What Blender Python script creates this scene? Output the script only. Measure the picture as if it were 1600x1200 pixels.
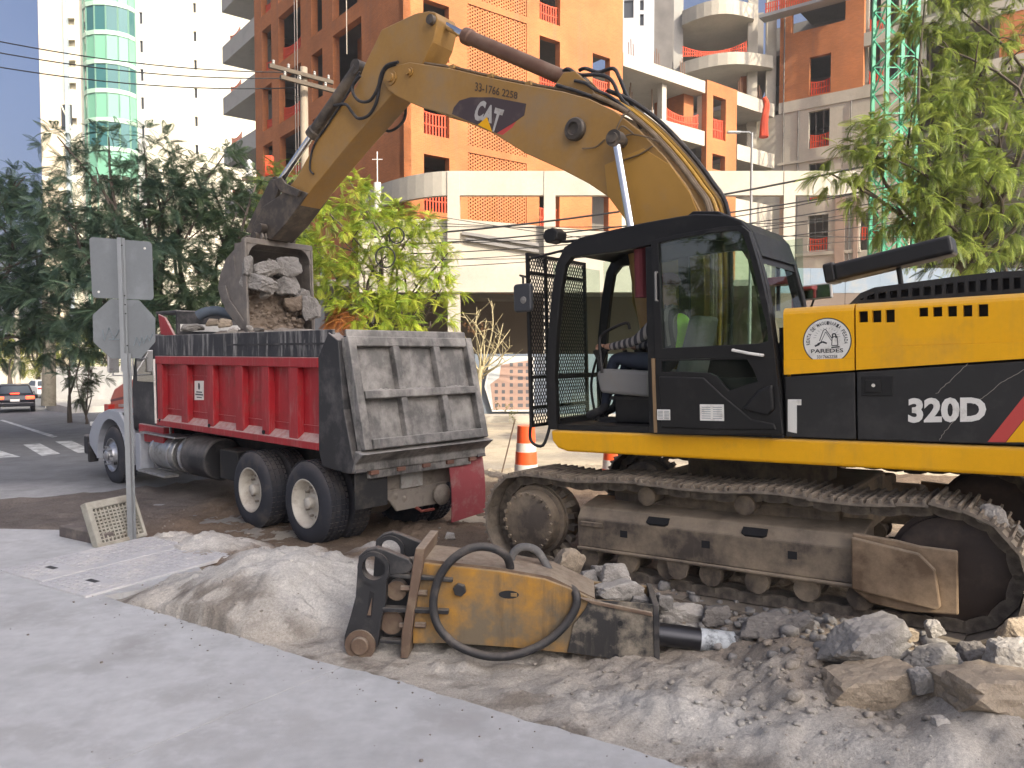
import bpy, bmesh, math, random
import numpy as np
from mathutils import Vector, Matrix, Euler, noise as mnoise

random.seed(7)
rng = np.random.default_rng(7)
scene = bpy.context.scene
for o in list(bpy.data.objects):
    bpy.data.objects.remove(o, do_unlink=True)
COL = scene.collection
R = math.radians

# ------------------------------------------------------------------ camera
CAM_H, FPX = 2.2, 1200.0
PITCH = math.atan(50 / 1200)
cam_data = bpy.data.cameras.new('camera')
cam_data.sensor_width = 36.0
cam_data.lens = 36.0 * FPX / 1600
cam_data.clip_end = 2000
cam_data.clip_start = 0.05
cam = bpy.data.objects.new('camera', cam_data)
COL.objects.link(cam)
cam.location = (0, 0, CAM_H)
cam.rotation_euler = (math.pi / 2 - PITCH, 0, 0)
scene.camera = cam

# ------------------------------------------------------------------ light
SUN_D = Vector((0.65, -0.76, 0)).normalized()       # horizontal direction towards the sun
SUN_EL = R(33)
SUN_V = Vector((SUN_D.x * math.cos(SUN_EL), SUN_D.y * math.cos(SUN_EL), math.sin(SUN_EL)))
world = bpy.data.worlds.new('World')
scene.world = world
world.use_nodes = True
wn = world.node_tree
wn.nodes.clear()
sky = wn.nodes.new('ShaderNodeTexSky')
sky.sky_type = 'NISHITA'
sky.sun_disc = False
sky.sun_elevation = SUN_EL
sky.sun_rotation = math.atan2(SUN_D.x, SUN_D.y)
sky.air_density = 0.5
sky.dust_density = 10.0
sky.altitude = 0
sky.ozone_density = 3.2
bg = wn.nodes.new('ShaderNodeBackground')
bg.inputs['Strength'].default_value = 0.15
wo = wn.nodes.new('ShaderNodeOutputWorld')
wn.links.new(sky.outputs[0], bg.inputs[0])
wn.links.new(bg.outputs[0], wo.inputs[0])
sun_data = bpy.data.lights.new('sun', 'SUN')
sun_data.energy = 3.7
sun_data.angle = R(0.5)
sun_data.color = (1.0, 0.88, 0.69)
sun = bpy.data.objects.new('sun', sun_data)
COL.objects.link(sun)
sun.rotation_euler = SUN_V.to_track_quat('Z', 'Y').to_euler()
sun.location = (20, -20, 30)
vs = scene.view_settings
scene.display_settings.display_device = 'sRGB'
vs.view_transform = 'Standard'
vs.look = 'None'
vs.exposure = 0.93
vs.gamma = 1.0
vs.use_curve_mapping = False
scene.render.engine = 'CYCLES'
cy = scene.cycles
cy.max_bounces = 7
cy.diffuse_bounces = 3
cy.glossy_bounces = 3
cy.transmission_bounces = 6
cy.transparent_max_bounces = 12
cy.caustics_reflective = False
cy.caustics_refractive = False
cy.sample_clamp_indirect = 6
cy.use_denoising = True
try:
    cy.denoiser = 'OPENIMAGEDENOISE'
except Exception:
    pass

# ------------------------------------------------------------------ pixel -> place
_C = np.array([0, 0, CAM_H])
_FW = np.array([0, math.cos(PITCH), -math.sin(PITCH)])
_UP = np.array([0, math.sin(PITCH), math.cos(PITCH)])
_RT = np.array([1.0, 0, 0])


def ray(x, y):
    return _RT * (x - 800) / FPX + _UP * (600 - y) / FPX + _FW


def at(x, y, depth):
    """the point seen at pixel (x, y) at this depth along the view"""
    return Vector(_C + ray(x, y) * depth)


def on_z(x, y, z=0.0):
    r = ray(x, y)
    return Vector(_C + r * ((z - CAM_H) / r[2]))


class Frame:
    """local frame of a thing: columns X, Y, Z and origin; tr() finds where a sight line meets the plane Y = c"""
    def __init__(s, o, X, Y, Z):
        s.o, s.X, s.Y, s.Z = (np.array(q, float) for q in (o, X, Y, Z))

    def tr(s, x, y, c=0.0):
        r = ray(x, y)
        t = ((s.o + c * s.Y - _C) @ s.Y) / (r @ s.Y)
        q = _C + t * r - s.o
        return (float(q @ s.X), float(q @ s.Z))

    def trX(s, x, y, c=0.0):
        r = ray(x, y)
        t = ((s.o + c * s.X - _C) @ s.X) / (r @ s.X)
        q = _C + t * r - s.o
        return (float(q @ s.Y), float(q @ s.Z))

    def W(s, a, b, c):
        return Vector(s.o + a * s.X + b * s.Y + c * s.Z)

    def mat(s):
        m = Matrix.Identity(4)
        for i, ax in enumerate((s.X, s.Y, s.Z)):
            for j in range(3):
                m[j][i] = ax[j]
        for j in range(3):
            m[j][3] = s.o[j]
        return m


# ------------------------------------------------------------------ materials
MATS = {}


def lin(c):
    return tuple(c) + (1.0,) if len(c) == 3 else tuple(c)


def M(name, col, rough=0.6, metal=0.0, var=0.0, vscale=3.0, dirt=None, dirt_amt=0.4, dirt_scale=2.0, bump=0.0, bscale=40.0,
      dust=None, dust_amt=0.0, spec=None, emit=None, fine=0.0, streak=None, streak_amt=0.0):
    """procedural surface: base colour with noise variation, dirt patches, dust settled on upward faces, streaks, fine relief"""
    if name in MATS:
        return MATS[name]
    m = bpy.data.materials.new(name)
    m.use_nodes = True
    nt = m.node_tree
    L = nt.links.new
    b = nt.nodes['Principled BSDF']
    b.inputs['Roughness'].default_value = rough
    b.inputs['Metallic'].default_value = metal
    if spec is not None:
        b.inputs['Specular IOR Level'].default_value = spec
    tc = nt.nodes.new('ShaderNodeTexCoord')
    co = tc.outputs['Object']
    cur = None
    rgb = nt.nodes.new('ShaderNodeRGB')
    rgb.outputs[0].default_value = lin(col)
    cur = rgb.outputs[0]

    def noise(scale, detail=5, rough_=0.6, vec=co):
        n = nt.nodes.new('ShaderNodeTexNoise')
        n.inputs['Scale'].default_value = scale
        n.inputs['Detail'].default_value = detail
        n.inputs['Roughness'].default_value = rough_
        L(vec, n.inputs['Vector'])
        return n.outputs['Fac']

    def ramp(f, lo, hi, a=0.0, b_=1.0):
        mr = nt.nodes.new('ShaderNodeMapRange')
        mr.inputs[1].default_value = lo
        mr.inputs[2].default_value = hi
        mr.inputs[3].default_value = a
        mr.inputs[4].default_value = b_
        mr.clamp = True
        L(f, mr.inputs[0])
        return mr.outputs[0]

    def mix(f, c1, c2):
        mx = nt.nodes.new('ShaderNodeMix')
        mx.data_type = 'RGBA'
        if isinstance(f, float):
            mx.inputs[0].default_value = f
        else:
            L(f, mx.inputs[0])
        if isinstance(c1, tuple):
            mx.inputs[6].default_value = lin(c1)
        else:
            L(c1, mx.inputs[6])
        if isinstance(c2, tuple):
            mx.inputs[7].default_value = lin(c2)
        else:
            L(c2, mx.inputs[7])
        return mx.outputs[2]

    def mul(c, f):
        vm = nt.nodes.new('ShaderNodeVectorMath')
        vm.operation = 'SCALE'
        L(c, vm.inputs[0])
        L(f, vm.inputs['Scale'])
        return vm.outputs[0]

    if var:
        cur = mul(cur, ramp(noise(vscale), 0.25, 0.75, 1 - var, 1 + var))
    if fine:
        cur = mul(cur, ramp(noise(vscale * 14, 3), 0.25, 0.75, 1 - fine, 1 + fine))
    if dirt is not None:
        f = ramp(noise(dirt_scale, 7, 0.68), 0.62 - 0.3 * dirt_amt, 0.78 - 0.2 * dirt_amt, 0, min(1.0, 0.45 + dirt_amt))
        cur = mix(f, cur, dirt)
        rr = ramp(f, 0, 1, rough, min(1, rough + 0.3))
        L(rr, b.inputs['Roughness'])
    if streak is not None:
        mp = nt.nodes.new('ShaderNodeMapping')
        mp.inputs['Scale'].default_value = (1, 1, 0.12)
        L(co, mp.inputs[0])
        f = ramp(noise(dirt_scale * 4, 6, 0.7, mp.outputs[0]), 0.52, 0.75, 0, streak_amt)
        cur = mix(f, cur, streak)
    if dust is not None:
        ge = nt.nodes.new('ShaderNodeNewGeometry')
        sp = nt.nodes.new('ShaderNodeSeparateXYZ')
        L(ge.outputs['Normal'], sp.inputs[0])
        up = ramp(sp.outputs[2], 0.1, 0.9, 0.0, 1.0)
        nf = ramp(noise(dirt_scale * 2.5, 6, 0.7), 0.3, 0.6, 0.35, 1.0)
        mm = nt.nodes.new('ShaderNodeMath')
        mm.operation = 'MULTIPLY'
        L(up, mm.inputs[0])
        L(nf, mm.inputs[1])
        m2 = nt.nodes.new('ShaderNodeMath')
        m2.operation = 'MULTIPLY'
        L(mm.outputs[0], m2.inputs[0])
        m2.inputs[1].default_value = dust_amt
        cur = mix(m2.outputs[0], cur, dust)
    L(cur, b.inputs['Base Color'])
    if bump:
        bp = nt.nodes.new('ShaderNodeBump')
        bp.inputs['Strength'].default_value = bump
        bp.inputs['Distance'].default_value = 0.02
        L(noise(bscale, 6, 0.65), bp.inputs['Height'])
        L(bp.outputs[0], b.inputs['Normal'])
    if emit:
        b.inputs['Emission Color'].default_value = lin(emit[0])
        b.inputs['Emission Strength'].default_value = emit[1]
    MATS[name] = m
    return m


def glass_mat(name, tint=(0.9, 0.95, 0.93), alpha=0.25, rough=0.03, ior=1.5):
    """thin pane: mostly see-through, with a mirror-like sheen"""
    if name in MATS:
        return MATS[name]
    m = bpy.data.materials.new(name)
    m.use_nodes = True
    nt = m.node_tree
    nt.nodes.clear()
    L = nt.links.new
    out = nt.nodes.new('ShaderNodeOutputMaterial')
    mx = nt.nodes.new('ShaderNodeMixShader')
    tr = nt.nodes.new('ShaderNodeBsdfTransparent')
    tr.inputs[0].default_value = lin(tint)
    gl = nt.nodes.new('ShaderNodeBsdfGlossy')
    gl.inputs['Roughness'].default_value = rough
    fr = nt.nodes.new('ShaderNodeFresnel')
    ge_ = nt.nodes.new('ShaderNodeNewGeometry')
    io_ = nt.nodes.new('ShaderNodeMapRange')          # the node inverts the index on back faces: give it the inverse there
    io_.inputs[3].default_value = ior
    io_.inputs[4].default_value = 1 / ior
    L(ge_.outputs['Backfacing'], io_.inputs[0])
    L(io_.outputs[0], fr.inputs['IOR'])
    ad = nt.nodes.new('ShaderNodeMath')
    ad.operation = 'ADD'
    ad.use_clamp = True
    ad.inputs[1].default_value = alpha
    L(fr.outputs[0], ad.inputs[0])
    L(ad.outputs[0], mx.inputs[0])
    L(tr.outputs[0], mx.inputs[1])
    L(gl.outputs[0], mx.inputs[2])
    L(mx.outputs[0], out.inputs[0])
    MATS[name] = m
    return m


# ------------------------------------------------------------------ mesh builder
class MB:
    def __init__(s):
        s.v, s.f = [], []

    def add(s, vs_, fs_):
        n = len(s.v)
        s.v += [tuple(map(float, q)) for q in vs_]
        s.f += [tuple(n + i for i in f) for f in fs_]
        return s

    def box(s, x0, x1, y0, y1, z0, z1):
        x0, x1 = min(x0, x1), max(x0, x1)
        y0, y1 = min(y0, y1), max(y0, y1)
        z0, z1 = min(z0, z1), max(z0, z1)
        return s.add([(x0, y0, z0), (x1, y0, z0), (x1, y1, z0), (x0, y1, z0), (x0, y0, z1), (x1, y0, z1), (x1, y1, z1), (x0, y1, z1)],
                     [(3, 2, 1, 0), (4, 5, 6, 7), (0, 1, 5, 4), (1, 2, 6, 5), (2, 3, 7, 6), (3, 0, 4, 7)])

    def boxm(s, m, sx, sy, sz):
        """box of full size sx, sy, sz centred on matrix m"""
        b = MB().box(-sx / 2, sx / 2, -sy / 2, sy / 2, -sz / 2, sz / 2)
        return s.add([m @ Vector(q) for q in b.v], b.f)

    def prism(s, poly, y0, y1, axis='Y'):
        """outline of (a, b) pairs pushed along an axis; axis Y: (x, z), Z: (x, y), X: (y, z)"""
        a2 = sum(poly[i][0] * poly[(i + 1) % len(poly)][1] - poly[(i + 1) % len(poly)][0] * poly[i][1] for i in range(len(poly)))
        if a2 < 0:
            poly = poly[::-1]
        if y0 > y1:
            y0, y1 = y1, y0

        def P(q, d):
            return {'Y': (q[0], d, q[1]), 'Z': (q[0], q[1], d), 'X': (d, q[0], q[1])}[axis]
        n = len(poly)
        lo, hi = [P(q, y0) for q in poly], [P(q, y1) for q in poly]
        fl, fh = tuple(range(n)), tuple(range(2 * n - 1, n - 1, -1))
        side = [(i, i + n, (i + 1) % n + n, (i + 1) % n) for i in range(n)]
        if axis != 'Y':
            fl, fh = fl[::-1], fh[::-1]
            side = [q[::-1] for q in side]
        return s.add(lo + hi, [fl, fh] + side)

    def cyl(s, p0, p1, r0, r1=None, n=16, caps=True):
        r1 = r0 if r1 is None else r1
        p0, p1 = Vector(p0), Vector(p1)
        d = (p1 - p0).normalized()
        a = d.orthogonal().normalized()
        b = d.cross(a)
        vs_ = []
        for p, r in ((p0, r0), (p1, r1)):
            for i in range(n):
                t = 2 * math.pi * i / n
                vs_.append(p + a * (r * math.cos(t)) + b * (r * math.sin(t)))
        fs_ = [(i, (i + 1) % n, (i + 1) % n + n, i + n) for i in range(n)]
        if caps:
            fs_ += [tuple(range(n - 1, -1, -1)), tuple(range(n, 2 * n))]
        return s.add(vs_, fs_)

    def lathe(s, p0, axis, prof, n=32, close=False, cap0=True):
        """profile of (distance along axis, radius) pairs turned about the axis through p0"""
        p0, d = Vector(p0), Vector(axis).normalized()
        a = d.orthogonal().normalized()
        b = d.cross(a)
        vs_, fs_ = [], []
        for (h, r) in prof:
            for i in range(n):
                t = 2 * math.pi * i / n
                vs_.append(p0 + d * h + a * (r * math.cos(t)) + b * (r * math.sin(t)))
        k = len(prof)
        for j in range(k - 1 + (1 if close else 0)):
            j2 = (j + 1) % k
            for i in range(n):
                fs_.append((j * n + i, j * n + (i + 1) % n, j2 * n + (i + 1) % n, j2 * n + i))
        if not close:
            if cap0 and prof[0][1] > 1e-4:
                fs_.append(tuple(range(n - 1, -1, -1)))
            if prof[-1][1] > 1e-4:
                fs_.append(tuple((k - 1) * n + i for i in range(n)))
        return s.add(vs_, fs_)

    def tube(s, pts, r, n=8, smooth=0, caps=True):
        pts = [Vector(p) for p in pts]
        if smooth:
            pts = spline(pts, smooth)
        rr = r if isinstance(r, (list, tuple)) else [r] * len(pts)
        if len(rr) != len(pts):
            rr = [rr[0] + (rr[-1] - rr[0]) * i / (len(pts) - 1) for i in range(len(pts))]
        up = None
        vs_, fs_ = [], []
        for i, p in enumerate(pts):
            d = (pts[min(i + 1, len(pts) - 1)] - pts[max(i - 1, 0)])
            if d.length < 1e-9:
                d = Vector((0, 0, 1))
            d.normalize()
            if up is None:
                up = d.orthogonal().normalized()
            up = (up - d * up.dot(d))
            if up.length < 1e-6:
                up = d.orthogonal()
            up.normalize()
            b = d.cross(up)
            for k in range(n):
                t = 2 * math.pi * k / n
                vs_.append(p + up * (rr[i] * math.cos(t)) + b * (rr[i] * math.sin(t)))
        for i in range(len(pts) - 1):
            for k in range(n):
                fs_.append((i * n + k, i * n + (k + 1) % n, (i + 1) * n + (k + 1) % n, (i + 1) * n + k))
        if caps:
            fs_ += [tuple(range(n - 1, -1, -1)), tuple((len(pts) - 1) * n + k for k in range(n))]
        return s.add(vs_, fs_)

    def frame2d(s, outer, inner, y0, y1):
        """ring between two outlines with the same number of (x, z) points, pushed along Y"""
        n = len(outer)
        if y0 > y1:
            y0, y1 = y1, y0
        vs_ = [(q[0], y0, q[1]) for q in outer] + [(q[0], y0, q[1]) for q in inner] + [(q[0], y1, q[1]) for q in outer] + [(q[0], y1, q[1]) for q in inner]
        fs_ = []
        for i in range(n):
            j = (i + 1) % n
            fs_ += [(i, j, n + j, n + i), (2 * n + i, 3 * n + i, 3 * n + j, 2 * n + j), (i, 2 * n + i, 2 * n + j, j), (n + i, n + j, 3 * n + j, 3 * n + i)]
        return s.add(vs_, fs_)

    def xf(s, m):
        s.v = [tuple(m @ Vector(q)) for q in s.v]
        return s

    def mesh(s, name):
        me = bpy.data.meshes.new(name)
        me.from_pydata(s.v, [], s.f)
        return me


def spline(pts, k):
    out = []
    n = len(pts)
    for i in range(n - 1):
        p0, p1, p2, p3 = pts[max(i - 1, 0)], pts[i], pts[i + 1], pts[min(i + 2, n - 1)]
        for j in range(k):
            t = j / k
            out.append(0.5 * ((2 * p1) + (p2 - p0) * t + (2 * p0 - 5 * p1 + 4 * p2 - p3) * t * t + (3 * p1 - p0 - 3 * p2 + p3) * t ** 3))
    out.append(pts[-1])
    return out


def link(name, me, mat, parent=None, smooth=False, bevel=0.0, seg=2, fix=True):
    if fix:
        bm = bmesh.new()
        bm.from_mesh(me)
        bmesh.ops.recalc_face_normals(bm, faces=bm.faces)
        if smooth:
            for f in bm.faces:
                f.smooth = True
            for e in bm.edges:
                if len(e.link_faces) == 2 and e.calc_face_angle(0) > 0.6:
                    e.smooth = False
        bm.to_mesh(me)
        bm.free()
    o = bpy.data.objects.new(name, me)
    COL.objects.link(o)
    if mat is not None:
        for mm in (mat if isinstance(mat, (list, tuple)) else [mat]):
            me.materials.append(mm)
    if parent is not None:
        o.parent = parent
    if bevel:
        b = o.modifiers.new('bevel', 'BEVEL')
        b.width = bevel
        b.segments = seg
        b.limit_method = 'ANGLE'
        b.angle_limit = R(35)
        b.harden_normals = False
    return o


def part(name, mb, mat, parent=None, **k):
    return link(name, mb.mesh(name), mat, parent, **k)


def tag(o, label, cat, group=None, kind=None):
    o['label'] = label
    o['category'] = cat
    if group:
        o['group'] = group
    if kind:
        o['kind'] = kind
    return o


def thing(name, label, cat, loc=(0, 0, 0), rz=0.0, group=None, mat=None):
    o = bpy.data.objects.new(name, None)
    o.empty_display_size = 0.2
    COL.objects.link(o)
    if mat is not None:
        o.matrix_world = mat
    else:
        o.location = loc
        o.rotation_euler = (0, 0, rz)
    return tag(o, label, cat, group)


def struct(o):
    o['kind'] = 'structure'
    return o


def stuff(o):
    o['kind'] = 'stuff'
    return o


def np_mesh(name, V, Fq, mat, parent=None, smooth=False, attr=None):
    """mesh from numpy arrays, faces all with the same number of corners"""
    me = bpy.data.meshes.new(name)
    V = np.asarray(V, np.float32)
    Fq = np.asarray(Fq, np.int32)
    k = Fq.shape[1]
    me.vertices.add(len(V))
    me.vertices.foreach_set('co', V.ravel())
    me.loops.add(Fq.size)
    me.loops.foreach_set('vertex_index', Fq.ravel())
    me.polygons.add(len(Fq))
    me.polygons.foreach_set('loop_start', np.arange(0, Fq.size, k, dtype=np.int32))
    me.polygons.foreach_set('loop_total', np.full(len(Fq), k, np.int32))
    if smooth:
        me.polygons.foreach_set('use_smooth', np.ones(len(Fq), bool))
    me.update(calc_edges=True)
    if attr is not None:
        for an, arr in attr.items():
            a = me.color_attributes.new(an, 'FLOAT_COLOR', 'POINT')
            a.data.foreach_set('color', np.asarray(arr, np.float32).ravel())
    o = bpy.data.objects.new(name, me)
    COL.objects.link(o)
    if mat is not None:
        me.materials.append(mat)
    if parent is not None:
        o.parent = parent
    return o


def text(body, size, mat, parent, m, name='lettering', depth=0.003, bold=0.0, sx=1.0, align='CENTER', shear=0.0, space=1.0):
    cu = bpy.data.curves.new(name, 'FONT')
    cu.body = body
    cu.size = size
    cu.align_x = align
    cu.align_y = 'CENTER'
    cu.extrude = depth
    cu.offset = bold
    cu.shear = shear
    cu.space_character = space
    cu.resolution_u = 3
    tmp = bpy.data.objects.new('tmp', cu)
    COL.objects.link(tmp)
    dg = bpy.context.evaluated_depsgraph_get()
    me = bpy.data.meshes.new_from_object(tmp.evaluated_get(dg))
    bpy.data.objects.remove(tmp)
    me.transform(m @ Matrix.Diagonal((sx, 1, 1, 1)))
    me.name = name
    o = bpy.data.objects.new(name, me)
    COL.objects.link(o)
    me.materials.clear()
    me.materials.append(mat)
    o.parent = parent
    return o


def basis(o, x, y, z):
    m = Matrix.Identity(4)
    for i, ax in enumerate((x, y, z)):
        for j in range(3):
            m[j][i] = ax[j]
    for j in range(3):
        m[j][3] = o[j]
    return m


def ring_poly(poly, d):
    """outline moved inward by d (works for convex-ish outlines)"""
    n = len(poly)
    a2 = sum(poly[i][0] * poly[(i + 1) % n][1] - poly[(i + 1) % n][0] * poly[i][1] for i in range(n))
    sg = 1 if a2 > 0 else -1
    out = []
    for i in range(n):
        p, q, r = Vector(poly[i - 1]), Vector(poly[i]), Vector(poly[(i + 1) % n])
        e1, e2 = (q - p).normalized(), (r - q).normalized()
        n1, n2 = Vector((-e1.y, e1.x)) * sg, Vector((-e2.y, e2.x)) * sg
        b = (n1 + n2)
        b = b.normalized() if b.length > 1e-6 else n1
        out.append(tuple(q + b * (d / max(0.35, b.dot(n1)))))
    return out


def rock_mesh(seed, sx, sy, sz, sub=3, planes=11, rough=0.05):
    r = np.random.default_rng(seed)
    bm = bmesh.new()
    bmesh.ops.create_icosphere(bm, subdivisions=sub, radius=1)
    N = r.normal(size=(planes, 3))
    N[:6] = [[1, 0.1, 0], [-1, 0, 0.15], [0, 1, 0.1], [0.1, -1, 0], [0, 0.1, 1], [0.1, 0, -1]]
    N += r.normal(scale=0.16, size=N.shape)
    N /= np.linalg.norm(N, axis=1)[:, None]
    D = r.uniform(0.72, 1.0, planes)
    D[:6] = r.uniform(0.8, 0.95, 6)
    ph = r.uniform(0, 6.28, (4, 3))
    fr = r.uniform(4, 13, (4, 3))
    for v in bm.verts:
        d = np.array(v.co)
        k = N @ d
        rad = np.min(np.where(k > 0.05, D / np.maximum(k, 0.05), 9))
        rad = min(rad, 1.45)
        rad *= 1 + rough * 1.5 * mnoise.fractal(Vector(d * 2.6 + ph[0]), .55, 2.1, 5) + r.normal(scale=rough * 0.14)
        v.co = Vector(d * rad)
    me = bpy.data.meshes.new('rock')
    bm.to_mesh(me)
    bm.free()
    c = np.empty(len(me.vertices) * 3, np.float32)
    me.vertices.foreach_get('co', c)
    c = c.reshape(-1, 3)
    lo, hi = c.min(0), c.max(0)
    c = (c - (lo + hi) / 2) / (hi - lo) * np.array([sx, sy, sz])
    me.vertices.foreach_set('co', c.ravel().astype(np.float32))
    me.update()
    return me
# ================================================================== THE GROUND
def _hash(ix, iy, s):
    h = (ix * 374761393 + iy * 668265263 + s * 1442695041) & 0xFFFFFFFF
    h = ((h ^ (h >> 13)) * 1274126177) & 0xFFFFFFFF
    return ((h ^ (h >> 16)) & 0xFFFF) / 65535.0


def vnoise(x, y, s=0):
    x, y = np.asarray(x, float), np.asarray(y, float)
    ix, iy = np.floor(x).astype(np.int64), np.floor(y).astype(np.int64)
    fx, fy = x - ix, y - iy
    fx, fy = fx * fx * (3 - 2 * fx), fy * fy * (3 - 2 * fy)
    a, b = _hash(ix, iy, s), _hash(ix + 1, iy, s)
    c, d = _hash(ix, iy + 1, s), _hash(ix + 1, iy + 1, s)
    return (a + (b - a) * fx) * (1 - fy) + (c + (d - c) * fx) * fy - 0.5


def fbm(x, y, sc, octv=4, s=0, g=0.5):
    t, a = 0, 1.0
    for i in range(octv):
        t = t + a * vnoise(x * sc, y * sc, s + i * 17)
        a *= g
        sc *= 2.03
    return t


# poses of the two big machines (needed by the ground they stand on)
_th, _pt = R(37), R(1.8)
_u = np.array([-math.cos(_th) * math.cos(_pt), math.sin(_th) * math.cos(_pt), -math.sin(_pt)])
_w = np.array([-math.sin(_th), -math.cos(_th), 0])
_v = np.cross(_u, _w)
_o = _C + ray(1180, 722) * 6.05 - 1.04 * _v - 1.38 * _w
EX = Frame(_o + 0.44 * _u - 0.12 * _v, _u, _w, _v)
_t2 = np.array([-1280, 1200, 0]) / math.hypot(1280, 1200)
_n2 = np.array([-_t2[1], _t2[0], 0])
if _n2[1] > 0:
    _n2 = -_n2
_hub = _C + ray(475, 787) * 9.6
TR = Frame(_hub - np.array([0, 0, .52]), _t2, _n2, np.array([0, 0, 1.0]))

EDGE_PX = [(161, 931), (262, 961), (375, 995), (487, 1031), (600, 1057), (673, 1080), (800, 1118), (1000, 1175), (1075, 1200), (1300, 1275)]
EDGE = [on_z(*q) for q in EDGE_PX]
LEFT = [on_z(q[0], q[1]) for q in [(0, 826), (95, 828), (165, 850), (245, 838), (315, 890), (215, 922)]]
WALK = [(-16, 11.4)] + [(p.x, p.y) for p in LEFT] + [(p.x, p.y) for p in EDGE] + [(4, 2.6), (14, 0.6), (14, -9), (-16, -9)]


def z_road(x, y):
    s = -0.729 * np.asarray(x) + 0.684 * np.asarray(y)
    z = -0.21 - 0.023 * np.clip(s - 15, 0, 90)
    return z + 0.012 * (fbm(x, y, 0.25, 3, 5))


CPS = []


def cp(x, y, z, w=1.0):
    CPS.append((x, y, z, w))


for p in EDGE:
    cp(p.x, p.y, -0.05)
for p in LEFT:
    cp(p.x, p.y, -0.06)
for q in [(-9, 10.6), (-7.5, 10.6), (-6.5, 10.8), (-5.6, 10.6), (-4.6, 9.9)]:
    cp(q[0], q[1], -0.15)
for q in [(-2.6, 9.5), (-3.6, 10.5), (-1.0, 11.3), (-.4, 10.9), (-5, 12), (-6.5, 13.4), (-2.0, 10.4), (-3, 11.5), (-1.6, 9.3)]:
    cp(q[0], q[1], -0.2)
cp(-0.2, 8.3, 0.03)
cp(-0.6, 9.2, -0.08)
for a in np.linspace(-1.9, 1.9, 6):
    for b_ in (-1.3, 0, 1.2):
        p = EX.W(a, b_, 0)
        cp(p.x, p.y, p.z - 0.03 - (0.1 if a > 1.2 else 0))
for a, zz in ((-1.9, .16), (-1.2, .17), (-.5, .15), (.2, .13), (.9, .12), (1.6, .1), (2.2, .06)):
    p = EX.W(a, 1.85, 0)
    cp(p.x, p.y, zz)
for q in [(-1.2, 5.75, -.05), (-.4, 5.75, -.05), (.4, 5.7, -.04), (1.0, 5.6, -.03), (1.6, 5.35, .0), (1.3, 4.6, -.03), (2.2, 4.3, 0), (3.0, 4.2, .03),
          (3.4, 4.5, .12), (3.8, 4.9, .2), (5, 4, .25), (.2, 5.1, -.05), (-1.6, 6.3, -.05), (-1.2, 7.2, -.02), (-1.5, 8.2, -.08), (3, 12, -.2), (0, 14, -.2), (6, 9, 0), (7, 6, .2), (3, 9.6, -.1),
          (2.4, 3.4, -.05), (4, 3, 0)] + [tuple(at(*r_))  for r_ in [(1350, 1074, 4.6), (1290, 1062, 4.7), (1410, 1080, 4.5), (1270, 1042, 4.9), (1457, 1050, 4.65), (1443, 1082, 4.4), (1525, 1050, 4.7), (1577, 1046, 4.45), (1547, 1078, 4.25), (1500, 1100, 4.2), (1345, 1030, 4.85), (1197, 994, 5.6), (1100, 1000, 5.8), (1130, 1000, 5.7), (1225, 1010, 5.25), (1560, 1120, 4.1), (1060, 1040, 5.5), (1110, 1045, 5.45), (1150, 1040, 5.45)]]:
    cp(*q)
_cp = np.array(CPS)
PILES = [(*on_z(425, 940)[:2], 0.56, 1.1, 0.55), (*on_z(345, 925)[:2], 0.26, 0.95, 0.5), (*on_z(475, 925)[:2], 0.3, 0.8, 0.5), (*on_z(500, 950)[:2], 0.16, 0.8, 0.5),
         (*on_z(330, 850)[:2], 0.15, 0.8, 0.5), (*on_z(255, 842)[:2], 0.16, 0.5, 0.4), (*on_z(430, 872)[:2], 0.16, 0.7, 0.5), (*on_z(520, 885)[:2], 0.13, .6, .5),
         (*on_z(610, 850)[:2], 0.12, .6, .5)]


def smooth01(a):
    a = np.clip(a, 0, 1)
    return a * a * (3 - 2 * a)


def seg_dist(x, y, pts):
    d = np.full(np.shape(x), 1e9)
    for (ax, ay), (bx, by) in zip(pts[:-1], pts[1:]):
        vx, vy = bx - ax, by - ay
        t = np.clip(((x - ax) * vx + (y - ay) * vy) / (vx * vx + vy * vy + 1e-9), 0, 1)
        d = np.minimum(d, np.hypot(x - ax - t * vx, y - ay - t * vy))
    return d


def inside(x, y, poly):
    c = np.zeros(np.shape(x), bool)
    n = len(poly)
    for i in range(n):
        (x0, y0), (x1, y1) = poly[i], poly[(i + 1) % n]
        cond = ((y0 > y) != (y1 > y))
        xi = (x1 - x0) * (y - y0) / ((y1 - y0) if abs(y1 - y0) > 1e-9 else 1e-9) + x0
        c ^= cond & (x < xi)
    return c


ROADEDGE = [(-14, 11.2), (-8.2, 12.1), (-7.2, 12.7), (-6.2, 13.6), (-5.2, 15.2), (-2, 15.8), (1.5, 15.5), (6, 14), (11, 13)]


def h_base(x, y):
    x, y = np.asarray(x, float), np.asarray(y, float)
    num, den = 0, 0
    for (cx, cy_, cz, w) in _cp:
        k = 1 / ((x - cx) ** 2 + (y - cy_) ** 2 + 0.05) ** 1.7
        num, den = num + k * cz, den + k
    return num / den


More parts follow.
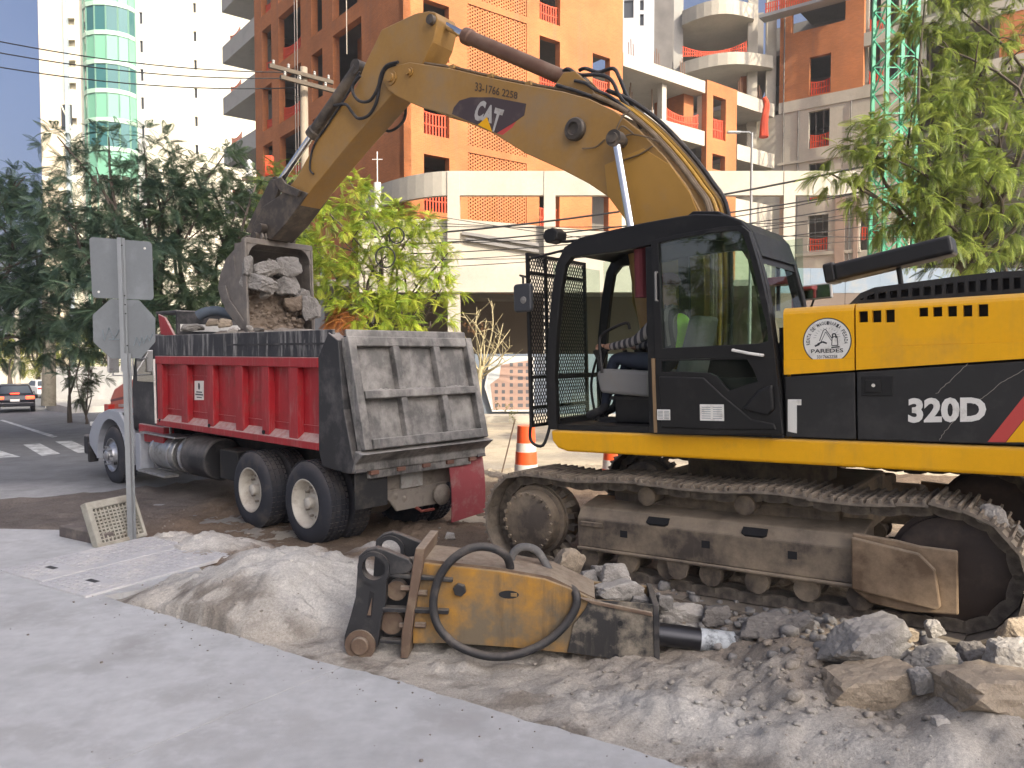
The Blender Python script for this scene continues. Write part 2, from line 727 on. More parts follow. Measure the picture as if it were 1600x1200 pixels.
def h_dirt(x, y):
    """height of the dug-up ground and the bare relief masks"""
    x, y = np.asarray(x, float), np.asarray(y, float)
    h = h_base(x, y)
    pile = np.zeros_like(h)
    for (px_, py_, ph, pr, pk) in PILES:
        wob = 1 + 0.35 * fbm(x, y, 1.3, 2, 3)
        d = np.hypot(x - px_, (y - py_) * 1.1) * wob / pr
        pile = np.maximum(pile, ph * np.clip(1 - d, 0, 1) ** 0.92 * (1 - 0.12 * np.exp(-(d * 5) ** 2)))
    h = h + pile
    ang = np.arctan2(y - PILES[0][1], x - PILES[0][0])
    h = h + smooth01(pile / .12) * smooth01((.5 - pile) / .2) * .05 * fbm(ang * 8, np.hypot(x - PILES[0][0], y - PILES[0][1]) * .8, 1.0, 3, 151)
    e = seg_dist(x, y, [(p.x, p.y) for p in EDGE])
    amp = np.clip(e / 0.5, 0.12, 1)
    h = h + amp * (0.10 * fbm(x, y, 0.9, 4, 11) + 0.06 * np.abs(fbm(x, y, 3.1, 4, 23, 0.6)) + (.014 + .03 * smooth01(.5 + 1.5 * fbm(x, y, .8, 2, 38))) * fbm(x, y, 8, 4, 37, 0.75) + .05 * smooth01((fbm(x, y, 2.2, 4, 39, .6) - .12) / .1) * (.4 + fbm(x, y, 7, 2, 43)))
    yr = np.interp(x, [q[0] for q in ROADEDGE], [q[1] for q in ROADEDGE])
    t = np.clip((y - yr + 0.25 + 0.25 * fbm(x, y, 1.2, 3, 41)) / 0.5, 0, 1)
    h = h * (1 - t) + (z_road(x, y) - 0.08) * t
    ins = inside(x, y, WALK)
    h = np.where(ins, np.minimum(h, -0.13 + 0 * h), h)
    # powder swept on to the covers and the right end of the walk
    return h, pile


def ground_z(x, y):
    return float(h_dirt(np.array([x]), np.array([y]))[0][0])


def on_ground(px, py):
    z = 0.0
    for _ in range(12):
        p = on_z(px, py, z)
        z = 0.5 * z + 0.5 * max(ground_z(p.x, p.y), 0.0 if inside(np.array([p.x]), np.array([p.y]), WALK)[0] else -1)
    return on_z(px, py, z)


def attr_mat(name, bump=0.6, bscale=30, rough=0.95, fine=0.25):
    m = bpy.data.materials.new(name)
    m.use_nodes = True
    nt = m.node_tree
    L = nt.links.new
    b = nt.nodes['Principled BSDF']
    b.inputs['Roughness'].default_value = rough
    b.inputs['Specular IOR Level'].default_value = 0.2
    at_ = nt.nodes.new('ShaderNodeAttribute')
    at_.attribute_name = 'soil'
    tc = nt.nodes.new('ShaderNodeTexCoord')
    out = []
    for sc, lo in ((2.2, .8), (45, 1 - fine), (160, 1 - fine)):
        n = nt.nodes.new('ShaderNodeTexNoise')
        n.inputs['Scale'].default_value = sc
        n.inputs['Detail'].default_value = 6
        n.inputs['Roughness'].default_value = 0.65
        L(tc.outputs['Object'], n.inputs['Vector'])
        mr = nt.nodes.new('ShaderNodeMapRange')
        mr.inputs[1].default_value = 0.3
        mr.inputs[2].default_value = 0.7
        mr.inputs[3].default_value = lo
        mr.inputs[4].default_value = 2 - lo
        L(n.outputs['Fac'], mr.inputs[0])
        out.append((n, mr))
    cur = at_.outputs['Color']
    for n, mr in out:
        vm = nt.nodes.new('ShaderNodeVectorMath')
        vm.operation = 'SCALE'
        L(cur, vm.inputs[0])
        L(mr.outputs[0], vm.inputs['Scale'])
        cur = vm.outputs[0]
    L(cur, b.inputs['Base Color'])
    n = nt.nodes.new('ShaderNodeTexNoise')
    n.inputs['Scale'].default_value = bscale
    n.inputs['Detail'].default_value = 10
    n.inputs['Roughness'].default_value = 0.72
    L(tc.outputs['Object'], n.inputs['Vector'])
    bp = nt.nodes.new('ShaderNodeBump')
    bp.inputs['Strength'].default_value = bump
    bp.inputs['Distance'].default_value = 0.03
    L(n.outputs['Fac'], bp.inputs['Height'])
    L(bp.outputs[0], b.inputs['Normal'])
    return m


def grid_mesh(name, xs, ys, zf, mat, colf):
    X, Y = np.meshgrid(xs, ys)
    Z, pile = zf(X, Y)
    V = np.stack([X, Y, Z], -1).reshape(-1, 3)
    ny, nx = X.shape
    i = np.arange((ny - 1) * (nx - 1))
    r_, c_ = i // (nx - 1), i % (nx - 1)
    a = r_ * nx + c_
    Fq = np.stack([a, a + 1, a + nx + 1, a + nx], -1)
    C4 = np.ones((len(V), 4), np.float32)
    C4[:, :3] = colf(X, Y, Z, pile).reshape(-1, 3)
    return np_mesh(name, V, Fq, mat, smooth=True, attr={'soil': C4})


def dirt_col(X, Y, Z, pile):
    brown = np.array([0.17, 0.125, 0.09])
    grey = np.array([0.42, 0.375, 0.315])
    white = np.array([0.56, 0.535, 0.49])
    tan = np.array([0.34, 0.26, 0.18])
    e = seg_dist(X, Y, [(p.x, p.y) for p in EDGE])
    # powder: near the walk on the left half, over the piles
    wmask = smooth01(pile / 0.10) * 0.9
    near = smooth01(1.25 - e / 1.1 + 0.7 * fbm(X, Y, 1.1, 4, 61))
    near = near * smooth01((8.6 - Y) / 1.0)
    wm = np.clip(np.maximum(wmask, 0.55 * near + 0.45 * near * smooth01(0.5 + 1.6 * fbm(X, Y, 2.4, 4, 71))), 0, 1)
    wm = wm * (.35 + .65 * smooth01((e - .12 + .2 * fbm(X, Y, 2.5, 3, 65)) / .4))
    dark = smooth01((Y - 7.6 - 0.25 * X + 0.8 * fbm(X, Y, 0.8, 3, 77)) / 1.2) * smooth01(1 - wmask * 1.2)
    c = grey + 0 * X[..., None]
    c = c * (1 - dark[..., None]) + brown * dark[..., None]
    bm_ = smooth01((e - 0.8) / 1.0 + 0.8 * fbm(X, Y, 1.4, 4, 83)) * 0.6
    c = c * (1 - bm_[..., None]) + (brown * 0.45 + tan * 0.55) * bm_[..., None]
    c = c * (1 - dark[..., None] * .7) + brown * dark[..., None] * .7
    c = c * (1 - wm[..., None]) + white * wm[..., None]
    rm_ = smooth01((X - 1.9 + .5 * fbm(X, Y, 1.2, 3, 97)) / .8) * smooth01((Y - 3.85) / .5) * .4
    c = c * (1 - rm_[..., None]) + np.array([.23, .175, .125]) * rm_[..., None]
    # dark damp crumbs along the cut edge
    crumbs = smooth01(1 - np.abs(e - 0.16 - 0.25 * fbm(X, Y, 2, 3, 91)) / 0.26) * smooth01(0.45 + 2.4 * fbm(X, Y, 6, 4, 93)) * 0.8
    c = c * (1 - crumbs[..., None]) + np.array([.15, .125, .1]) * crumbs[..., None]
    rd = smooth01((Y - 13.2) / 2.2) * smooth01((X + 3.0) / 2.5)
    c = c * (1 - rd[..., None]) + np.array([.42, .36, .27]) * rd[..., None]
    lf = smooth01((-4.3 - X) / 1.0) * smooth01((Y - 9) / .6)
    c = c * (1 - .8 * lf[..., None]) + np.array([.15, .135, .125]) * .8 * lf[..., None]
    return c


soil_m = attr_mat('soil', bump=0.9, bscale=22, fine=0.22)
ox = np.concatenate([np.arange(-12, -5, .12), np.arange(-5, 4.6, .035), np.arange(4.6, 12.01, .12)])
oy = np.concatenate([np.arange(1.5, 3.6, .12), np.arange(3.6, 9.6, .03), np.arange(9.6, 17.01, .075)])
dirt = grid_mesh('dirt_ground', ox, oy, h_dirt, soil_m, dirt_col)
struct(dirt)


def road_col(X, Y, Z, pile):
    asph = np.array([0.155, 0.158, 0.165])
    dust = np.array([0.50, 0.43, 0.32])
    pale = np.array([0.34, 0.335, 0.33])
    c = asph + 0 * X[..., None]
    k = smooth01((X + 5.5) / 4) * smooth01(1.0 - (Y - 38) / 20)
    k = np.clip(k * (0.85 + 0.8 * fbm(X, Y, .5, 3, 7)), 0, 1)
    s_ = smooth01((14.9 - Y) / 2.2 + .5 * fbm(X, Y, .6, 3, 9)) * smooth01((-4 - X) / 2)
    c = c * (1 - s_[..., None]) + pale * s_[..., None]
    return c * (1 - k[..., None]) + dust * k[..., None]


rx = np.concatenate([np.arange(-90, -25, 2.5), np.arange(-25, 25, .4), np.arange(25, 91, 2.5)])
ry = np.concatenate([np.arange(8, 45, .4), np.arange(45, 160, 3)])
road = grid_mesh('road', rx, ry, lambda x, y: (z_road(x, y), 0 * x), attr_mat('asphalt', bump=0.35, bscale=60, rough=0.85, fine=0.12), road_col)
struct(road)
far = part('ground', MB().add([(-400, -200, -2.6), (400, -200, -2.6), (400, 600, -2.6), (-400, 600, -2.6)], [(0, 1, 2, 3)]), M('far_ground', (.2, .19, .16), .95, var=.2, vscale=.05))
struct(far)

# ---- pavement: two slabs with an open joint, edge cut
conc_walk = M('walk_concrete', (.44, .442, .44), .88, var=.18, vscale=.55, fine=.11, dirt=(.30, .29, .28), dirt_amt=.42, dirt_scale=1.5, bump=.2, bscale=140,
              streak=(.53, .53, .52), streak_amt=.35)


def clip_half(poly, p, n):
    out = []
    k = len(poly)
    for i in range(k):
        a, b = poly[i], poly[(i + 1) % k]
        da, db = (a[0] - p[0]) * n[0] + (a[1] - p[1]) * n[1], (b[0] - p[0]) * n[0] + (b[1] - p[1]) * n[1]
        if da >= 0:
            out.append(a)
        if (da >= 0) != (db >= 0):
            t = da / (da - db)
            out.append((a[0] + (b[0] - a[0]) * t, a[1] + (b[1] - a[1]) * t))
    return out


walk_fine = []
for i, p in enumerate(WALK):
    walk_fine.append(p)
    if 6 <= i < 16:
        q = WALK[(i + 1) % len(WALK)]
        for t in np.linspace(0, 1, 9)[1:-1]:
            jx, jy = rng.normal(scale=.007, size=2)
            walk_fine.append((p[0] + (q[0] - p[0]) * t + jx, p[1] + (q[1] - p[1]) * t + jy))
j0, j1 = on_z(187, 1187), on_z(431, 1085)
jd = (j1 - j0).normalized()
jn = (-jd.y, jd.x)
walk = thing('pavement', 'pale concrete pavement in the foreground with a curved broken edge', 'pavement')
walk['kind'] = 'structure'
for sg in (1, -1):
    pl = clip_half(walk_fine, (j0.x + jn[0] * .004 * sg, j0.y + jn[1] * .004 * sg), (jn[0] * sg, jn[1] * sg))
    part('paving_slab', MB().prism(pl, -.28, 0.0, 'Z'), conc_walk, walk)

# ---- access covers set in the pavement
cov_m = M('cover_concrete', (.46, .455, .46), .85, var=.1, vscale=2, fine=.1, dirt=(.6, .57, .53), dirt_amt=.5, dirt_scale=1.6, bump=.2, bscale=60)
slot_m = M('slot_shade', (.04, .04, .04), .8)  # flat dark patch in place of the slot's shade
A0, A1, A2 = on_z(-2, 893), on_z(57, 914), on_z(126, 938)
FARD = (on_z(240, 838) - A0)
FARD.z = 0
flen = FARD.length
FARD.normalize()
for (p, q, lab) in ((A0, A1, 'flat ribbed concrete access cover in the pavement, farther one'), (A1, A2, 'flat ribbed concrete access cover in the pavement, nearer one')):
    side = (q - p)
    wd = side.length - .02
    side.normalize()
    nx_ = FARD
    ny_ = Vector((-nx_.y, nx_.x, 0))
    if ny_.dot(side) < 0:
        ny_ = -ny_
    wd = wd * abs(ny_.dot(side))
    g = thing('access_cover', lab, 'cover', mat=basis(p + Vector((0, 0, .004)), nx_, ny_, Vector((0, 0, 1))), group='access covers in the pavement')
    Lc = flen * .93
    part('cover_plate', MB().box(0.01, Lc, 0.012, wd, -.02, .016), cov_m, g, bevel=.004, seg=1)
    rb = MB()
    for i in range(int(Lc / .075)):
        for j in range(int((wd - .12) / .11)):
            xx, yy = .07 + i * .075, .07 + j * .11
            if abs(xx - .32) < .1 and abs(yy - wd * .5) < .13:
                continue
            rb.box(xx, xx + .045, yy, yy + .085, .0155, .021)
    stuff(part('tread_ribs', rb, cov_m, g))
    part('lift_slot', MB().box(.28, .34, wd * .5 - .08, wd * .5 + .08, .0162, .0168), slot_m, g)

# ---- loose stones and crumbs on the dug-up ground
st = rock_mesh(5, 1, 1, 1, 1, 9, .05)
sv = np.empty(len(st.vertices) * 3, np.float32)
st.vertices.foreach_get('co', sv)
sv = sv.reshape(-1, 3)
sf = np.array([p.vertices[:] for p in st.polygons])
N = 2300
X = rng.uniform(-5.5, 4.4, N * 3)
Y = 3.7 + (rng.uniform(0, 1, N * 3) ** 1.5) * 8
keep = ~inside(X, Y, WALK)
X, Y = X[keep][:N], Y[keep][:N]
dens = fbm(X, Y, 1.1, 3, 99)
k2 = dens > rng.uniform(-.6, .25, len(X))
X, Y = X[k2], Y[k2]
H = h_dirt(X, Y)[0]
S = np.clip(rng.lognormal(-4.65, .62, len(X)), .004, .07)
V, Fq = [], []
for i in range(len(X)):
    a = rng.uniform(0, 6.28)
    c, s_ = math.cos(a), math.sin(a)
    m = np.array([[c, -s_, 0], [s_, c, 0], [0, 0, rng.uniform(.5, .9)]]) * S[i]
    V.append(sv @ m.T + [X[i], Y[i], H[i] + S[i] * .1])
    Fq.append(sf + i * len(sv))
peb = np_mesh('loose_stones', np.concatenate(V), np.concatenate(Fq), M('stone_crumbs', (.30, .265, .225), .92, var=.5, vscale=.9, fine=.2))
stuff(peb)
peb['label'] = 'loose crumbs of broken concrete strewn over the dug up ground'
peb['category'] = 'rubble'

# clods of the dug-up soil, half sunk, gathered where the digging was
N = 340
X = np.concatenate([rng.normal(q[0], q[2], 520) for q in ((1.9, 4.7, .8), (-1.6, 6.6, .7), (.2, 5.2, .9), (-2.5, 7.6, .8), (-.3, 8.3, .9), (2.6, 4.2, .5), (-5.5, 10.6, 1.0))])
Y = np.concatenate([rng.normal(q[1], q[2] * .6, 520) for q in ((1.9, 4.7, .8), (-1.6, 6.6, .7), (.2, 5.2, .9), (-2.5, 7.6, .8), (-.3, 8.3, .9), (2.6, 4.2, .5), (-5.5, 10.6, 1.0))])
k2 = ~inside(X, Y, WALK) & (fbm(X, Y, 1.6, 3, 171) > rng.uniform(-.35, .25, len(X))) & (np.hypot(X, Y) > 3)
X, Y = X[k2][:N], Y[k2][:N]
H, PL = h_dirt(X, Y)
S = np.clip(rng.lognormal(-4.1, .55, len(X)), .010, .07)
V, Fq, CC = [], [], []
cc0 = dirt_col(X[None], Y[None], H[None], PL[None])[0]
bases = []
for i in range(6):
    b_ = rock_mesh(700 + i, 1, .85, .7, 2, 8, .07)
    c_ = np.empty(len(b_.vertices) * 3, np.float32)
    b_.vertices.foreach_get('co', c_)
    bases.append((c_.reshape(-1, 3), np.array([p.vertices[:] for p in b_.polygons])))
off = 0
for i in range(len(X)):
    a = rng.uniform(0, 6.28)
    c, s_ = math.cos(a), math.sin(a)
    bv, bf = bases[i % 6]
    m = np.array([[c, -s_, 0], [s_, c, 0], [0, 0, rng.uniform(.6, 1)]]) * S[i] * 1.6
    V.append(bv @ m.T + [X[i], Y[i], H[i] + S[i] * .15])
    Fq.append(bf + off)
    off += len(bv)
    CC.append(np.tile(np.append(cc0[i] * rng.uniform(.75, 1.1), 1), (len(bv), 1)))
clods = np_mesh('soil_clods', np.concatenate(V), np.concatenate(Fq), soil_m, attr={'soil': np.concatenate(CC)})
tag(clods, 'broken clods of soil and concrete half sunk in the dug up ground', 'soil', None, 'stuff')

# grit and crumbs swept on to the pavement
N = 800
X = rng.uniform(-4.5, 2.2, N * 4)
Y = rng.uniform(2.6, 7.5, N * 4)
ins_ = inside(X, Y, WALK)
ed_ = seg_dist(X, Y, [(p.x, p.y) for p in EDGE])
k2 = ins_ & ((rng.uniform(0, 1, len(X)) < np.exp(-ed_ / .22)) | (rng.uniform(0, 1, len(X)) < .012))
X, Y = X[k2][:N], Y[k2][:N]
S = np.clip(rng.lognormal(-5.0, .5, len(X)), .003, .03)
V, Fq = [], []
for i in range(len(X)):
    a = rng.uniform(0, 6.28)
    c, s_ = math.cos(a), math.sin(a)
    m = np.array([[c, -s_, 0], [s_, c, 0], [0, 0, .7]]) * S[i]
    V.append(sv @ m.T + [X[i], Y[i], S[i] * .25])
    Fq.append(sf + i * len(sv))
grit = np_mesh('pavement_grit', np.concatenate(V), np.concatenate(Fq), M('grit_dark', (.22, .19, .16), .95, var=.4, vscale=.9))
tag(grit, 'dark grit and crumbs scattered on the pavement beside its broken edge', 'grit', None, 'stuff')

# ---- road paint
paint_m = M('road_paint', (.55, .56, .56), .75, var=.15, vscale=2, dirt=(.14, .145, .15), dirt_amt=.55, dirt_scale=3)


def paint(name, pts, lab, cat, group=None):
    w_ = [on_z(px, py, -.3) for px, py in pts]
    for _ in range(6):
        w_ = [on_z(px, py, float(z_road(q.x, q.y))) for (px, py), q in zip(pts, w_)]
    # subdivide the quad to follow the road
    n = 8
    vs_, fs_ = [], []
    for i in range(n + 1):
        for j in range(n + 1):
            a, b = i / n, j / n
            q = (w_[0] * (1 - a) + w_[1] * a) * (1 - b) + (w_[3] * (1 - a) + w_[2] * a) * b
            vs_.append((q.x, q.y, float(z_road(q.x, q.y)) + .006))
    for i in range(n):
        for j in range(n):
            fs_.append((i * (n + 1) + j, (i + 1) * (n + 1) + j, (i + 1) * (n + 1) + j + 1, i * (n + 1) + j + 1))
    o = part(name, MB().add(vs_, fs_), paint_m)
    return tag(o, lab, cat, group)


G = 'crosswalk bars across the road'
paint('crosswalk_bar', [(-62, 700), (-20, 698), (32, 714), (-30, 718)], 'white crosswalk bar cut by the left picture edge', 'road marking', G)
paint('crosswalk_bar', [(36, 695), (62, 693), (94, 709), (66, 713)], 'worn white crosswalk bar between two others', 'road marking', G)
paint('crosswalk_bar', [(86, 690), (112, 689), (150, 706), (122, 708)], 'worn white crosswalk bar nearest the truck fender', 'road marking', G)
paint('lane_line', [(0, 657), (4, 656), (90, 682), (82, 684)], 'worn white lane line running past the crosswalk', 'road marking')
# ================================================================== EXCAVATOR
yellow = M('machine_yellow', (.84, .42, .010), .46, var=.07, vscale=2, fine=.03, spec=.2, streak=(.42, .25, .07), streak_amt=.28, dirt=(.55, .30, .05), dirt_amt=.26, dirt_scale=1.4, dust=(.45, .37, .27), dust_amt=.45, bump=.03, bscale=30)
boom_y = M('boom_yellow_shaded', (.33, .18, .042), .5, var=.1, vscale=1.1, fine=.05, dirt=(.27, .19, .11), dirt_amt=.45, dirt_scale=1.1, dust=(.36, .3, .22), dust_amt=.5, bump=.05, bscale=30, streak=(.24, .16, .09), streak_amt=.35)  # machine yellow darkened for the boom's shade, plus faded paint and dust
blk = M('machine_black', (.013, .0125, .0125), .42, var=.15, vscale=3, dirt=(.055, .05, .045), dirt_amt=.42, dirt_scale=1.8, dust=(.22, .19, .16), dust_amt=.35, bump=.03, bscale=60)
cabblk = M('cab_black', (.009, .0085, .0085), .42, var=.1, dirt=(.035, .031, .028), dirt_amt=.25, dirt_scale=2.2, dust=(.16, .14, .12), dust_amt=.22, spec=.35)
steel = M('track_steel', (.11, .092, .075), .65, .25, var=.25, vscale=5, dirt=(.33, .275, .21), dirt_amt=.75, dirt_scale=4, dust=(.32, .27, .21), dust_amt=.6, bump=.2, bscale=70)
frame_m = M('undercarriage_paint', (.075, .06, .048), .7, .1, var=.25, vscale=3, dirt=(.33, .26, .18), dirt_amt=.66, dirt_scale=1.7, dust=(.40, .32, .23), dust_amt=.95, bump=.15, bscale=45, streak=(.27, .21, .15), streak_amt=.5)
chrome = M('chrome_rod', (.75, .76, .78), .12, 1.0, var=.05)
rubber = M('black_rubber', (.018, .018, .02), .62, var=.2, dirt=(.12, .1, .085), dirt_amt=.35, dirt_scale=6, dust=(.28, .24, .2), dust_amt=.35)
inner_shade = M('painted_inner_shade', (.012, .012, .013), .8)  # near-black paint standing in for shade inside holes and bays
greyplast = M('grey_plastic', (.17, .165, .155), .6, var=.1, dirt=(.2, .17, .14), dirt_amt=.3, dirt_scale=4)
bucket_m = M('bucket_steel', (.15, .135, .122), .65, .25, var=.25, vscale=4, dirt=(.27, .24, .205), dirt_amt=.6, dirt_scale=3, dust=(.38, .33, .28), dust_amt=.6, bump=.2, bscale=50, streak=(.1, .085, .075), streak_amt=.4)
arm_dark = M('arm_dark_steel', (.075, .062, .05), .5, .3, var=.25, vscale=4, dirt=(.2, .16, .12), dirt_amt=.5, dirt_scale=4, dust=(.3, .25, .2), dust_amt=.5)
brown_cyl = M('barrel_brown', (.15, .075, .045), .5, .1, var=.15, dirt=(.2, .14, .1), dirt_amt=.4, dirt_scale=3, dust=(.33, .25, .19), dust_amt=.4)
white_d = M('decal_white', (.74, .72, .66), .5, var=.06, dirt=(.4, .36, .3), dirt_amt=.28, dirt_scale=9)
black_d = M('decal_black', (.03, .03, .032), .5)
red_d = M('decal_red', (.52, .06, .05), .45)
glass = glass_mat('cab_glass', (.80, .88, .84), .0, .03, 1.25)
door_glass = glass_mat('door_glass', (.78, .86, .8), .10, .02)

ex = thing('excavator', 'yellow and black crawler excavator emptying its bucket into the dump truck', 'excavator', mat=EX.mat())


def T(pts, c):
    return [EX.tr(x, y, c) for x, y in pts]


def text_geo(body, bold=0.0, depth=.002, space=1.0):
    cu = bpy.data.curves.new('t', 'FONT')
    cu.body = body
    cu.extrude = depth
    cu.offset = bold
    cu.space_character = space
    cu.resolution_u = 3
    tmp = bpy.data.objects.new('tmp', cu)
    COL.objects.link(tmp)
    me = bpy.data.meshes.new_from_object(tmp.evaluated_get(bpy.context.evaluated_depsgraph_get()))
    v = np.array([q.co[:] for q in me.vertices])
    f = [tuple(p.vertices) for p in me.polygons]
    bpy.data.objects.remove(tmp)
    bpy.data.meshes.remove(me)
    bpy.data.curves.remove(cu)
    lo, hi = v.min(0), v.max(0)
    n = (v - lo) / np.maximum(hi - lo, 1e-9)
    return n, f, (hi - lo)


def text_quad(mb, body, quad, y, bold=.02, thick=.003):
    """lettering laid into a quad of (x, z) corners: top-left, top-right, bottom-right, bottom-left, on the plane Y = y"""
    n, f, _ = text_geo(body, bold)
    tl, tr_, br, bl_ = (np.array(q) for q in quad)
    vs_ = []
    for a, b, c in n:
        p = (tl * (1 - a) + tr_ * a) * b + (bl_ * (1 - a) + br * a) * (1 - b)
        vs_.append((p[0], y + thick * c, p[1]))
    mb.add(vs_, f)


def holes(mb, x0, x1, z0, z1, hs, y0, y1):
    """plate between y0 (back) and y1 (front) in X-Z with rectangular openings hs = (xa, xb, za, zb)"""
    xs = sorted({x0, x1, *[min(max(q, x0), x1) for h in hs for q in h[:2]]})
    zs = sorted({z0, z1, *[min(max(q, z0), z1) for h in hs for q in h[2:]]})

    def solid(i, j):
        if i < 0 or j < 0 or i >= len(xs) - 1 or j >= len(zs) - 1:
            return False
        cx, cz = (xs[i] + xs[i + 1]) / 2, (zs[j] + zs[j + 1]) / 2
        return not any(min(h[0], h[1]) < cx < max(h[0], h[1]) and min(h[2], h[3]) < cz < max(h[2], h[3]) for h in hs)
    for i in range(len(xs) - 1):
        for j in range(len(zs) - 1):
            if not solid(i, j):
                continue
            a, b, c, d = xs[i], xs[i + 1], zs[j], zs[j + 1]
            mb.add([(a, y1, c), (b, y1, c), (b, y1, d), (a, y1, d)], [(0, 1, 2, 3)])
            mb.add([(a, y0, c), (b, y0, c), (b, y0, d), (a, y0, d)], [(3, 2, 1, 0)])
            if not solid(i - 1, j):
                mb.add([(a, y0, c), (a, y1, c), (a, y1, d), (a, y0, d)], [(0, 1, 2, 3)])
            if not solid(i + 1, j):
                mb.add([(b, y0, c), (b, y1, c), (b, y1, d), (b, y0, d)], [(3, 2, 1, 0)])
            if not solid(i, j - 1):
                mb.add([(a, y0, c), (b, y0, c), (b, y1, c), (a, y1, c)], [(0, 1, 2, 3)])
            if not solid(i, j + 1):
                mb.add([(a, y0, d), (b, y0, d), (b, y1, d), (a, y1, d)], [(3, 2, 1, 0)])
    return mb


# ---------------------------------------------------------------- tracks
SPX, SPZ, IDX, IDZ = 1.76, .47, -1.765, .475
RT_ = .445


def track_path(n):
    pts = []
    m = 240
    for i in range(m):                                   # bottom, sprocket to idler
        t = i / m
        x = SPX + (IDX - SPX) * t
        pts.append((x, .03 - .035 * math.sin(math.pi * t) + 0.0))
    for i in range(m):
        a = -math.pi / 2 - math.pi * i / m
        pts.append((IDX + RT_ * math.cos(a), IDZ + RT_ * math.sin(a)))
    for i in range(m):
        t = i / m
        x = IDX + (SPX - IDX) * t
        pts.append((x, .92 + .012 * math.cos(t * 6 * math.pi) - .005))
    for i in range(m):
        a = math.pi / 2 - math.pi * i / m
        pts.append((SPX + RT_ * math.cos(a), SPZ + RT_ * math.sin(a)))
    P = np.array(pts)
    D = np.hypot(*(np.roll(P, -1, 0) - P).T)
    cum = np.concatenate([[0], np.cumsum(D)])
    out = []
    for k in range(n):
        s_ = cum[-1] * (k + .5) / n
        e = .02
        q = [np.array([np.interp((s_ + d) % cum[-1], cum, np.append(P[:, i], P[0, i])) for i in range(2)]) for d in (-e, 0, e)]
        d = (q[2] - q[0]) / np.linalg.norm(q[2] - q[0])
        out.append((q[1], d, cum[-1] / n))
    return out


NSH = 49
path = track_path(NSH)
pitch = path[0][2]
sh = MB()
sh.prism([(-pitch * .53, 0), (pitch * .50, 0), (pitch * .50, .018), (pitch * .44, .022), (-pitch * .45, .022), (-pitch * .53, .012)], -.30, .30)
for gx in (-.40, -.02, .36):
    sh.prism([(pitch * gx - .014, .02), (pitch * gx + .014, .02), (pitch * gx + .008, .05), (pitch * gx - .008, .05)], -.298, .298)
for yy in (-.09, .09):
    sh.prism([(-pitch * .5, -.085), (-pitch * .2, -.1), (pitch * .2, -.1), (pitch * .5, -.085), (pitch * .5, -.01), (-pitch * .5, -.01)], yy - .02, yy + .02)
for bx in (-.2, .17):
    for by in (-.14, .14, -.05, .05):
        sh.box(pitch * bx - .016, pitch * bx + .016, by - .016, by + .016, .02, .04)
sh_me = sh.mesh('track_shoe')


def make_track(yc):
    t = part('track_chain', MB().cyl((SPX, yc - .055, SPZ), (SPX, yc + .055, SPZ), .34, n=28), frame_m, ex, bevel=.01)
    t.name = 'track'
    first = None
    for (p, d, _) in path:
        if first is None:
            o = link('track_shoe', sh_me, steel, t)
            first = o
        else:
            o = first.copy()
            COL.objects.link(o)
            o.parent = t
        # travel direction d; outward normal is to the right of the loop direction
        nrm = np.array([-d[1], d[0]]) * -1
        cen = np.array([(SPX + IDX) / 2, .47])
        if (p - cen) @ nrm < 0:
            nrm = -nrm
        X_ = Vector((d[0], 0, d[1]))
        Z_ = Vector((nrm[0], 0, nrm[1]))
        Y_ = Z_.cross(X_)
        j = random.uniform(-.006, .006)
        o.matrix_local = basis(Vector((p[0], yc, p[1])) + Z_ * (.0 + j), X_, Y_, Z_) @ Matrix.Rotation(random.uniform(-.03, .03), 4, 'Y')
    return t


trk_l = make_track(1.19)
trk_r = make_track(-1.19)


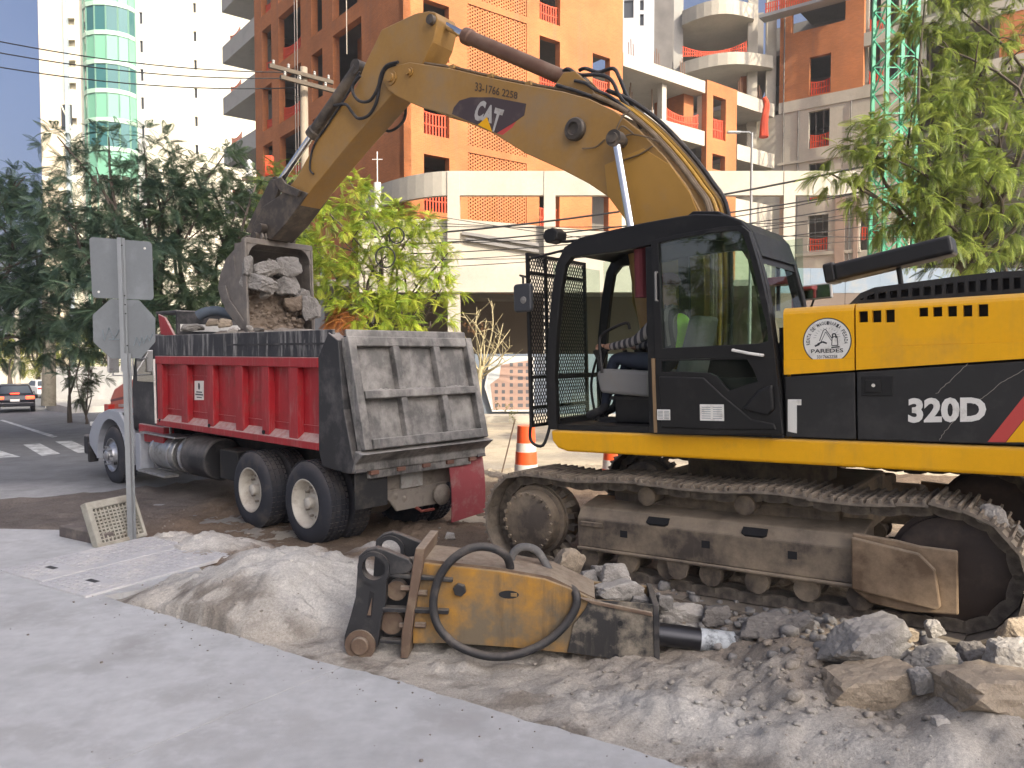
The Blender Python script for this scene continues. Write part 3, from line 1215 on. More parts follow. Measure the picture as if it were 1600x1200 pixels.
def undercarriage(yc, sg):
    """track frame, rollers, final drive, idler and guards; sg = +1 when the outer face is towards +Y"""
    fr = MB()
    sec = [(yc - sg * .19, .30), (yc + sg * .20, .30), (yc + sg * .20, .56), (yc + sg * .13, .655), (yc - sg * .19, .72)]
    x0, x1 = -1.22, 1.22
    fr.prism(sec, x0, x1, 'X')
    fr.box(x0, x1, yc + sg * .20, yc + sg * .225, .275, .305)
    f = part('track_frame', fr, frame_m, ex, bevel=.012)
    # openings in the top slope and side, as near-black plates in place of their shade
    for xx in (.42, -.42):
        m = basis((xx, yc + sg * .168, .611), (1, 0, 0), (0, -.807 * sg, .59), (0, .59 * sg, .807))
        part('mud_hole', MB().prism([(-.10, -.035), (-.07, -.052), (.07, -.052), (.10, -.035), (.10, .035), (.07, .052), (-.07, .052), (-.10, .035)], -.02, .004, 'Z').xf(m), inner_shade, f)
    for xx in (.74, -.02, -.72):
        part('side_hole', MB().box(xx - .035, xx + .035, yc + sg * .19, yc + sg * .2035, .43, .49), inner_shade, f)
    part('step_rib', MB().box(.95, 1.18, yc + sg * .2, yc + sg * .218, .49, .535), frame_m, f, bevel=.008)
    g = MB().prism([(.12, .30), (.34, .30), (.31, .17), (.26, .135), (.2, .135), (.15, .17)], yc + sg * .19, yc + sg * .215)
    part('guide_guard', g, frame_m, f, bevel=.006)
    g2 = MB().prism([(-.55, .30), (-.83, .30), (-.80, .18), (-.58, .18)], yc + sg * .19, yc + sg * .21)
    # final drive with bolted cover
    d = part('final_drive', MB().lathe((SPX, yc - sg * .25, SPZ), (0, sg, 0), [(0, .30), (.30, .30), (.33, .335), (.36, .335), (.37, .30), (.47, .285), (.485, .26), (.49, .0)], 40), frame_m, ex, smooth=True)
    bo = MB()
    for k in range(20):
        a = k * 2 * math.pi / 20
        c = Vector((SPX + .265 * math.cos(a), yc + sg * .225, SPZ + .265 * math.sin(a)))
        bo.cyl(c, c + Vector((0, sg * .028, 0)), .02, n=6)
    stuff(part('cover_bolts', bo, frame_m, d))
    # sprocket teeth behind the cover
    te = MB()
    for k in range(21):
        a = k * 2 * math.pi / 21
        m = basis((SPX + .36 * math.cos(a), yc, SPZ + .36 * math.sin(a)), (math.cos(a), 0, math.sin(a)), (0, 1, 0), (-math.sin(a), 0, math.cos(a)))
        te.boxm(m, .09, .08, .05)
    part('sprocket', te, steel, ex)
    idl = part('idler', MB().lathe((IDX, yc - .11, IDZ), (0, 1, 0), [(0, .2), (0, .30), (.02, .36), (.07, .36), (.08, .40), (.14, .40), (.15, .36), (.2, .36), (.22, .30), (.22, .2)], 40), M('idler_steel', (.05, .035, .028), .55, .2, var=.2, dirt=(.12, .09, .07), dirt_amt=.4, dirt_scale=4), ex, smooth=True)
    for k in range(7):
        xx = 1.12 - k * .385
        part('track_roller', MB().lathe((xx, yc - .16, .20), (0, 1, 0), [(0, .05), (0, .095), (.05, .1), (.07, .075), (.25, .075), (.27, .1), (.32, .095), (.32, .05)], 20), frame_m, ex, smooth=True)
    for xx in (.54, -.33):
        part('carrier_roller', MB().lathe((xx, yc - .12, .80), (0, sg, 0), [(0, .05), (0, .07), (.18, .07), (.2, .082), (.27, .082), (.285, .06), (.29, 0)], 24), frame_m, ex, smooth=True)
    # idler guard plate: side outline
    gp = MB()
    gp.prism([(-1.16, .27), (-1.16, .69), (-1.45, .67), (-1.60, .645), (-1.83, .64), (-1.83, .20), (-1.50, .17), (-1.28, .19)], yc + sg * .205, yc + sg * .235)
    gp.prism([(-1.16, .665), (-1.60, .60), (-1.70, .50), (-1.73, .25), (-1.70, .22), (-1.16, .285)], yc + sg * .235, yc + sg * .275)
    part('idler_guard', gp, M('guard_paint', (.13, .085, .05), .6, .1, var=.2, vscale=3, dirt=(.33, .24, .155), dirt_amt=.6, dirt_scale=2.5, dust=(.4, .32, .23), dust_amt=.9, bump=.12), ex, bevel=.012)


undercarriage(1.19, 1)
undercarriage(-1.19, -1)
part('car_body', MB().prism([(-.9, -.75), (.9, -.75), (1.0, -1.1), (.4, -1.12), (-.4, -1.12), (-1.0, -1.1)], .42, .8, 'Z').prism([(-.9, .75), (.9, .75), (1.0, 1.1), (.4, 1.12), (-.4, 1.12), (-1.0, 1.1)], .42, .8, 'Z').box(-.95, .95, -.8, .8, .38, .86), frame_m, ex, bevel=.03)
part('slew_ring', MB().cyl((0, 0, .84), (0, 0, 1.17), .68, n=48), frame_m, ex, smooth=True)

# ---------------------------------------------------------------- upper structure
SK = 1.38
zb_, zt_ = 1.16, 1.355
dk = MB()
dk.prism([(1.50, zt_), (1.49, zt_ - .1), (1.43, zb_ + .03), (1.33, zb_), (-2.55, zb_), (-2.6, zt_)], SK - .10, SK)
dk.prism([(1.50, zt_), (1.49, zt_ - .1), (1.43, zb_ + .03), (1.33, zb_), (-2.55, zb_), (-2.6, zt_)], -SK, -SK + .10)
part('side_skirt', dk, yellow, ex, bevel=.025, seg=3)
part('deck', MB().box(-2.5, 1.40, -SK + .1, SK - .1, zb_ + .03, zt_ - .02), blk, ex)

HX0, HX1, HZ = -.68, -2.62, 2.355
part('engine_bay', MB().box(HX1 + .05, HX0 - .03, -SK + .05, SK - .06, zt_ - .01, HZ - .05), inner_shade, ex)
# dividing line of the two colours
da, db = EX.tr(1232, 586, SK), EX.tr(1530, 566, SK)


def zdiv(x):
    return da[1] + (db[1] - da[1]) * (x - da[0]) / (db[0] - da[0])


xs_seam = EX.tr(1337, 560, SK)[0]
YP = SK + .005
gap = .006
# lower black panels
for (xa, xb) in ((HX0, xs_seam + gap), (xs_seam - gap, HX1)):
    part('lower_side_panel', MB().prism([(xa, zt_ + .012), (xb, zt_ + .012), (xb, zdiv(xb) - .012), (xa, zdiv(xa) - .012)], SK - .05, YP), blk, ex, bevel=.008)


def upper_panel(xa, xb, slots):
    """panel of the yellow side: gently crowned, top edge rolled over, with open slots"""
    n = 10
    mb = MB()
    z0a, z0b = zdiv(xa) + .006, zdiv(xb) + .006
    zt2 = HZ - .07
    return mb


slotsA = []
for (a, b) in ((1342, 1356), (1363, 1377), (1384, 1398)):
    p, q = EX.tr(a, 504, YP), EX.tr(b, 474, YP)
    slotsA.append((p[0], q[0], p[1], q[1]))
for (a, b) in ((1436, 1450), (1458, 1472), (1481, 1495), (1505, 1519), (1529, 1544)):
    p, q = EX.tr(a, 495, YP), EX.tr(b, 464, YP)
    slotsA.append((p[0], q[0], p[1], q[1]))
zlow = max(zdiv(HX0), zdiv(HX1)) + .02
ZT = HZ - .06
for (xa, xb, sl) in ((xs_seam + gap, HX0, []), (HX1, xs_seam - gap, slotsA)):
    mb = MB()
    zmid = max(zdiv(xa), zdiv(xb)) + .09
    # lower lip (folded), middle field with slots, rolled top edge
    mb.prism([(xa, zdiv(xa) + .004), (xb, zdiv(xb) + .004), (xb, zmid), (xa, zmid)], SK - .03, YP + .012)
    holes(mb, xa, xb, zmid + .0005, ZT, sl, SK - .035, YP + .004)
    arc = [(SK - .03, ZT), (YP + .004, ZT)] + [(YP + .004 - .06 * (1 - math.cos(a)), ZT + .06 * math.sin(a)) for a in np.linspace(.2, math.pi / 2, 5)] + [(SK - .6, ZT + .06), (SK - .6, ZT + .03), (SK - .08, ZT + .03)]
    mb.prism(arc, xa, xb, 'X')
    part('upper_side_panel', mb, yellow, ex)
part('hood_top', MB().box(HX1, HX0, -SK, SK - .61, HZ - .04, HZ), yellow, ex)
part('rear_side_panel', MB().box(HX1, HX0, -SK, -SK + .06, zt_, HZ - .045), yellow, ex)
part('front_bulkhead', MB().box(HX0 - .03, HX0, -SK + .07, SK - .07, zt_, HZ - .05), yellow, ex)
cw = MB().prism([(-2.63, -1.37), (-2.63, 1.37), (-2.75, 1.33), (-2.98, .9), (-3.08, .3), (-3.08, -.3), (-2.98, -.9), (-2.75, -1.33)], 1.1, 2.3, 'Z')
part('counterweight', cw, yellow, ex, bevel=.05, seg=3)

# raised black engine cover with a row of openings
YH = 1.18
hp = T([(1326, 476), (1344, 458), (1366, 449), (1425, 441), (1500, 431), (1565, 424), (1600, 423)], YH)
hp.append((HX1 + .1, hp[-1][1]))
base_z = HZ - .005
hood_in = [(hp[0][0], base_z)] + hp + [(HX1 + .1, base_z)]
eh = part('engine_cover', MB().prism([(x, z if z <= base_z + .001 else z - .03) for x, z in hood_in], -.9, YH - .05), inner_shade, ex)
cov = MB()
top = [hp[0]] + hp[1:]
for (a, b) in zip(top[:-1], top[1:]):
    th_ = .045
    cov.add([(a[0], -.9, a[1]), (b[0], -.9, b[1]), (b[0], YH, b[1]), (a[0], YH, a[1]), (a[0], -.9, a[1] - th_), (b[0], -.9, b[1] - th_), (b[0], YH, b[1] - th_), (a[0], YH, a[1] - th_)],
            [(0, 1, 2, 3), (7, 6, 5, 4), (3, 2, 6, 7), (0, 4, 5, 1)])
part('cover_top', cov, blk, eh)


def hood_z(x):
    xs_ = [q[0] for q in hp][::-1]
    return float(np.interp(x, xs_, [q[1] for q in hp][::-1]))


part('cover_sill', MB().prism([(hp[0][0] + .02, base_z), (HX1 + .1, base_z), (HX1 + .1, base_z + .05), (hp[0][0] - .06, base_z + .04)], YH - .05, YH + .004), blk, eh)
bx_ = [1352 + 17.6 * i for i in range(16)]
for px_ in bx_:
    x = EX.tr(px_, 460, YH)[0]
    part('cover_bar', MB().box(x - .013, x + .013, YH - .03, YH + .002, base_z + .02, hood_z(x) - .02), blk, eh)
# opened hatch lid leaning over the engine cover, on a strut
l0, l1 = EX.tr(1292, 428, -.1), EX.tr(1440, 392, -.1)
dx_, dz_ = l1[0] - l0[0], l1[1] - l0[1]
ln = math.hypot(dx_, dz_)
m = basis((l0[0], -.1, l0[1]), (dx_ / ln, 0, dz_ / ln), (0, 1, 0), (-dz_ / ln, 0, dx_ / ln))
if m.col[2][2] < 0:
    m = basis((l0[0], -.1, l0[1]), (dx_ / ln, 0, dz_ / ln), (0, -1, 0), (dz_ / ln, 0, -dx_ / ln))
hl = part('hatch_lid', MB().box(.09, ln + .25, -.14, .14, -.10, .06).xf(m), blk, ex, bevel=.03, seg=3)
part('lid_lip', MB().box(0, .10, -.13, .13, -.1, .08).xf(m), blk, hl, bevel=.02)
s0, s1 = EX.tr(1412, 440, -.1), EX.tr(1403, 410, -.1)
part('lid_strut', MB().cyl((s0[0], -.1, s0[1] - .2), (s1[0], -.1, s1[1]), .022, n=10), cabblk, hl)

# decals
YD = YP + .002
let = MB()
q = T([(1419, 622), (1541, 620), (1541, 659), (1419, 661)], YD)
text_quad(let, '320D', q, YD, .045)
part('number_decal', let, white_d, ex)
sc_ = MB().prism(T([(1543, 690.5), (1571, 691), (1660, 580), (1632, 579)], YD), YD - .004, YD + .002)
part('stripe_decal', sc_, red_d, ex)
part('stripe_decal', MB().prism(T([(1572, 691), (1680, 691), (1700, 580), (1661, 580)], YD), YD - .004, YD + .0025), yellow, ex)
part('letter_decal', MB().prism(T([(1231, 624), (1252, 624), (1252, 633), (1245, 633), (1245, 677), (1231, 674)], YD), YD - .004, YD + .002), white_d, ex)
lk = EX.tr(1366, 602, YD)
f1, f2 = EX.tr(1346, 619, YD), EX.tr(1395, 587, YD)
lf = part('latch_plate', MB().prism([(f1[0], f1[1]), (f2[0], f1[1]), (f2[0], f2[1]), (f1[0], f2[1])], YD - .01, YD + .006), cabblk, ex, bevel=.006)
g1, g2 = EX.tr(1353, 613, YD), EX.tr(1377, 593, YD)
part('latch', MB().box(g1[0], g2[0], YD + .004, YD + .02, g1[1], g2[1]), cabblk, lf, bevel=.005)
part('key_lock', MB().cyl((lk[0], YD + .015, lk[1]), (lk[0], YD + .03, lk[1]), .013, n=14), chrome, lf)
for sp in ([(1513, 568), (1490, 590), (1463, 615)], [(1600, 578), (1565, 598), (1535, 622), (1520, 632)], [(1494, 655), (1478, 672), (1468, 688)]):
    pts_ = spline([Vector((a, YD + .001, b)) for a, b in T(sp, YD)], 8)
    part('paint_scratch', MB().tube([p + Vector((random.uniform(-.004, .004), 0, random.uniform(-.004, .004))) for p in pts_], .0022, 4), M('scratch', (.3, .27, .23), .8), ex)

# round company sticker
cs = EX.tr(1292, 533, YP + .006)
cr = abs(EX.tr(1330, 533, YP)[0] - EX.tr(1254, 533, YP)[0]) / 2
YS = YP + .0065
stk = part('round_sticker', MB().cyl((cs[0], YS - .004, cs[1]), (cs[0], YS, cs[1]), cr, n=64), black_d, ex)
part('sticker_face', MB().cyl((cs[0], YS - .003, cs[1]), (cs[0], YS + .0012, cs[1]), cr * .955, n=64), white_d, stk)
sl_ = MB()
msg = 'RENTA DE MAQUINARIA PESADA'
for i, ch in enumerate(msg):
    if ch == ' ':
        continue
    n_, f_, _ = text_geo(ch, .012)
    ang = math.pi * (1.04 - 1.08 * i / (len(msg) - 1))
    rx_, rz_ = math.cos(ang), math.sin(ang)
    tx_, tz_ = rz_, -rx_
    for_v = []
    cw_, chh = cr * .085, cr * .155
    for a, b, c in n_:
        u_ = (a - .5) * cw_
        w_ = cr * .70 + b * chh
        for_v.append((cs[0] - (rx_ * w_ + tx_ * u_), YS + .0012 + .0012 * c, cs[1] + rz_ * w_ + tz_ * u_))
    sl_.add(for_v, f_)


def srect(u0, u1, w0, w1):
    return [(cs[0] - u0 * cr, cs[1] + w1 * cr), (cs[0] - u1 * cr, cs[1] + w1 * cr), (cs[0] - u1 * cr, cs[1] + w0 * cr), (cs[0] - u0 * cr, cs[1] + w0 * cr)]


text_quad(sl_, 'PAREDES', srect(-.66, .66, -.50, -.33), YS + .0012, .02, .0012)
text_quad(sl_, '3317662258', srect(-.42, .42, -.74, -.60), YS + .0012, .01, .0012)
stuff(part('sticker_lettering', sl_, black_d, stk))
# line drawing on the sticker: a little digger at work with rays
dr = MB()


def sline(pts, w=.012):
    for (a, b), (c, d) in zip(pts[:-1], pts[1:]):
        l_ = math.hypot(c - a, d - b)
        nx, ny = -(d - b) / l_ * w, (c - a) / l_ * w
        dr.add([(cs[0] - (a + nx) * cr, YS + .0022, cs[1] + (b + ny) * cr), (cs[0] - (c + nx) * cr, YS + .0022, cs[1] + (d + ny) * cr),
                (cs[0] - (c - nx) * cr, YS + .0022, cs[1] + (d - ny) * cr), (cs[0] - (a - nx) * cr, YS + .0022, cs[1] + (b - ny) * cr)], [(0, 1, 2, 3)])


sline([(.18, -.28), (.52, -.26)], .03)
sline([(.2, -.2), (.22, .16), (.42, .2), (.45, -.2), (.2, -.2)], .018)
sline([(.24, .12), (.24, .3), (.36, .3), (.38, .12)], .03)
sline([(.22, .1), (-.05, .52), (-.14, .46), (-.3, 0.02)], .016)
sline([(.2, 0), (-.04, .40), (-.24, -.02)], .012)
sline([(-.38, -.12), (-.18, -.02), (.0, -.1)], .035)
sline([(-.5, -.2), (-.3, -.12)], .04)
for a in np.linspace(.15, math.pi - .15, 13):
    sline([(.45 * math.cos(a), .1 + .42 * math.sin(a)), (.56 * math.cos(a), .1 + .48 * math.sin(a))], .006)
part('sticker_drawing', dr, black_d, stk)

# ---------------------------------------------------------------- cab
CY0, CY1 = .40, 1.38
outer = T([(856, 672), (853, 590), (856, 520), (862, 455), (869, 412), (881, 386), (905, 371), (960, 358), (1010, 347), (1060, 338), (1088, 334), (1135, 336), (1157, 344), (1172, 360), (1186, 398),
           (1200, 452), (1213, 540), (1222, 625), (1226, 689)], CY1)
cz0 = zt_ + .005
outer[0] = (outer[0][0], cz0)
outer[-1] = (outer[-1][0], cz0)
cabp = part('cab', MB().box(outer[-1][0] + .02, outer[0][0] - .02, CY0, CY1 - .02, cz0, cz0 + .05), cabblk, ex)
cabp.name = 'cab'


def bar_along(pts, w, y0, y1, mb):
    """square-ish bar following an (x, z) path, w wide inward (to the right of travel)"""
    n = len(pts)
    inn = []
    for i in range(n):
        a, b = Vector(pts[max(i - 1, 0)]), Vector(pts[min(i + 1, n - 1)])
        d = (b - a).normalized()
        ww = w[i] if isinstance(w, list) else w
        inn.append((pts[i][0] - d.y * -1 * -ww * -1, pts[i][1] + d.x * ww) if False else (pts[i][0] + d.y * ww, pts[i][1] - d.x * ww))
    for i in range(n - 1):
        quad = [pts[i], pts[i + 1], inn[i + 1], inn[i]]
        mb.prism(quad, y0, y1)
    return inn


# travel from front foot up over the roof to the rear foot: X decreasing on the roof -> inner side
rev = outer
cen2 = Vector((sum(q[0] for q in outer) / len(outer), sum(q[1] for q in outer) / len(outer)))


def inward(pts, w):
    n = len(pts)
    out = []
    for i in range(n):
        a, b = Vector(pts[max(i - 1, 0)]), Vector(pts[min(i + 1, n - 1)])
        d = (b - a).normalized()
        nn = Vector((-d.y, d.x))
        if nn.dot(cen2 - Vector(pts[i])) < 0:
            nn = -nn
        ww = w[i] if isinstance(w, (list, tuple)) else w
        out.append(tuple(Vector(pts[i]) + nn * ww))
    return out


fw_ = [.10] * 5 + [.13, .17, .2, .2, .2, .2, .2, .18, .14] + [.10] * 5
inner = inward(outer, fw_)
for yy0, yy1 in ((CY1 - .07, CY1), (CY0, CY0 + .07)):
    mb = MB()
    n = len(outer)
    vs_ = [(q[0], yy0, q[1]) for q in outer] + [(q[0], yy0, q[1]) for q in inner] + [(q[0], yy1, q[1]) for q in outer] + [(q[0], yy1, q[1]) for q in inner]
    fs_ = []
    for i in range(n - 1):
        j = i + 1
        fs_ += [(i, j, n + j, n + i), (2 * n + i, 3 * n + i, 3 * n + j, 2 * n + j), (i, 2 * n + i, 2 * n + j, j), (n + i, n + j, 3 * n + j, 3 * n + i)]
    fs_ += [(0, n, 3 * n, 2 * n), (n - 1, 3 * n - 1, 4 * n - 1, 2 * n - 1)][:1]
    mb.add(vs_, fs_)
    part('side_frame', mb, cabblk, cabp, bevel=.012)
# roof skin between the side frames
rf = MB()
ri = [i for i in range(5, 15)]
for i in ri[:-1]:
    a, b = outer[i], outer[i + 1]
    rf.add([(a[0], CY0 + .07, a[1]), (b[0], CY0 + .07, b[1]), (b[0], CY1 - .07, b[1]), (a[0], CY1 - .07, a[1]), (a[0], CY0 + .07, a[1] - .06), (b[0], CY0 + .07, b[1] - .06), (b[0], CY1 - .07, b[1] - .06), (a[0], CY1 - .07, a[1] - .06)],
           [(0, 1, 2, 3), (7, 6, 5, 4)])
part('cab_roof', rf, cabblk, cabp)
hb = T([(1078, 337), (1086, 331), (1125, 331), (1138, 339)], 1.1)
part('roof_hatch', MB().prism([(hb[0][0], hb[0][1] - .05), hb[0], hb[1], hb[2], hb[3], (hb[3][0], hb[3][1] - .05)], .55, 1.15), cabblk, cabp, bevel=.012)
# windscreen: upper and lower pane with a bar between, lintel
wz = EX.tr(866, 588, CY1)[1]
fx = outer[2][0] - .03
part('windscreen_bar', MB().box(fx - .04, fx + .01, CY0 + .07, CY1 - .07, wz - .025, wz + .02), cabblk, cabp)
part('windscreen', MB().box(fx - .012, fx - .004, CY0 + .07, CY1 - .07, wz + .02, outer[4][1] + .02), glass, cabp)
part('lower_windscreen', MB().box(fx - .012, fx - .004, CY0 + .07, CY1 - .07, cz0 + .1, wz - .025), glass, cabp)
part('front_sill', MB().box(fx - .05, fx + .03, CY0 + .07, CY1 - .07, cz0, cz0 + .1), cabblk, cabp)
# far side: pillar, waist wall and panes
xm = .55
part('far_pillar', MB().box(xm - .05, xm + .05, CY0 + .01, CY0 + .06, cz0, outer[8][1] - .1), cabblk, cabp)
part('far_waist', MB().box(outer[-1][0] + .1, xm, CY0 + .012, CY0 + .058, cz0, cz0 + .75), cabblk, cabp)
part('far_window', MB().box(outer[-2][0] + .1, outer[1][0] - .1, CY0 + .03, CY0 + .038, cz0 + .1, outer[8][1] - .15), glass, cabp)
# back wall with rear window
bx0 = outer[-1][0]
bw = MB()
bw.box(bx0 + .0, bx0 + .05, CY0 + .07, CY1 - .07, cz0, cz0 + .85)
part('rear_wall', bw, cabblk, cabp)
rw0, rw1 = Vector((bx0 + .06, 0, cz0 + .85)), Vector((outer[13][0] - .02, 0, outer[13][1] - .1))
part('rear_window', MB().add([(rw0.x, CY0 + .07, rw0.z), (rw0.x, CY1 - .07, rw0.z), (rw1.x, CY1 - .07, rw1.z), (rw1.x, CY0 + .07, rw1.z)], [(0, 1, 2, 3)]), glass, cabp)
# centre post of the near side where the door hinges
bp_ = T([(1013, 376), (1021, 676)], CY1)
part('door_post', MB().box(bp_[0][0] - .05, bp_[0][0] + .03, CY1 - .07, CY1 + .006, cz0, bp_[0][1] - .05), cabblk, cabp, bevel=.01)
part('rear_quarter', MB().prism(T([(1024, 590), (1205, 590), (1222, 680), (1024, 680)], CY1 - .03), CY1 - .06, CY1 - .02), cabblk, cabp)

# door folded back against the cab side
DY0, DY1 = CY1 + .035, CY1 + .085
d_out = T([(1017, 376), (1060, 366), (1130, 354), (1158, 352), (1170, 362), (1184, 408), (1199, 492), (1211, 570), (1219, 632), (1222, 679), (1120, 679), (1024, 677)], DY1)
door = MB()
w_up = T([(1028, 380), (1065, 371), (1130, 361), (1152, 360), (1161, 367), (1174, 408), (1188, 470), (1199, 510), (1200, 533), (1184, 537), (1120, 540), (1035, 544)], DY1)
# upper frame ring: outline that follows the upper half
d_up = T([(1017, 376), (1060, 366), (1130, 354), (1158, 352), (1170, 362), (1184, 408), (1199, 472), (1208, 530), (1211, 558), (1190, 559), (1120, 560), (1024, 562)], DY1)
door.frame2d(d_up, w_up, DY0, DY1)
w_lo = T([(1034, 564), (1100, 563), (1167, 561), (1178, 580), (1184, 596), (1160, 603), (1138, 611), (1128, 599), (1119, 588), (1108, 583), (1070, 581), (1034, 581)], DY1)
d_lo = T([(1024, 562), (1100, 561), (1211, 558), (1214, 590), (1217, 615), (1222, 679), (1160, 679), (1140, 679), (1118, 679), (1100, 679), (1065, 678), (1024, 677)], DY1)
door.frame2d(d_lo, w_lo, DY0, DY1)
dp = part('door', door, cabblk, cabp, bevel=.01)
part('door_glass', MB().prism(ring_poly(w_up, -.006), DY0 + .015, DY0 + .021), door_glass, dp)
part('lower_door_glass', MB().prism(ring_poly(w_lo, -.004), DY0 + .015, DY0 + .021), glass, dp)
hm = T([(1144, 547), (1170, 552), (1189, 555)], DY1 + .04)
part('door_handle', MB().tube([(hm[0][0], DY1, hm[0][1]), (hm[0][0], DY1 + .035, hm[0][1]), (hm[1][0], DY1 + .045, hm[1][1]), (hm[2][0], DY1 + .035, hm[2][1]), (hm[2][0], DY1, hm[2][1])], .012, 8), white_d, dp)
hr = T([(1024, 425), (1025, 470)], DY1 + .03)
part('grab_rail', MB().tube([(hr[0][0], DY1, hr[0][1]), (hr[0][0], DY1 + .03, hr[0][1]), (hr[1][0], DY1 + .03, hr[1][1]), (hr[1][0], DY1, hr[1][1])], .011, 8), greyplast, dp)
part('door_edge_strip', MB().prism(T([(1018, 560), (1023, 560), (1027, 676), (1022, 676)], DY1), DY0, DY1 + .004), M('rust_strip', (.25, .16, .08), .7, var=.2), dp)
dec = T([(1030, 588), (1100, 590), (1130, 618), (1175, 655), (1210, 662), (1214, 672), (1140, 672), (1034, 668)], DY1)
part('moulded_panel', MB().prism(dec, DY1 - .01, DY1 + .015), cabblk, dp, bevel=.012, seg=3)
lp = T([(1160, 640), (1185, 610), (1208, 600), (1211, 640), (1200, 650)], DY1)
part('wheel_shaped_bulge', MB().prism(lp, DY1 - .01, DY1 + .03), cabblk, dp, bevel=.02, seg=3)
for (x0, x1, y0, y1) in ((1027, 1047, 640, 656), (1094, 1131, 632, 657)):
    p, q = EX.tr(x0, y1, DY1 + .016), EX.tr(x1, y0, DY1 + .016)
    s_ = part('paper_label', MB().box(p[0], q[0], DY1 + .01, DY1 + .0175, p[1], q[1]), white_d, dp)
    ln_ = MB()
    for k in range(6):
        z = p[1] + (q[1] - p[1]) * (k + 1) / 7.5
        for (a, b) in ((.08, .45), (.55, .92)):
            ln_.box(p[0] + (q[0] - p[0]) * a, p[0] + (q[0] - p[0]) * b, DY1 + .0176, DY1 + .0182, z, z + .005)
    part('label_print', ln_, M('print_grey', (.25, .26, .27), .7), s_)
# steps / gap under the door, lamps, mirror
lm = EX.tr(868, 370, 1.2)
part('work_lamp', MB().prism([(lm[0] + .085, lm[1] + .0), (lm[0] + .06, lm[1] + .06), (lm[0] - .03, lm[1] + .075), (lm[0] - .085, lm[1] + .03), (lm[0] - .07, lm[1] - .05), (lm[0] + .05, lm[1] - .065)], 1.12, 1.3), cabblk, cabp, bevel=.015)
part('lamp_arm', MB().tube([(lm[0] - .05, 1.2, lm[1] - .05), (lm[0] - .12, 1.2, lm[1] - .06), (outer[6][0] - .1, 1.2, outer[6][1])], .015, 6), cabblk, cabp)

# mesh guard standing in front of the windscreen
GX = EX.tr(826, 530, 1.46)[0]
gz0, gz1 = EX.tr(833, 668, 1.46)[1], EX.tr(836, 393, 1.46)[1]
gy0, gy1 = .42, 1.46
gd = MB()
for (a, b, c, d) in ((gy1 - .03, gy1, gz0, gz1), (gy0, gy0 + .03, gz0, gz1)):
    gd.box(GX - .015, GX + .015, a, b, c, d)
for z in (gz0, gz0 + .17, wz - .02, gz1 - .2, gz1 - .03):
    gd.box(GX - .014, GX + .014, gy0 + .03, gy1 - .03, z, z + .03)
gd.box(GX - .012, GX + .012, gy1 - .32, gy1 - .295, gz0 + .03, gz1 - .03)
gp_ = part('windscreen_guard', gd, cabblk, ex)
wm_ = MB()
W_, H_ = gy1 - gy0 - .06, gz1 - gz0 - .06
st_ = .042
k = 0
slope = 1.6
for sgn in (1, -1):
    c = -H_ / slope
    while c < W_ + H_ / slope:
        # line y = c + sgn * z / slope, clipped to the frame
        pts_ = []
        for z in np.linspace(0, H_, 2):
            pts_.append((c + (z / slope if sgn > 0 else (H_ - z) / slope), z))
        (ya, za), (yb, zb2) = pts_
        t0, t1 = 0.0, 1.0
        dy = yb - ya
        if abs(dy) > 1e-9:
            ta, tb = (0 - ya) / dy, (W_ - ya) / dy
            t0, t1 = max(0, min(ta, tb)), min(1, max(ta, tb))
        if t1 > t0 + .01:
            p0_ = (ya + dy * t0, za + (zb2 - za) * t0)
            p1_ = (ya + dy * t1, za + (zb2 - za) * t1)
            m0, m1 = Vector((GX + .003 * sgn, gy0 + .03 + p0_[0], gz0 + .03 + p0_[1])), Vector((GX + .003 * sgn, gy0 + .03 + p1_[0], gz0 + .03 + p1_[1]))
            wm_.cyl(m0, m1, .0048, n=4, caps=False)
        c += st_
stuff(part('wire_mesh', wm_, cabblk, gp_, fix=False))
part('guard_bracket', MB().tube([(GX, gy1 - .02, gz0 + .1), (GX + .02, gy1 - .02, gz0 - .12), (GX - .1, gy1 - .05, gz0 - .17), (outer[0][0], CY1 - .05, cz0 + .05)], .015, 8, smooth=5), cabblk, gp_)
part('guard_bracket', MB().tube([(GX, gy1 - .02, gz1 - .06), (outer[5][0], CY1 - .04, outer[5][1] - .02)], .013, 6), cabblk, gp_)
mr = EX.tr(818, 466, 1.52)
mi = part('side_mirror', MB().prism([(mr[0] + .085, mr[1] - .13), (mr[0] + .1, mr[1] - .1), (mr[0] + .1, mr[1] + .11), (mr[0] + .085, mr[1] + .135), (mr[0] - .085, mr[1] + .135), (mr[0] - .1, mr[1] + .11), (mr[0] - .1, mr[1] - .1), (mr[0] - .085, mr[1] - .13)], 1.49, 1.55), M('mirror_shell', (.035, .037, .042), .5), gp_, bevel=.02, seg=3)
part('mirror_boss', MB().lathe((mr[0] - .02, 1.548, mr[1] - .02), (0, 1, 0), [(0, .035), (.012, .03), (.014, .012), (.02, 0)], 16), greyplast, mi, smooth=True)
part('mirror_arm', MB().tube([(GX, gy1 - .02, mr[1] + .2), (GX + .06, gy1 + .03, mr[1] + .22), (mr[0], 1.52, mr[1] + .2), (mr[0], 1.52, mr[1] + .13)], .011, 6), cabblk, mi)
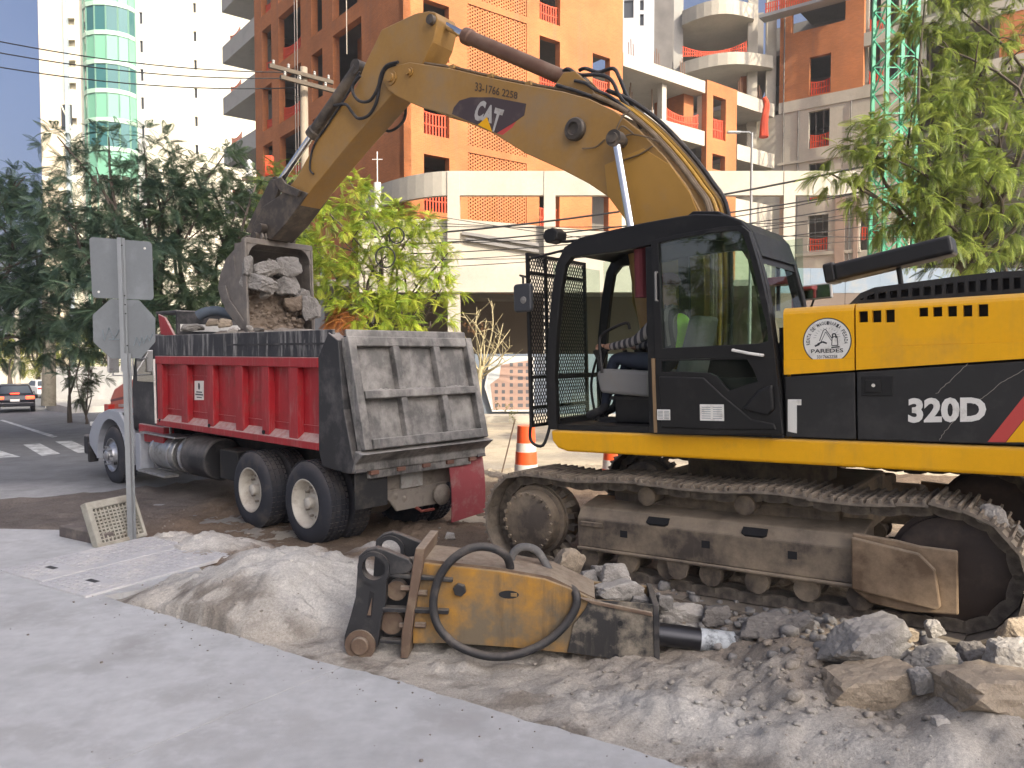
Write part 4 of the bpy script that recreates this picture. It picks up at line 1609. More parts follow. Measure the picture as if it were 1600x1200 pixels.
# mirror on the far side of the hood, handrail and red bracket
m2 = EX.tr(1274, 456, -.9)
mm = part('rear_mirror', MB().prism([(m2[0] - .17, m2[1] - .075), (m2[0] + .17, m2[1] - .085), (m2[0] + .175, m2[1] + .075), (m2[0] - .16, m2[1] + .085)], -.93, -.89), M('mirror_rim', (.5, .49, .45), .5), ex, bevel=.015, seg=3)
part('mirror_glass', MB().prism([(m2[0] - .15, m2[1] - .06), (m2[0] + .15, m2[1] - .068), (m2[0] + .155, m2[1] + .06), (m2[0] - .142, m2[1] + .068)], -.892, -.886), M('mirror_silver', (.85, .85, .83), .06, 1.0), mm)
part('mirror_stem', MB().tube([(m2[0] + .02, -.91, m2[1] - .08), (m2[0] + .1, -.91, m2[1] - .3)], .012, 6), cabblk, mm)
hp_ = T([(1196, 386), (1206, 383), (1214, 392), (1216, 420), (1216, 486)], -.6)
part('handrail', MB().tube([(x, -.6, z) for x, z in hp_], .022, 8, smooth=4), cabblk, ex)
r1, r2 = EX.tr(1204, 447, -.5), EX.tr(1238, 432, -.5)
rb_ = MB().box(r1[0], r2[0], -.62, -.4, r1[1], r2[1])
r3 = EX.tr(1236, 486, -.5)
rb_.box(r2[0] - .012, r2[0] + .012, -.52, -.496, r3[1] - .1, r1[1])
part('red_bracket', rb_, M('bracket_red', (.3, .05, .045), .5, var=.1), ex, bevel=.006)

# seat, levers and consoles
seat = part('seat', MB().box(.32, .95, .66, 1.12, cz0 + .36, cz0 + .50), greyplast, cabp, bevel=.05, seg=3)
part('seat_back', MB().prism([(.38, cz0 + .45), (.22, cz0 + 1.0), (.10, cz0 + 1.0), (.24, cz0 + .42)], .68, 1.10), greyplast, seat, bevel=.04, seg=3)
part('seat_base', MB().box(.5, .98, .70, 1.08, cz0 + .05, cz0 + .30), cabblk, seat, bevel=.02)
part('seat_bellows', MB().box(.48, 1.02, .68, 1.1, cz0 + .27, cz0 + .30).box(.48, 1.02, .68, 1.1, cz0 + .32, cz0 + .35), rubber, seat)
for yy in (1.17, .60):
    c_ = part('console', MB().prism([(.55, cz0 + .3), (1.04, cz0 + .34), (1.08, cz0 + .52), (1.02, cz0 + .56), (.55, cz0 + .53)], yy - .07, yy + .07), greyplast, cabp, bevel=.03, seg=3)
    part('joystick', MB().tube([(1.06, yy, cz0 + .54), (1.10, yy, cz0 + .66), (1.12, yy, cz0 + .73)], [.02, .013, .024], 8), cabblk, c_)
for yy in (.82, .96):
    part('travel_lever', MB().tube([(1.25, yy, cz0 + .06), (1.30, yy, cz0 + .4), (1.22, yy, cz0 + .68), (1.15, yy, cz0 + .76)], .013, 6, smooth=4), cabblk, cabp)
    part('pedal', MB().box(1.0, 1.2, yy - .05, yy + .05, cz0 + .05, cz0 + .09), rubber, cabp)
part('grab_loop', MB().tube([(.97, 1.31, cz0 + .52), (.99, 1.31, cz0 + .8), (.94, 1.31, cz0 + .88), (.72, 1.31, cz0 + .96), (.68, 1.31, cz0 + .90)], .014, 6, smooth=4), cabblk, cabp)
part('far_lever_box', MB().box(.9, 1.05, .44, .56, cz0 + .4, cz0 + .85), cabblk, cabp, bevel=.02)
part('maroon_roll', MB().tube([(EX.tr(1000, 378, 1.25)[0], 1.25, EX.tr(1000, 378, 1.25)[1]), (EX.tr(1002, 465, 1.25)[0], 1.25, EX.tr(1002, 465, 1.25)[1])], .055, 12), M('maroon_cloth', (.13, .02, .025), .8), cabp)  # maroon roll standing in for the operator's maroon cap

# ---------------------------------------------------------------- boom
BY = .25
b_top = [(598, 126), (601, 112), (612, 104), (640, 97), (700, 106), (760, 120), (820, 132), (880, 143), (920, 154), (960, 173), (1000, 204), (1040, 246), (1075, 292), (1098, 335)]
b_bot = [(984, 352), (972, 331), (962, 318), (948, 306), (920, 287), (880, 266), (820, 239), (770, 208), (705, 181), (662, 169), (640, 160), (620, 150), (606, 140)]
pt_ = T(b_top, BY)
pb_ = T(b_bot, BY)
foot_t = [(.42, 2.6), (.45, 1.95), (.5, 1.72)]
foot_b = [(.72, 1.62), (.95, 1.75), (1.22, 2.6)]
bpoly = pt_ + foot_t + foot_b + pb_
bm_ = MB().prism(bpoly, BY - .02, BY).prism(bpoly, -BY, -BY + .02)
# top and bottom plates between the side plates
for line, inset in ((pt_[3:] + foot_t, .012), (foot_b[::-1][:0] + pb_[:-3][::-1][:0] + foot_b + pb_[:-2], .012)):
    for a, b in zip(line[:-1], line[1:]):
        d = Vector((b[0] - a[0], b[1] - a[1]))
        n_ = Vector((-d.y, d.x)).normalized()
        c_ = Vector((.9, 3.4)) if False else None
        mid = Vector(((a[0] + b[0]) / 2, (a[1] + b[1]) / 2))
        # inward = towards the outline's spine
        spine = min((Vector(((p[0] + q_[0]) / 2, (p[1] + q_[1]) / 2)) for p, q_ in zip(pt_, pb_[::-1])), key=lambda s_: (s_ - mid).length)
        if n_.dot(spine - mid) < 0:
            n_ = -n_
        a1, b1 = Vector(a) + n_ * .008, Vector(b) + n_ * .008
        a2, b2 = Vector(a) + n_ * .03, Vector(b) + n_ * .03
        bm_.prism([tuple(a1), tuple(b1), tuple(b2), tuple(a2)], -BY + .02, BY - .02)
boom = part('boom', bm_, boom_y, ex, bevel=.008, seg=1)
# weld seam plate near the foot, pins
seam = T([(945, 258), (1006, 232), (1048, 258), (1078, 300), (1094, 338), (984, 352), (950, 306)], BY)
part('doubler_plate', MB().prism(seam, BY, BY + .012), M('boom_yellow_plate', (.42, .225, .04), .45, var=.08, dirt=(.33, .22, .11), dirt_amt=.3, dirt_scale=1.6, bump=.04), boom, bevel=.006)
for (px_, py_, r) in ((612, 122, .09), (640, 113, .06)):
    x, z = EX.tr(px_, py_, BY)
    part('pin_boss', MB().lathe((x, -BY - .05, z), (0, 1, 0), [(0, 0), (0, r * .6), (.01, r * .65), (.03, r * .65), (.03, r), (2 * BY + .07, r), (2 * BY + .07, r * .65), (2 * BY + .1, r * .6), (2 * BY + .1, 0)], 24), boom_y, boom, smooth=True)
x, z = EX.tr(901, 203, BY)
part('boom_lamp', MB().lathe((x, BY, z), (0, 1, 0), [(0, .12), (.05, .125), (.07, .11), (.08, .07), (.05, .06), (.04, 0)], 24), arm_dark, boom, smooth=True)
# logo plate
LY = BY + .004
lg = T([(706, 178), (709, 168), (718, 157), (735, 152), (770, 152), (822, 162), (819, 180), (805, 190), (776, 208)], LY)
lgp = part('logo_decal', MB().prism(lg, BY - .002, LY), M('decal_brown_black', (.06, .04, .04), .5, dirt=(.16, .12, .1), dirt_amt=.35, dirt_scale=3), boom)
le = MB()
for ch, qd in (('C', [(748, 157), (761, 158), (753, 189), (738, 189)]), ('A', [(762, 163), (773, 165), (768, 193), (752, 188)]), ('T', [(774, 168), (788, 172), (775, 207), (766, 204)])):
    text_quad(le, ch, T(qd, LY), LY, .05, .002)
part('logo_letters', le, M('decal_dull_white', (.42, .40, .37), .55, dirt=(.25, .2, .16), dirt_amt=.3, dirt_scale=10), lgp)
part('logo_triangle', MB().prism(T([(747, 195), (761, 183), (769, 206)], LY), LY, LY + .0035), yellow, lgp)
part('logo_red_corner', MB().prism(T([(776, 208), (806, 190), (800, 199), (785, 211)], LY), BY - .002, LY - .001), red_d, lgp)
nm = MB()
text_quad(nm, '33-1766 2258', T([(743, 128), (809, 144), (808, 155), (742, 142)], LY), LY, .01, .002)
part('phone_number', nm, M('decal_dark_brown', (.07, .045, .03), .6), boom)
# boom cylinders, both sides
for sg in (1, -1):
    yy = sg * .40
    p0_ = EX.tr(962, 217, .40)
    p1_ = EX.tr(985, 350, .40)
    d = Vector((p1_[0] - p0_[0], 0, p1_[1] - p0_[1])).normalized()
    top_ = Vector((p0_[0], yy, p0_[1]))
    rod_end = top_ + d * 1.35
    part('boom_cylinder_rod', MB().cyl(top_, rod_end, .043, n=20), chrome, boom, smooth=True)
    part('boom_cylinder', MB().cyl(rod_end - d * .25, rod_end + d * .9, .085, n=20), boom_y, boom, smooth=True)
    part('rod_eye', MB().lathe(top_ - Vector((0, .075, 0)), (0, 1, 0), [(0, 0), (0, .05), (.02, .055), (.02, .085), (.13, .085), (.13, .055), (.15, .05), (.15, 0)], 24), arm_dark, boom, smooth=True)
x, z = EX.tr(962, 217, .40)
part('cross_pin', MB().cyl((x, -.33, z), (x, .33, z), .06, n=18), arm_dark, boom, smooth=True)

# hose and pipe bundle over the boom's back
hosebr = M('pipe_brown', (.17, .12, .07), .5, .1, var=.2, dirt=(.27, .2, .13), dirt_amt=.4, dirt_scale=6)
hosey = M('pipe_yellow', (.52, .29, .04), .45, var=.1, dirt=(.3, .2, .1), dirt_amt=.3, dirt_scale=6)
bt = [Vector((a, 0, b)) for a, b in pt_]
ft = [Vector((a, 0, b)) for a, b in foot_t]
back = bt[8:] + ft[:2]


def offset_path(pts, h, y):
    out = []
    for i, p in enumerate(pts):
        d = (pts[min(i + 1, len(pts) - 1)] - pts[max(i - 1, 0)]).normalized()
        n_ = Vector((-d.z, 0, d.x))
        if n_.z < -.2 or (abs(n_.z) <= .2 and n_.x > 0):
            n_ = -n_
        if n_.x > 0.3:
            n_ = -n_
        out.append(p + n_ * h + Vector((0, y, 0)))
    return out


for i, (yy, hh, mm_, rr) in enumerate([(.21, .05, hosebr, .022), (.155, .06, hosebr, .018), (.10, .085, hosey, .02), (.05, .07, hosebr, .022), (-.005, .10, hosey, .02), (-.06, .08, hosebr, .022), (-.12, .10, hosebr, .02), (-.17, .075, hosebr, .024), (-.215, .06, rubber, .024), (.0, .16, rubber, .024)]):
    pp = offset_path(back, hh, yy)
    part('hydraulic_pipe', MB().tube(pp, rr, 8, smooth=5), mm_, boom, smooth=True)
for (pts_, yy, rr) in (([(880, 112), (888, 108), (905, 117), (935, 117), (955, 125), (968, 150), (985, 172), (1002, 200)], .05, .021), ([(905, 110), (915, 107), (935, 113), (958, 107), (968, 122), (980, 150), (1003, 190), (1012, 205)], -.08, .021),
                       ([(898, 126), (915, 130), (930, 140), (955, 152), (990, 180)], .14, .018), ([(870, 133), (900, 142), (935, 155), (962, 165)], .18, .02)):
    part('hydraulic_hose', MB().tube([(a, yy, b) for a, b in T(pts_, yy)], rr, 8, smooth=5), rubber, boom, smooth=True)
for (pts_, yy) in (([(960, 212), (966, 195), (975, 180), (985, 172)], .3), ([(965, 207), (972, 197), (985, 205), (990, 210)], .3), ([(974, 215), (985, 210), (1010, 214), (1032, 222)], .29), ([(975, 250), (1000, 241), (1020, 228)], .28), ([(945, 218), (930, 230), (910, 232)], .28)):
    part('grease_line', MB().tube([(a, yy, b) for a, b in T(pts_, yy)], .009, 6, smooth=5), hosebr, boom)
# pipes along the forward top edge
for yy, hh in ((.16, .03), (.06, .035), (-.06, .03), (-.16, .03)):
    pp = offset_path(bt[3:10], hh, yy)
    part('hydraulic_pipe', MB().tube(pp, .018, 6, smooth=4), hosebr, boom, smooth=True)
for i in (4, 5, 6):
    pp = offset_path(bt[3:10], .03, 0)[i - 3]
    part('pipe_clamp', MB().box(pp.x - .04, pp.x + .04, -.21, .21, pp.z - .03, pp.z + .02), boom_y, boom, bevel=.005)

# ---------------------------------------------------------------- stick
SY = .19
s_out = T([(596, 46), (648, 21), (668, 17), (680, 19), (684, 30), (676, 66), (664, 92), (648, 122), (612, 148), (545, 225), (490, 292), (448, 348), (425, 372), (408, 372), (398, 352), (412, 325), (437, 308), (462, 279), (509, 194), (557, 134), (570, 100)], SY)
stick = MB().prism(s_out, -SY, SY)
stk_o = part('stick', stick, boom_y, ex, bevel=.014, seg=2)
x, z = EX.tr(676, 32, SY)
part('stick_pin', MB().cyl((x, -SY - .06, z), (x, SY + .06, z), .06, n=18), arm_dark, stk_o, smooth=True)
x, z = EX.tr(415, 358, SY)
part('stick_pin', MB().cyl((x, -SY - .12, z), (x, SY + .12, z), .075, n=18), arm_dark, stk_o, smooth=True)
# dirty lower end sleeve
sl2 = T([(482, 302), (448, 349), (425, 374), (406, 374), (396, 352), (411, 323), (437, 306), (452, 290)], SY)
part('stick_nose', MB().prism(sl2, -SY - .012, SY + .012), arm_dark, stk_o, bevel=.012)


def cylinder(pa, pm, pe, yy, rb, rr, mat_b, parent, nm='hydraulic_cylinder', plane=None):
    """barrel pa-pm, rod pm-pe"""
    pl = yy if plane is None else plane
    a, m_, e = (EX.tr(q[0], q[1], pl) for q in (pa, pm, pe))
    A, M_, E_ = (Vector((q[0], yy, q[1])) for q in (a, m_, e))
    d = (M_ - A).normalized()
    o = part(nm, MB().lathe(A, d, [(0, rb * .6), (0, rb), ((M_ - A).length - .12, rb), ((M_ - A).length - .1, rb * 1.18), ((M_ - A).length, rb * 1.18), ((M_ - A).length, rr)], 22), mat_b, parent, smooth=True)
    part('rod', MB().cyl(M_ - d * .02, E_, rr, n=18), chrome, o, smooth=True)
    part('rod_end', MB().cyl(E_ + Vector((0, -.08, 0)), E_ + Vector((0, .08, 0)), rr * 1.75, n=18), arm_dark, o, smooth=True)
    part('base_end', MB().cyl(A + Vector((0, -.08, 0)), A + Vector((0, .08, 0)), rb * 1.1, n=18), arm_dark, o, smooth=True)
    return o


cylinder((905, 132), (727, 56), (678, 31), 0, .085, .048, brown_cyl, boom)
for yy in (.11, -.11):
    part('cylinder_bracket', MB().prism(T([(872, 143), (890, 118), (908, 116), (925, 132), (945, 160)], 0), yy - .015, yy + .015), boom_y, boom, bevel=.01)
cylinder((561, 106), (487, 212), (436, 286), 0, .09, .05, arm_dark, stk_o, plane=0)
for yy in (.1, -.1):
    part('cylinder_bracket', MB().prism(T([(555, 135), (566, 100), (580, 92), (588, 112), (575, 135)], SY), yy - .02, yy + .02), boom_y, stk_o, bevel=.01)
# side hoses of the stick
for pts_, yy, rr in (([(563, 118), (552, 132), (552, 146), (562, 158), (578, 157), (590, 138), (596, 115), (605, 102), (622, 97)], .27, .021), ([(522, 165), (540, 163), (550, 175), (560, 185), (576, 180), (588, 160), (594, 130), (602, 108), (618, 100)], .25, .021),
                     ([(634, 165), (632, 185), (622, 198), (608, 205), (598, 200)], -.2, .02), ([(562, 112), (540, 152), (512, 195), (490, 228), (484, 262), (490, 272)], .21, .014)):
    part('hydraulic_hose', MB().tube([(a, yy, b) for a, b in T(pts_, yy)], rr, 8, smooth=6), rubber, stk_o, smooth=True)
# bucket linkage
for yy in (.24, -.24):
    l1 = T([(428, 282), (440, 277), (447, 287), (470, 298), (466, 308), (440, 300)], .24)
    part('idler_link', MB().prism(l1, yy - .02, yy + .02), arm_dark, stk_o, bevel=.008)
for yy in (.16, -.16):
    l2 = T([(425, 280), (443, 282), (420, 345), (402, 368), (386, 362), (400, 330)], .16)
    part('bucket_link', MB().prism(l2, yy - .03, yy + .03), arm_dark, stk_o, bevel=.01)

# ---------------------------------------------------------------- bucket
KY = .56
KR = .64
bk_px = [(384, 372), (370, 384), (353, 404), (344, 428), (340, 450), (346, 472), (362, 495), (377, 514), (386, 523)]
bk = T(bk_px, KY)
xo = sum(EX.tr(385, y, KY)[0] for y in (372, 520)) / 2
bk[0] = (xo, bk[0][1])
bk[-1] = (xo - .02, bk[-1][1])
bucket = MB()
inn_ = []
cb = Vector((xo, (bk[0][1] + bk[-1][1]) / 2))
for i, p in enumerate(bk):
    d = (Vector(bk[min(i + 1, len(bk) - 1)]) - Vector(bk[max(i - 1, 0)])).normalized()
    n_ = Vector((-d.y, d.x))
    if n_.dot(cb - Vector(p)) < 0:
        n_ = -n_
    inn_.append(tuple(Vector(p) + n_ * .035))
for i in range(len(bk) - 1):
    bucket.prism([bk[i], bk[i + 1], inn_[i + 1], inn_[i]], -KR + .03, KY - .03)
for s0_, s1_ in ((KY - .03, KY), (-KR, -KR + .03)):
    bucket.prism(bk, s0_, s1_)
bko = part('bucket', bucket, bucket_m, ex, bevel=.006, seg=1)
lip = MB().prism([(xo - .03, bk[0][1] - .07), (xo + .05, bk[0][1] - .06), (xo + .05, bk[0][1] + .02), (xo - .03, bk[0][1] + .02)], -KR - .01, KY + .01)
for s0_ in (KY - .01, -KR - .02):
    lip.prism([(xo - .03, bk[-1][1] + .0), (xo + .06, bk[-1][1] + .05), (xo + .06, bk[0][1]), (xo - .03, bk[0][1])], s0_, s0_ + .035)
part('bucket_rim', lip, bucket_m, bko, bevel=.01)
for ys, sg in ((KY - .02, -1), (-KR + .02, 1)):
    arc_ = [(ys, bk[0][1] - .05)] + [(ys + sg * .20 * (1 - math.cos(a)), bk[0][1] - .05 - .20 * (1 - math.sin(a))) for a in np.linspace(math.pi / 2, 0, 8)]
    fil = [(ys, bk[0][1] - .04), (ys + sg * .24, bk[0][1] - .05)] + [(ys + sg * (.02 + .22 * (1 - math.cos(a))), bk[0][1] - .06 - .22 * (1 - math.sin(a))) for a in np.linspace(math.pi / 2, 0, 8)] + [(ys, bk[0][1] - .28)]
    part('corner_fillet', MB().prism(fil, xo - .02, xo + .30, 'X'), bucket_m, bko)
wp = T([(344, 448), (352, 446), (358, 468), (372, 488), (384, 506), (384, 518), (374, 512), (352, 484)], KY + .02)
part('wear_plate', MB().prism(wp, KY, KY + .025), bucket_m, bko, bevel=.006)
tri = T([(354, 408), (366, 398), (369, 424)], KY)
part('side_gusset', MB().prism(tri, KY, KY + .015), bucket_m, bko, bevel=.005)
e0 = EX.tr(410, 372, 0)
for yy in (.27, .2, -.2, -.27):
    part('bucket_ear', MB().prism([(xo + .02, bk[0][1] - .02), (xo + .42, bk[2][1] + .05), (xo + .38, bk[0][1] + .02), (xo + .30, bk[0][1] + .12), (xo + .2, bk[0][1] + .1), (xo + .12, bk[0][1] + .14), (xo - .02, bk[0][1] + .13), (xo - .05, bk[0][1] + .04)], yy - .018, yy + .018), bucket_m, bko, bevel=.008)
for k_, yy in enumerate((-.46, -.23, 0, .23, .46)):
    part('bucket_tooth', MB().prism([(xo - .0, bk[-1][1] + .02), (xo + .1, bk[-1][1] + .08), (xo + .05, bk[-1][1] - .04), (xo - .12, bk[-1][1] - .16)], yy - .045, yy + .045), bucket_m, bko, bevel=.008)
for yy in (.02,):
    p0_, p1_ = EX.tr(432, 383, -.2), EX.tr(448, 372, -.2)
    part('pin_collar', MB().cyl((xo + .08, -.36, bk[0][1] + .06), (xo + .08, .36, bk[0][1] + .06), .07, n=20), arm_dark, bko, smooth=True)
    part('pin_collar', MB().cyl((xo + .3, -.33, bk[0][1] + .05), (xo + .3, .33, bk[0][1] + .05), .06, n=20), arm_dark, bko, smooth=True)
BUCKET_X, BUCKET_Z0, BUCKET_Z1 = xo, bk[-1][1], bk[0][1]
# ================================================================== DUMP TRUCK
red_t = M('truck_red', (.33, .012, .018), .5, var=.16, vscale=1.5, fine=.05, dirt=(.17, .06, .045), dirt_amt=.26, dirt_scale=4.5, dust=(.50, .43, .38), dust_amt=.95, streak=(.42, .30, .27), streak_amt=.35, bump=.05, bscale=20)
blk_t = M('truck_black', (.02, .02, .022), .55, var=.2, vscale=2, dirt=(.14, .13, .125), dirt_amt=.4, dirt_scale=2.2, dust=(.42, .38, .34), dust_amt=.85, bump=.06, bscale=25)
blk_drip = M('truck_black_drips', (.022, .022, .026), .55, var=.2, vscale=2, dirt=(.10, .10, .10), dirt_amt=.35, dirt_scale=2, dust=(.45, .42, .38), dust_amt=.9, streak=(.48, .46, .43), streak_amt=.95)
gate_m = M('tailgate_steel', (.10, .096, .09), .6, .15, var=.25, vscale=2, dirt=(.40, .375, .34), dirt_amt=.66, dirt_scale=2.6, dust=(.46, .43, .39), dust_amt=.95, bump=.1, bscale=30, streak=(.40, .385, .365), streak_amt=.5)
chassis = M('chassis_dark', (.02, .02, .02), .7, var=.2, dirt=(.1, .085, .07), dirt_amt=.4, dirt_scale=3, dust=(.25, .21, .17), dust_amt=.6)
axle_m = M('axle_dusty', (.24, .21, .175), .85, var=.2, vscale=6, dirt=(.12, .1, .08), dirt_amt=.4, dirt_scale=6, dust=(.38, .33, .27), dust_amt=.6)
tyre_m = M('tyre_rubber', (.028, .03, .038), .78, var=.2, vscale=3, dirt=(.10, .09, .08), dirt_amt=.35, dirt_scale=3, dust=(.24, .2, .17), dust_amt=.4, bump=.05)
rim_m = M('rim_cream', (.55, .52, .45), .55, var=.1, vscale=3, dirt=(.28, .23, .18), dirt_amt=.45, dirt_scale=5, dust=(.4, .33, .27), dust_amt=.5)
alu = M('polished_hub', (.55, .55, .56), .28, .9, var=.1, dirt=(.25, .23, .2), dirt_amt=.35, dirt_scale=8)
primer = M('fender_primer', (.33, .35, .39), .5, var=.06, vscale=2, dirt=(.42, .42, .43), dirt_amt=.3, dirt_scale=3, dust=(.5, .47, .43), dust_amt=.3)
hood_r = M('hood_red', (.50, .12, .075), .42, var=.08, dirt=(.4, .25, .2), dirt_amt=.25, dirt_scale=3, dust=(.5, .42, .36), dust_amt=.4)
tank_m = M('tank_alu', (.42, .42, .41), .38, .75, var=.12, dirt=(.2, .18, .155), dirt_amt=.45, dirt_scale=4)
pinkflap = M('flap_red_rubber', (.30, .055, .06), .75, var=.12, dirt=(.36, .2, .18), dirt_amt=.4, dirt_scale=4)
LW = -2.12

tk = thing('dump_truck', 'red and black dump truck with a grey tailgate standing under the excavator bucket', 'truck', mat=TR.mat())


def TT(pts, c=0.0):
    return [TR.tr(x, y, c) for x, y in pts]


# ---------------------------------------------------------------- bed
zr0 = sum(TR.tr(x, y)[1] for x, y in ((243, 664), (496, 704))) / 2
zr1 = sum(TR.tr(x, y)[1] for x, y in ((243, 557), (496, 557))) / 2
zk1 = sum(TR.tr(x, y)[1] for x, y in ((245, 522), (512, 518))) / 2
xr0, xr1 = TR.tr(496, 600)[0], TR.tr(243, 600)[0]
bed = part('bed', MB().box(xr0 - .35, xr1, LW + .14, -.14, zr0 + .05, zr0 + .12), red_t, tk)
# near side: skin set back, top rail, sloped bottom shelf, ribs
for sg, y0 in ((1, 0.0), (-1, LW)):
    def yy(d):
        return y0 - sg * d
    lo, hi = sorted((yy(.14), yy(.11)))
    sd = part('side_wall', MB().box(xr0, xr1, lo, hi, zr0 + .1, zr1), red_t, bed)
    lo, hi = sorted((yy(.12), yy(-.0)))
    part('top_rail', MB().box(xr0, xr1 + .01, lo, hi, zr1 - .13, zr1), red_t, bed, bevel=.012)
    part('bottom_rail', MB().prism([(yy(.13), zr0 + .20), (yy(.0), zr0 + .09), (yy(.0), zr0), (yy(.13), zr0)], xr0, xr1 + .01, 'X'), red_t, bed, bevel=.006)
    for (a, b) in ((244, 252), (281, 291), (322, 331), (366, 377), (407, 418), (449, 463)):
        xa, xb = TR.tr(a, 610)[0], TR.tr(b, 610)[0]
        part('side_rib', MB().prism([(yy(.11), zr1 - .125), (yy(.015), zr1 - .125), (yy(.015), zr0 + .10), (yy(.11), zr0 + .17)], xb, xa, 'X'), red_t, bed, bevel=.008)
    zl = TR.tr(322, 648)[1]
    part('side_crease', MB().box(xr0 + .02, xr1 - .02, min(yy(.112), yy(.095)), max(yy(.112), yy(.095)), zl - .008, zl + .012), red_t, bed)
    zl2 = TR.tr(290, 588)[1]
    xq = TR.tr(330, 588)[0]
    part('side_crease', MB().box(xq, xr1 - .02, min(yy(.112), yy(.095)), max(yy(.112), yy(.095)), zl2 - .008, zl2 + .012), red_t, bed)
    # black extension board on top
    xe0, xe1 = TR.tr(512, 520)[0], xr1
    lo, hi = sorted((yy(.07), yy(.02)))
    part('side_board', MB().box(xe0 - .05, xe1, lo, hi, zr1 + .004, zk1), blk_drip, bed, bevel=.006)
    zc = (zr1 + zk1) / 2
    part('board_crease', MB().box(xe0 - .05, xe1 * .45, min(yy(.02), yy(.012)), max(yy(.02), yy(.012)), zc - .012, zc + .012), blk_t, bed)
    # rear corner post with the chamfered foot
    cp_ = TT([(496.5, 557), (512, 519), (527, 531), (536, 640), (548, 705), (556, 741), (541, 740), (503, 729), (497, 705)])
    part('corner_post', MB().prism([(min(x, xr0 - .004) if i in (0, 8) else x, z) for i, (x, z) in enumerate(cp_)], min(yy(.16), yy(.004)), max(yy(.16), yy(.004))), blk_t, bed, bevel=.012)
h1, h2, h3 = TR.tr(326, 663, 0), TR.tr(411, 673, 0), TR.tr(249, 655, 0)
for h_ in (h1, h2, h3):
    part('drain_hole', MB().cyl((h_[0], -.02, h_[1] - .02), (h_[0], .0015, h_[1] - .02), .028, n=14), inner_shade, bed)
lb = TT([(304, 595), (318, 595), (318, 625), (304, 625)], -.105)
lbp = part('notice_plate', MB().prism(lb, -.112, -.1045), white_d, bed)
lm_ = MB()
lx0, lx1, lz0, lz1 = lb[1][0], lb[0][0], lb[2][1], lb[0][1]


def lrect(u0, u1, w0, w1):
    return [(lx1 + (lx0 - lx1) * u0, lz0 + (lz1 - lz0) * w1), (lx1 + (lx0 - lx1) * u1, lz0 + (lz1 - lz0) * w1), (lx1 + (lx0 - lx1) * u1, lz0 + (lz1 - lz0) * w0), (lx1 + (lx0 - lx1) * u0, lz0 + (lz1 - lz0) * w0)]


em = [(math.cos(a), math.sin(a)) for a in np.linspace(0, 2 * math.pi, 13)[:-1]]
cx_, cz_ = (lx0 + lx1) / 2, lz0 + (lz1 - lz0) * .72
lm_.prism([(cx_ + .035 * a, cz_ + .055 * b) for a, b in em], -.1045, -.103)
part('plate_emblem', lm_, black_d, lbp)
lm2 = MB()
for w0, w1, u0, u1 in ((.36, .45, .12, .88), (.22, .32, .06, .94), (.08, .16, .2, .8)):
    text_quad(lm2, 'MMMMMM'[:5], lrect(u0, u1, w0, w1), -.1045, .03, .001)
lm3 = MB()
for w0, w1, u0, u1 in ((.37, .44, .18, .82), (.23, .31, .08, .92), (.09, .15, .22, .78)):
    q = lrect(u0, u1, w0, w1)
    lm3.prism(q, -.1045, -.1032)
part('plate_print', lm3, M('print_dark', (.08, .08, .085), .6), lbp)
# front wall, cab guard, load floor
part('front_wall', MB().box(xr1 - .06, xr1, LW + .05, -.05, zr0 + .1, zk1 + .02), blk_t, bed)
cg = TR.tr(282, 492, -1.2)
part('headboard', MB().box(xr1 - .05, xr1 + .01, LW + .2, -.35, zk1 + .02, zk1 + .42), blk_t, bed, bevel=.01)
part('headboard_stripe', MB().box(xr1 - .056, xr1 - .049, LW + .25, -.4, zk1 + .08, zk1 + .2), white_d, bed)
part('guard_bracket', MB().prism([(xr1 - .45, zk1 + .0), (xr1 + .05, zk1 + .0), (xr1 + .15, zk1 + .36), (xr1 - .1, zk1 + .30)], -.16, -.12), red_t, bed, bevel=.01)
part('cab_protector', MB().box(xr1 + .0, xr1 + .8, LW + .2, -.35, zk1 + .38, zk1 + .43), blk_t, bed, bevel=.01)

# ---------------------------------------------------------------- tailgate
gl = TT([(530, 528), (545, 704)], -.03)
zg1, zg0 = gl[0][1], gl[1][1]
xg1, xg0 = gl[0][0] - .03, gl[0][0] - .36
gd_ = Vector((xg1 - xg0, 0, zg1 - zg0))
GH = gd_.length
gz = gd_.normalized()
gyv = Vector((0, -1, 0))
gm = basis((xg0, -.06, zg0), gyv, gyv.cross(gz) * -1, gz)     # local: x to the far side, z up the gate, y outward
if (gm.col[1][0]) > 0:
    gm = basis((xg0, -.06, zg0), gyv, gyv.cross(gz), gz)
GW = -LW - .12
gate = part('tailgate', MB().box(0, GW, -.05, 0, 0, GH).xf(gm), gate_m, tk)
fr_w = .10
fb = MB()
xsn = [0, GW * .345, GW * .675, GW]


def gbar(name, x0, x1, z0, z1, d=.10, taper=.02):
    mb = MB().prism([(x0, z0), (x1, z0), (x1, z1), (x0, z1)], .0, d)
    part(name, mb.xf(gm), gate_m, gate, bevel=.012)


gbar('gate_post', 0, .11, 0, GH, .1)
gbar('gate_post', GW - .11, GW, 0, GH, .1)
gbar('gate_rail', .11, GW - .11, GH - .12, GH, .09)
gbar('gate_rail', .11, GW - .11, 0, .12, .13)
gbar('gate_rail', .11, GW - .11, GH * .475 - .05, GH * .475 + .05, .12)
for x in xsn[1:3]:
    gbar('gate_stile', x - .05, x + .05, .12, GH * .475 - .05, .10)
    gbar('gate_stile', x - .05, x + .05, GH * .475 + .05, GH - .12, .10)
gbar('gate_top_flange', .04, GW - .04, GH, GH + .10, .03)
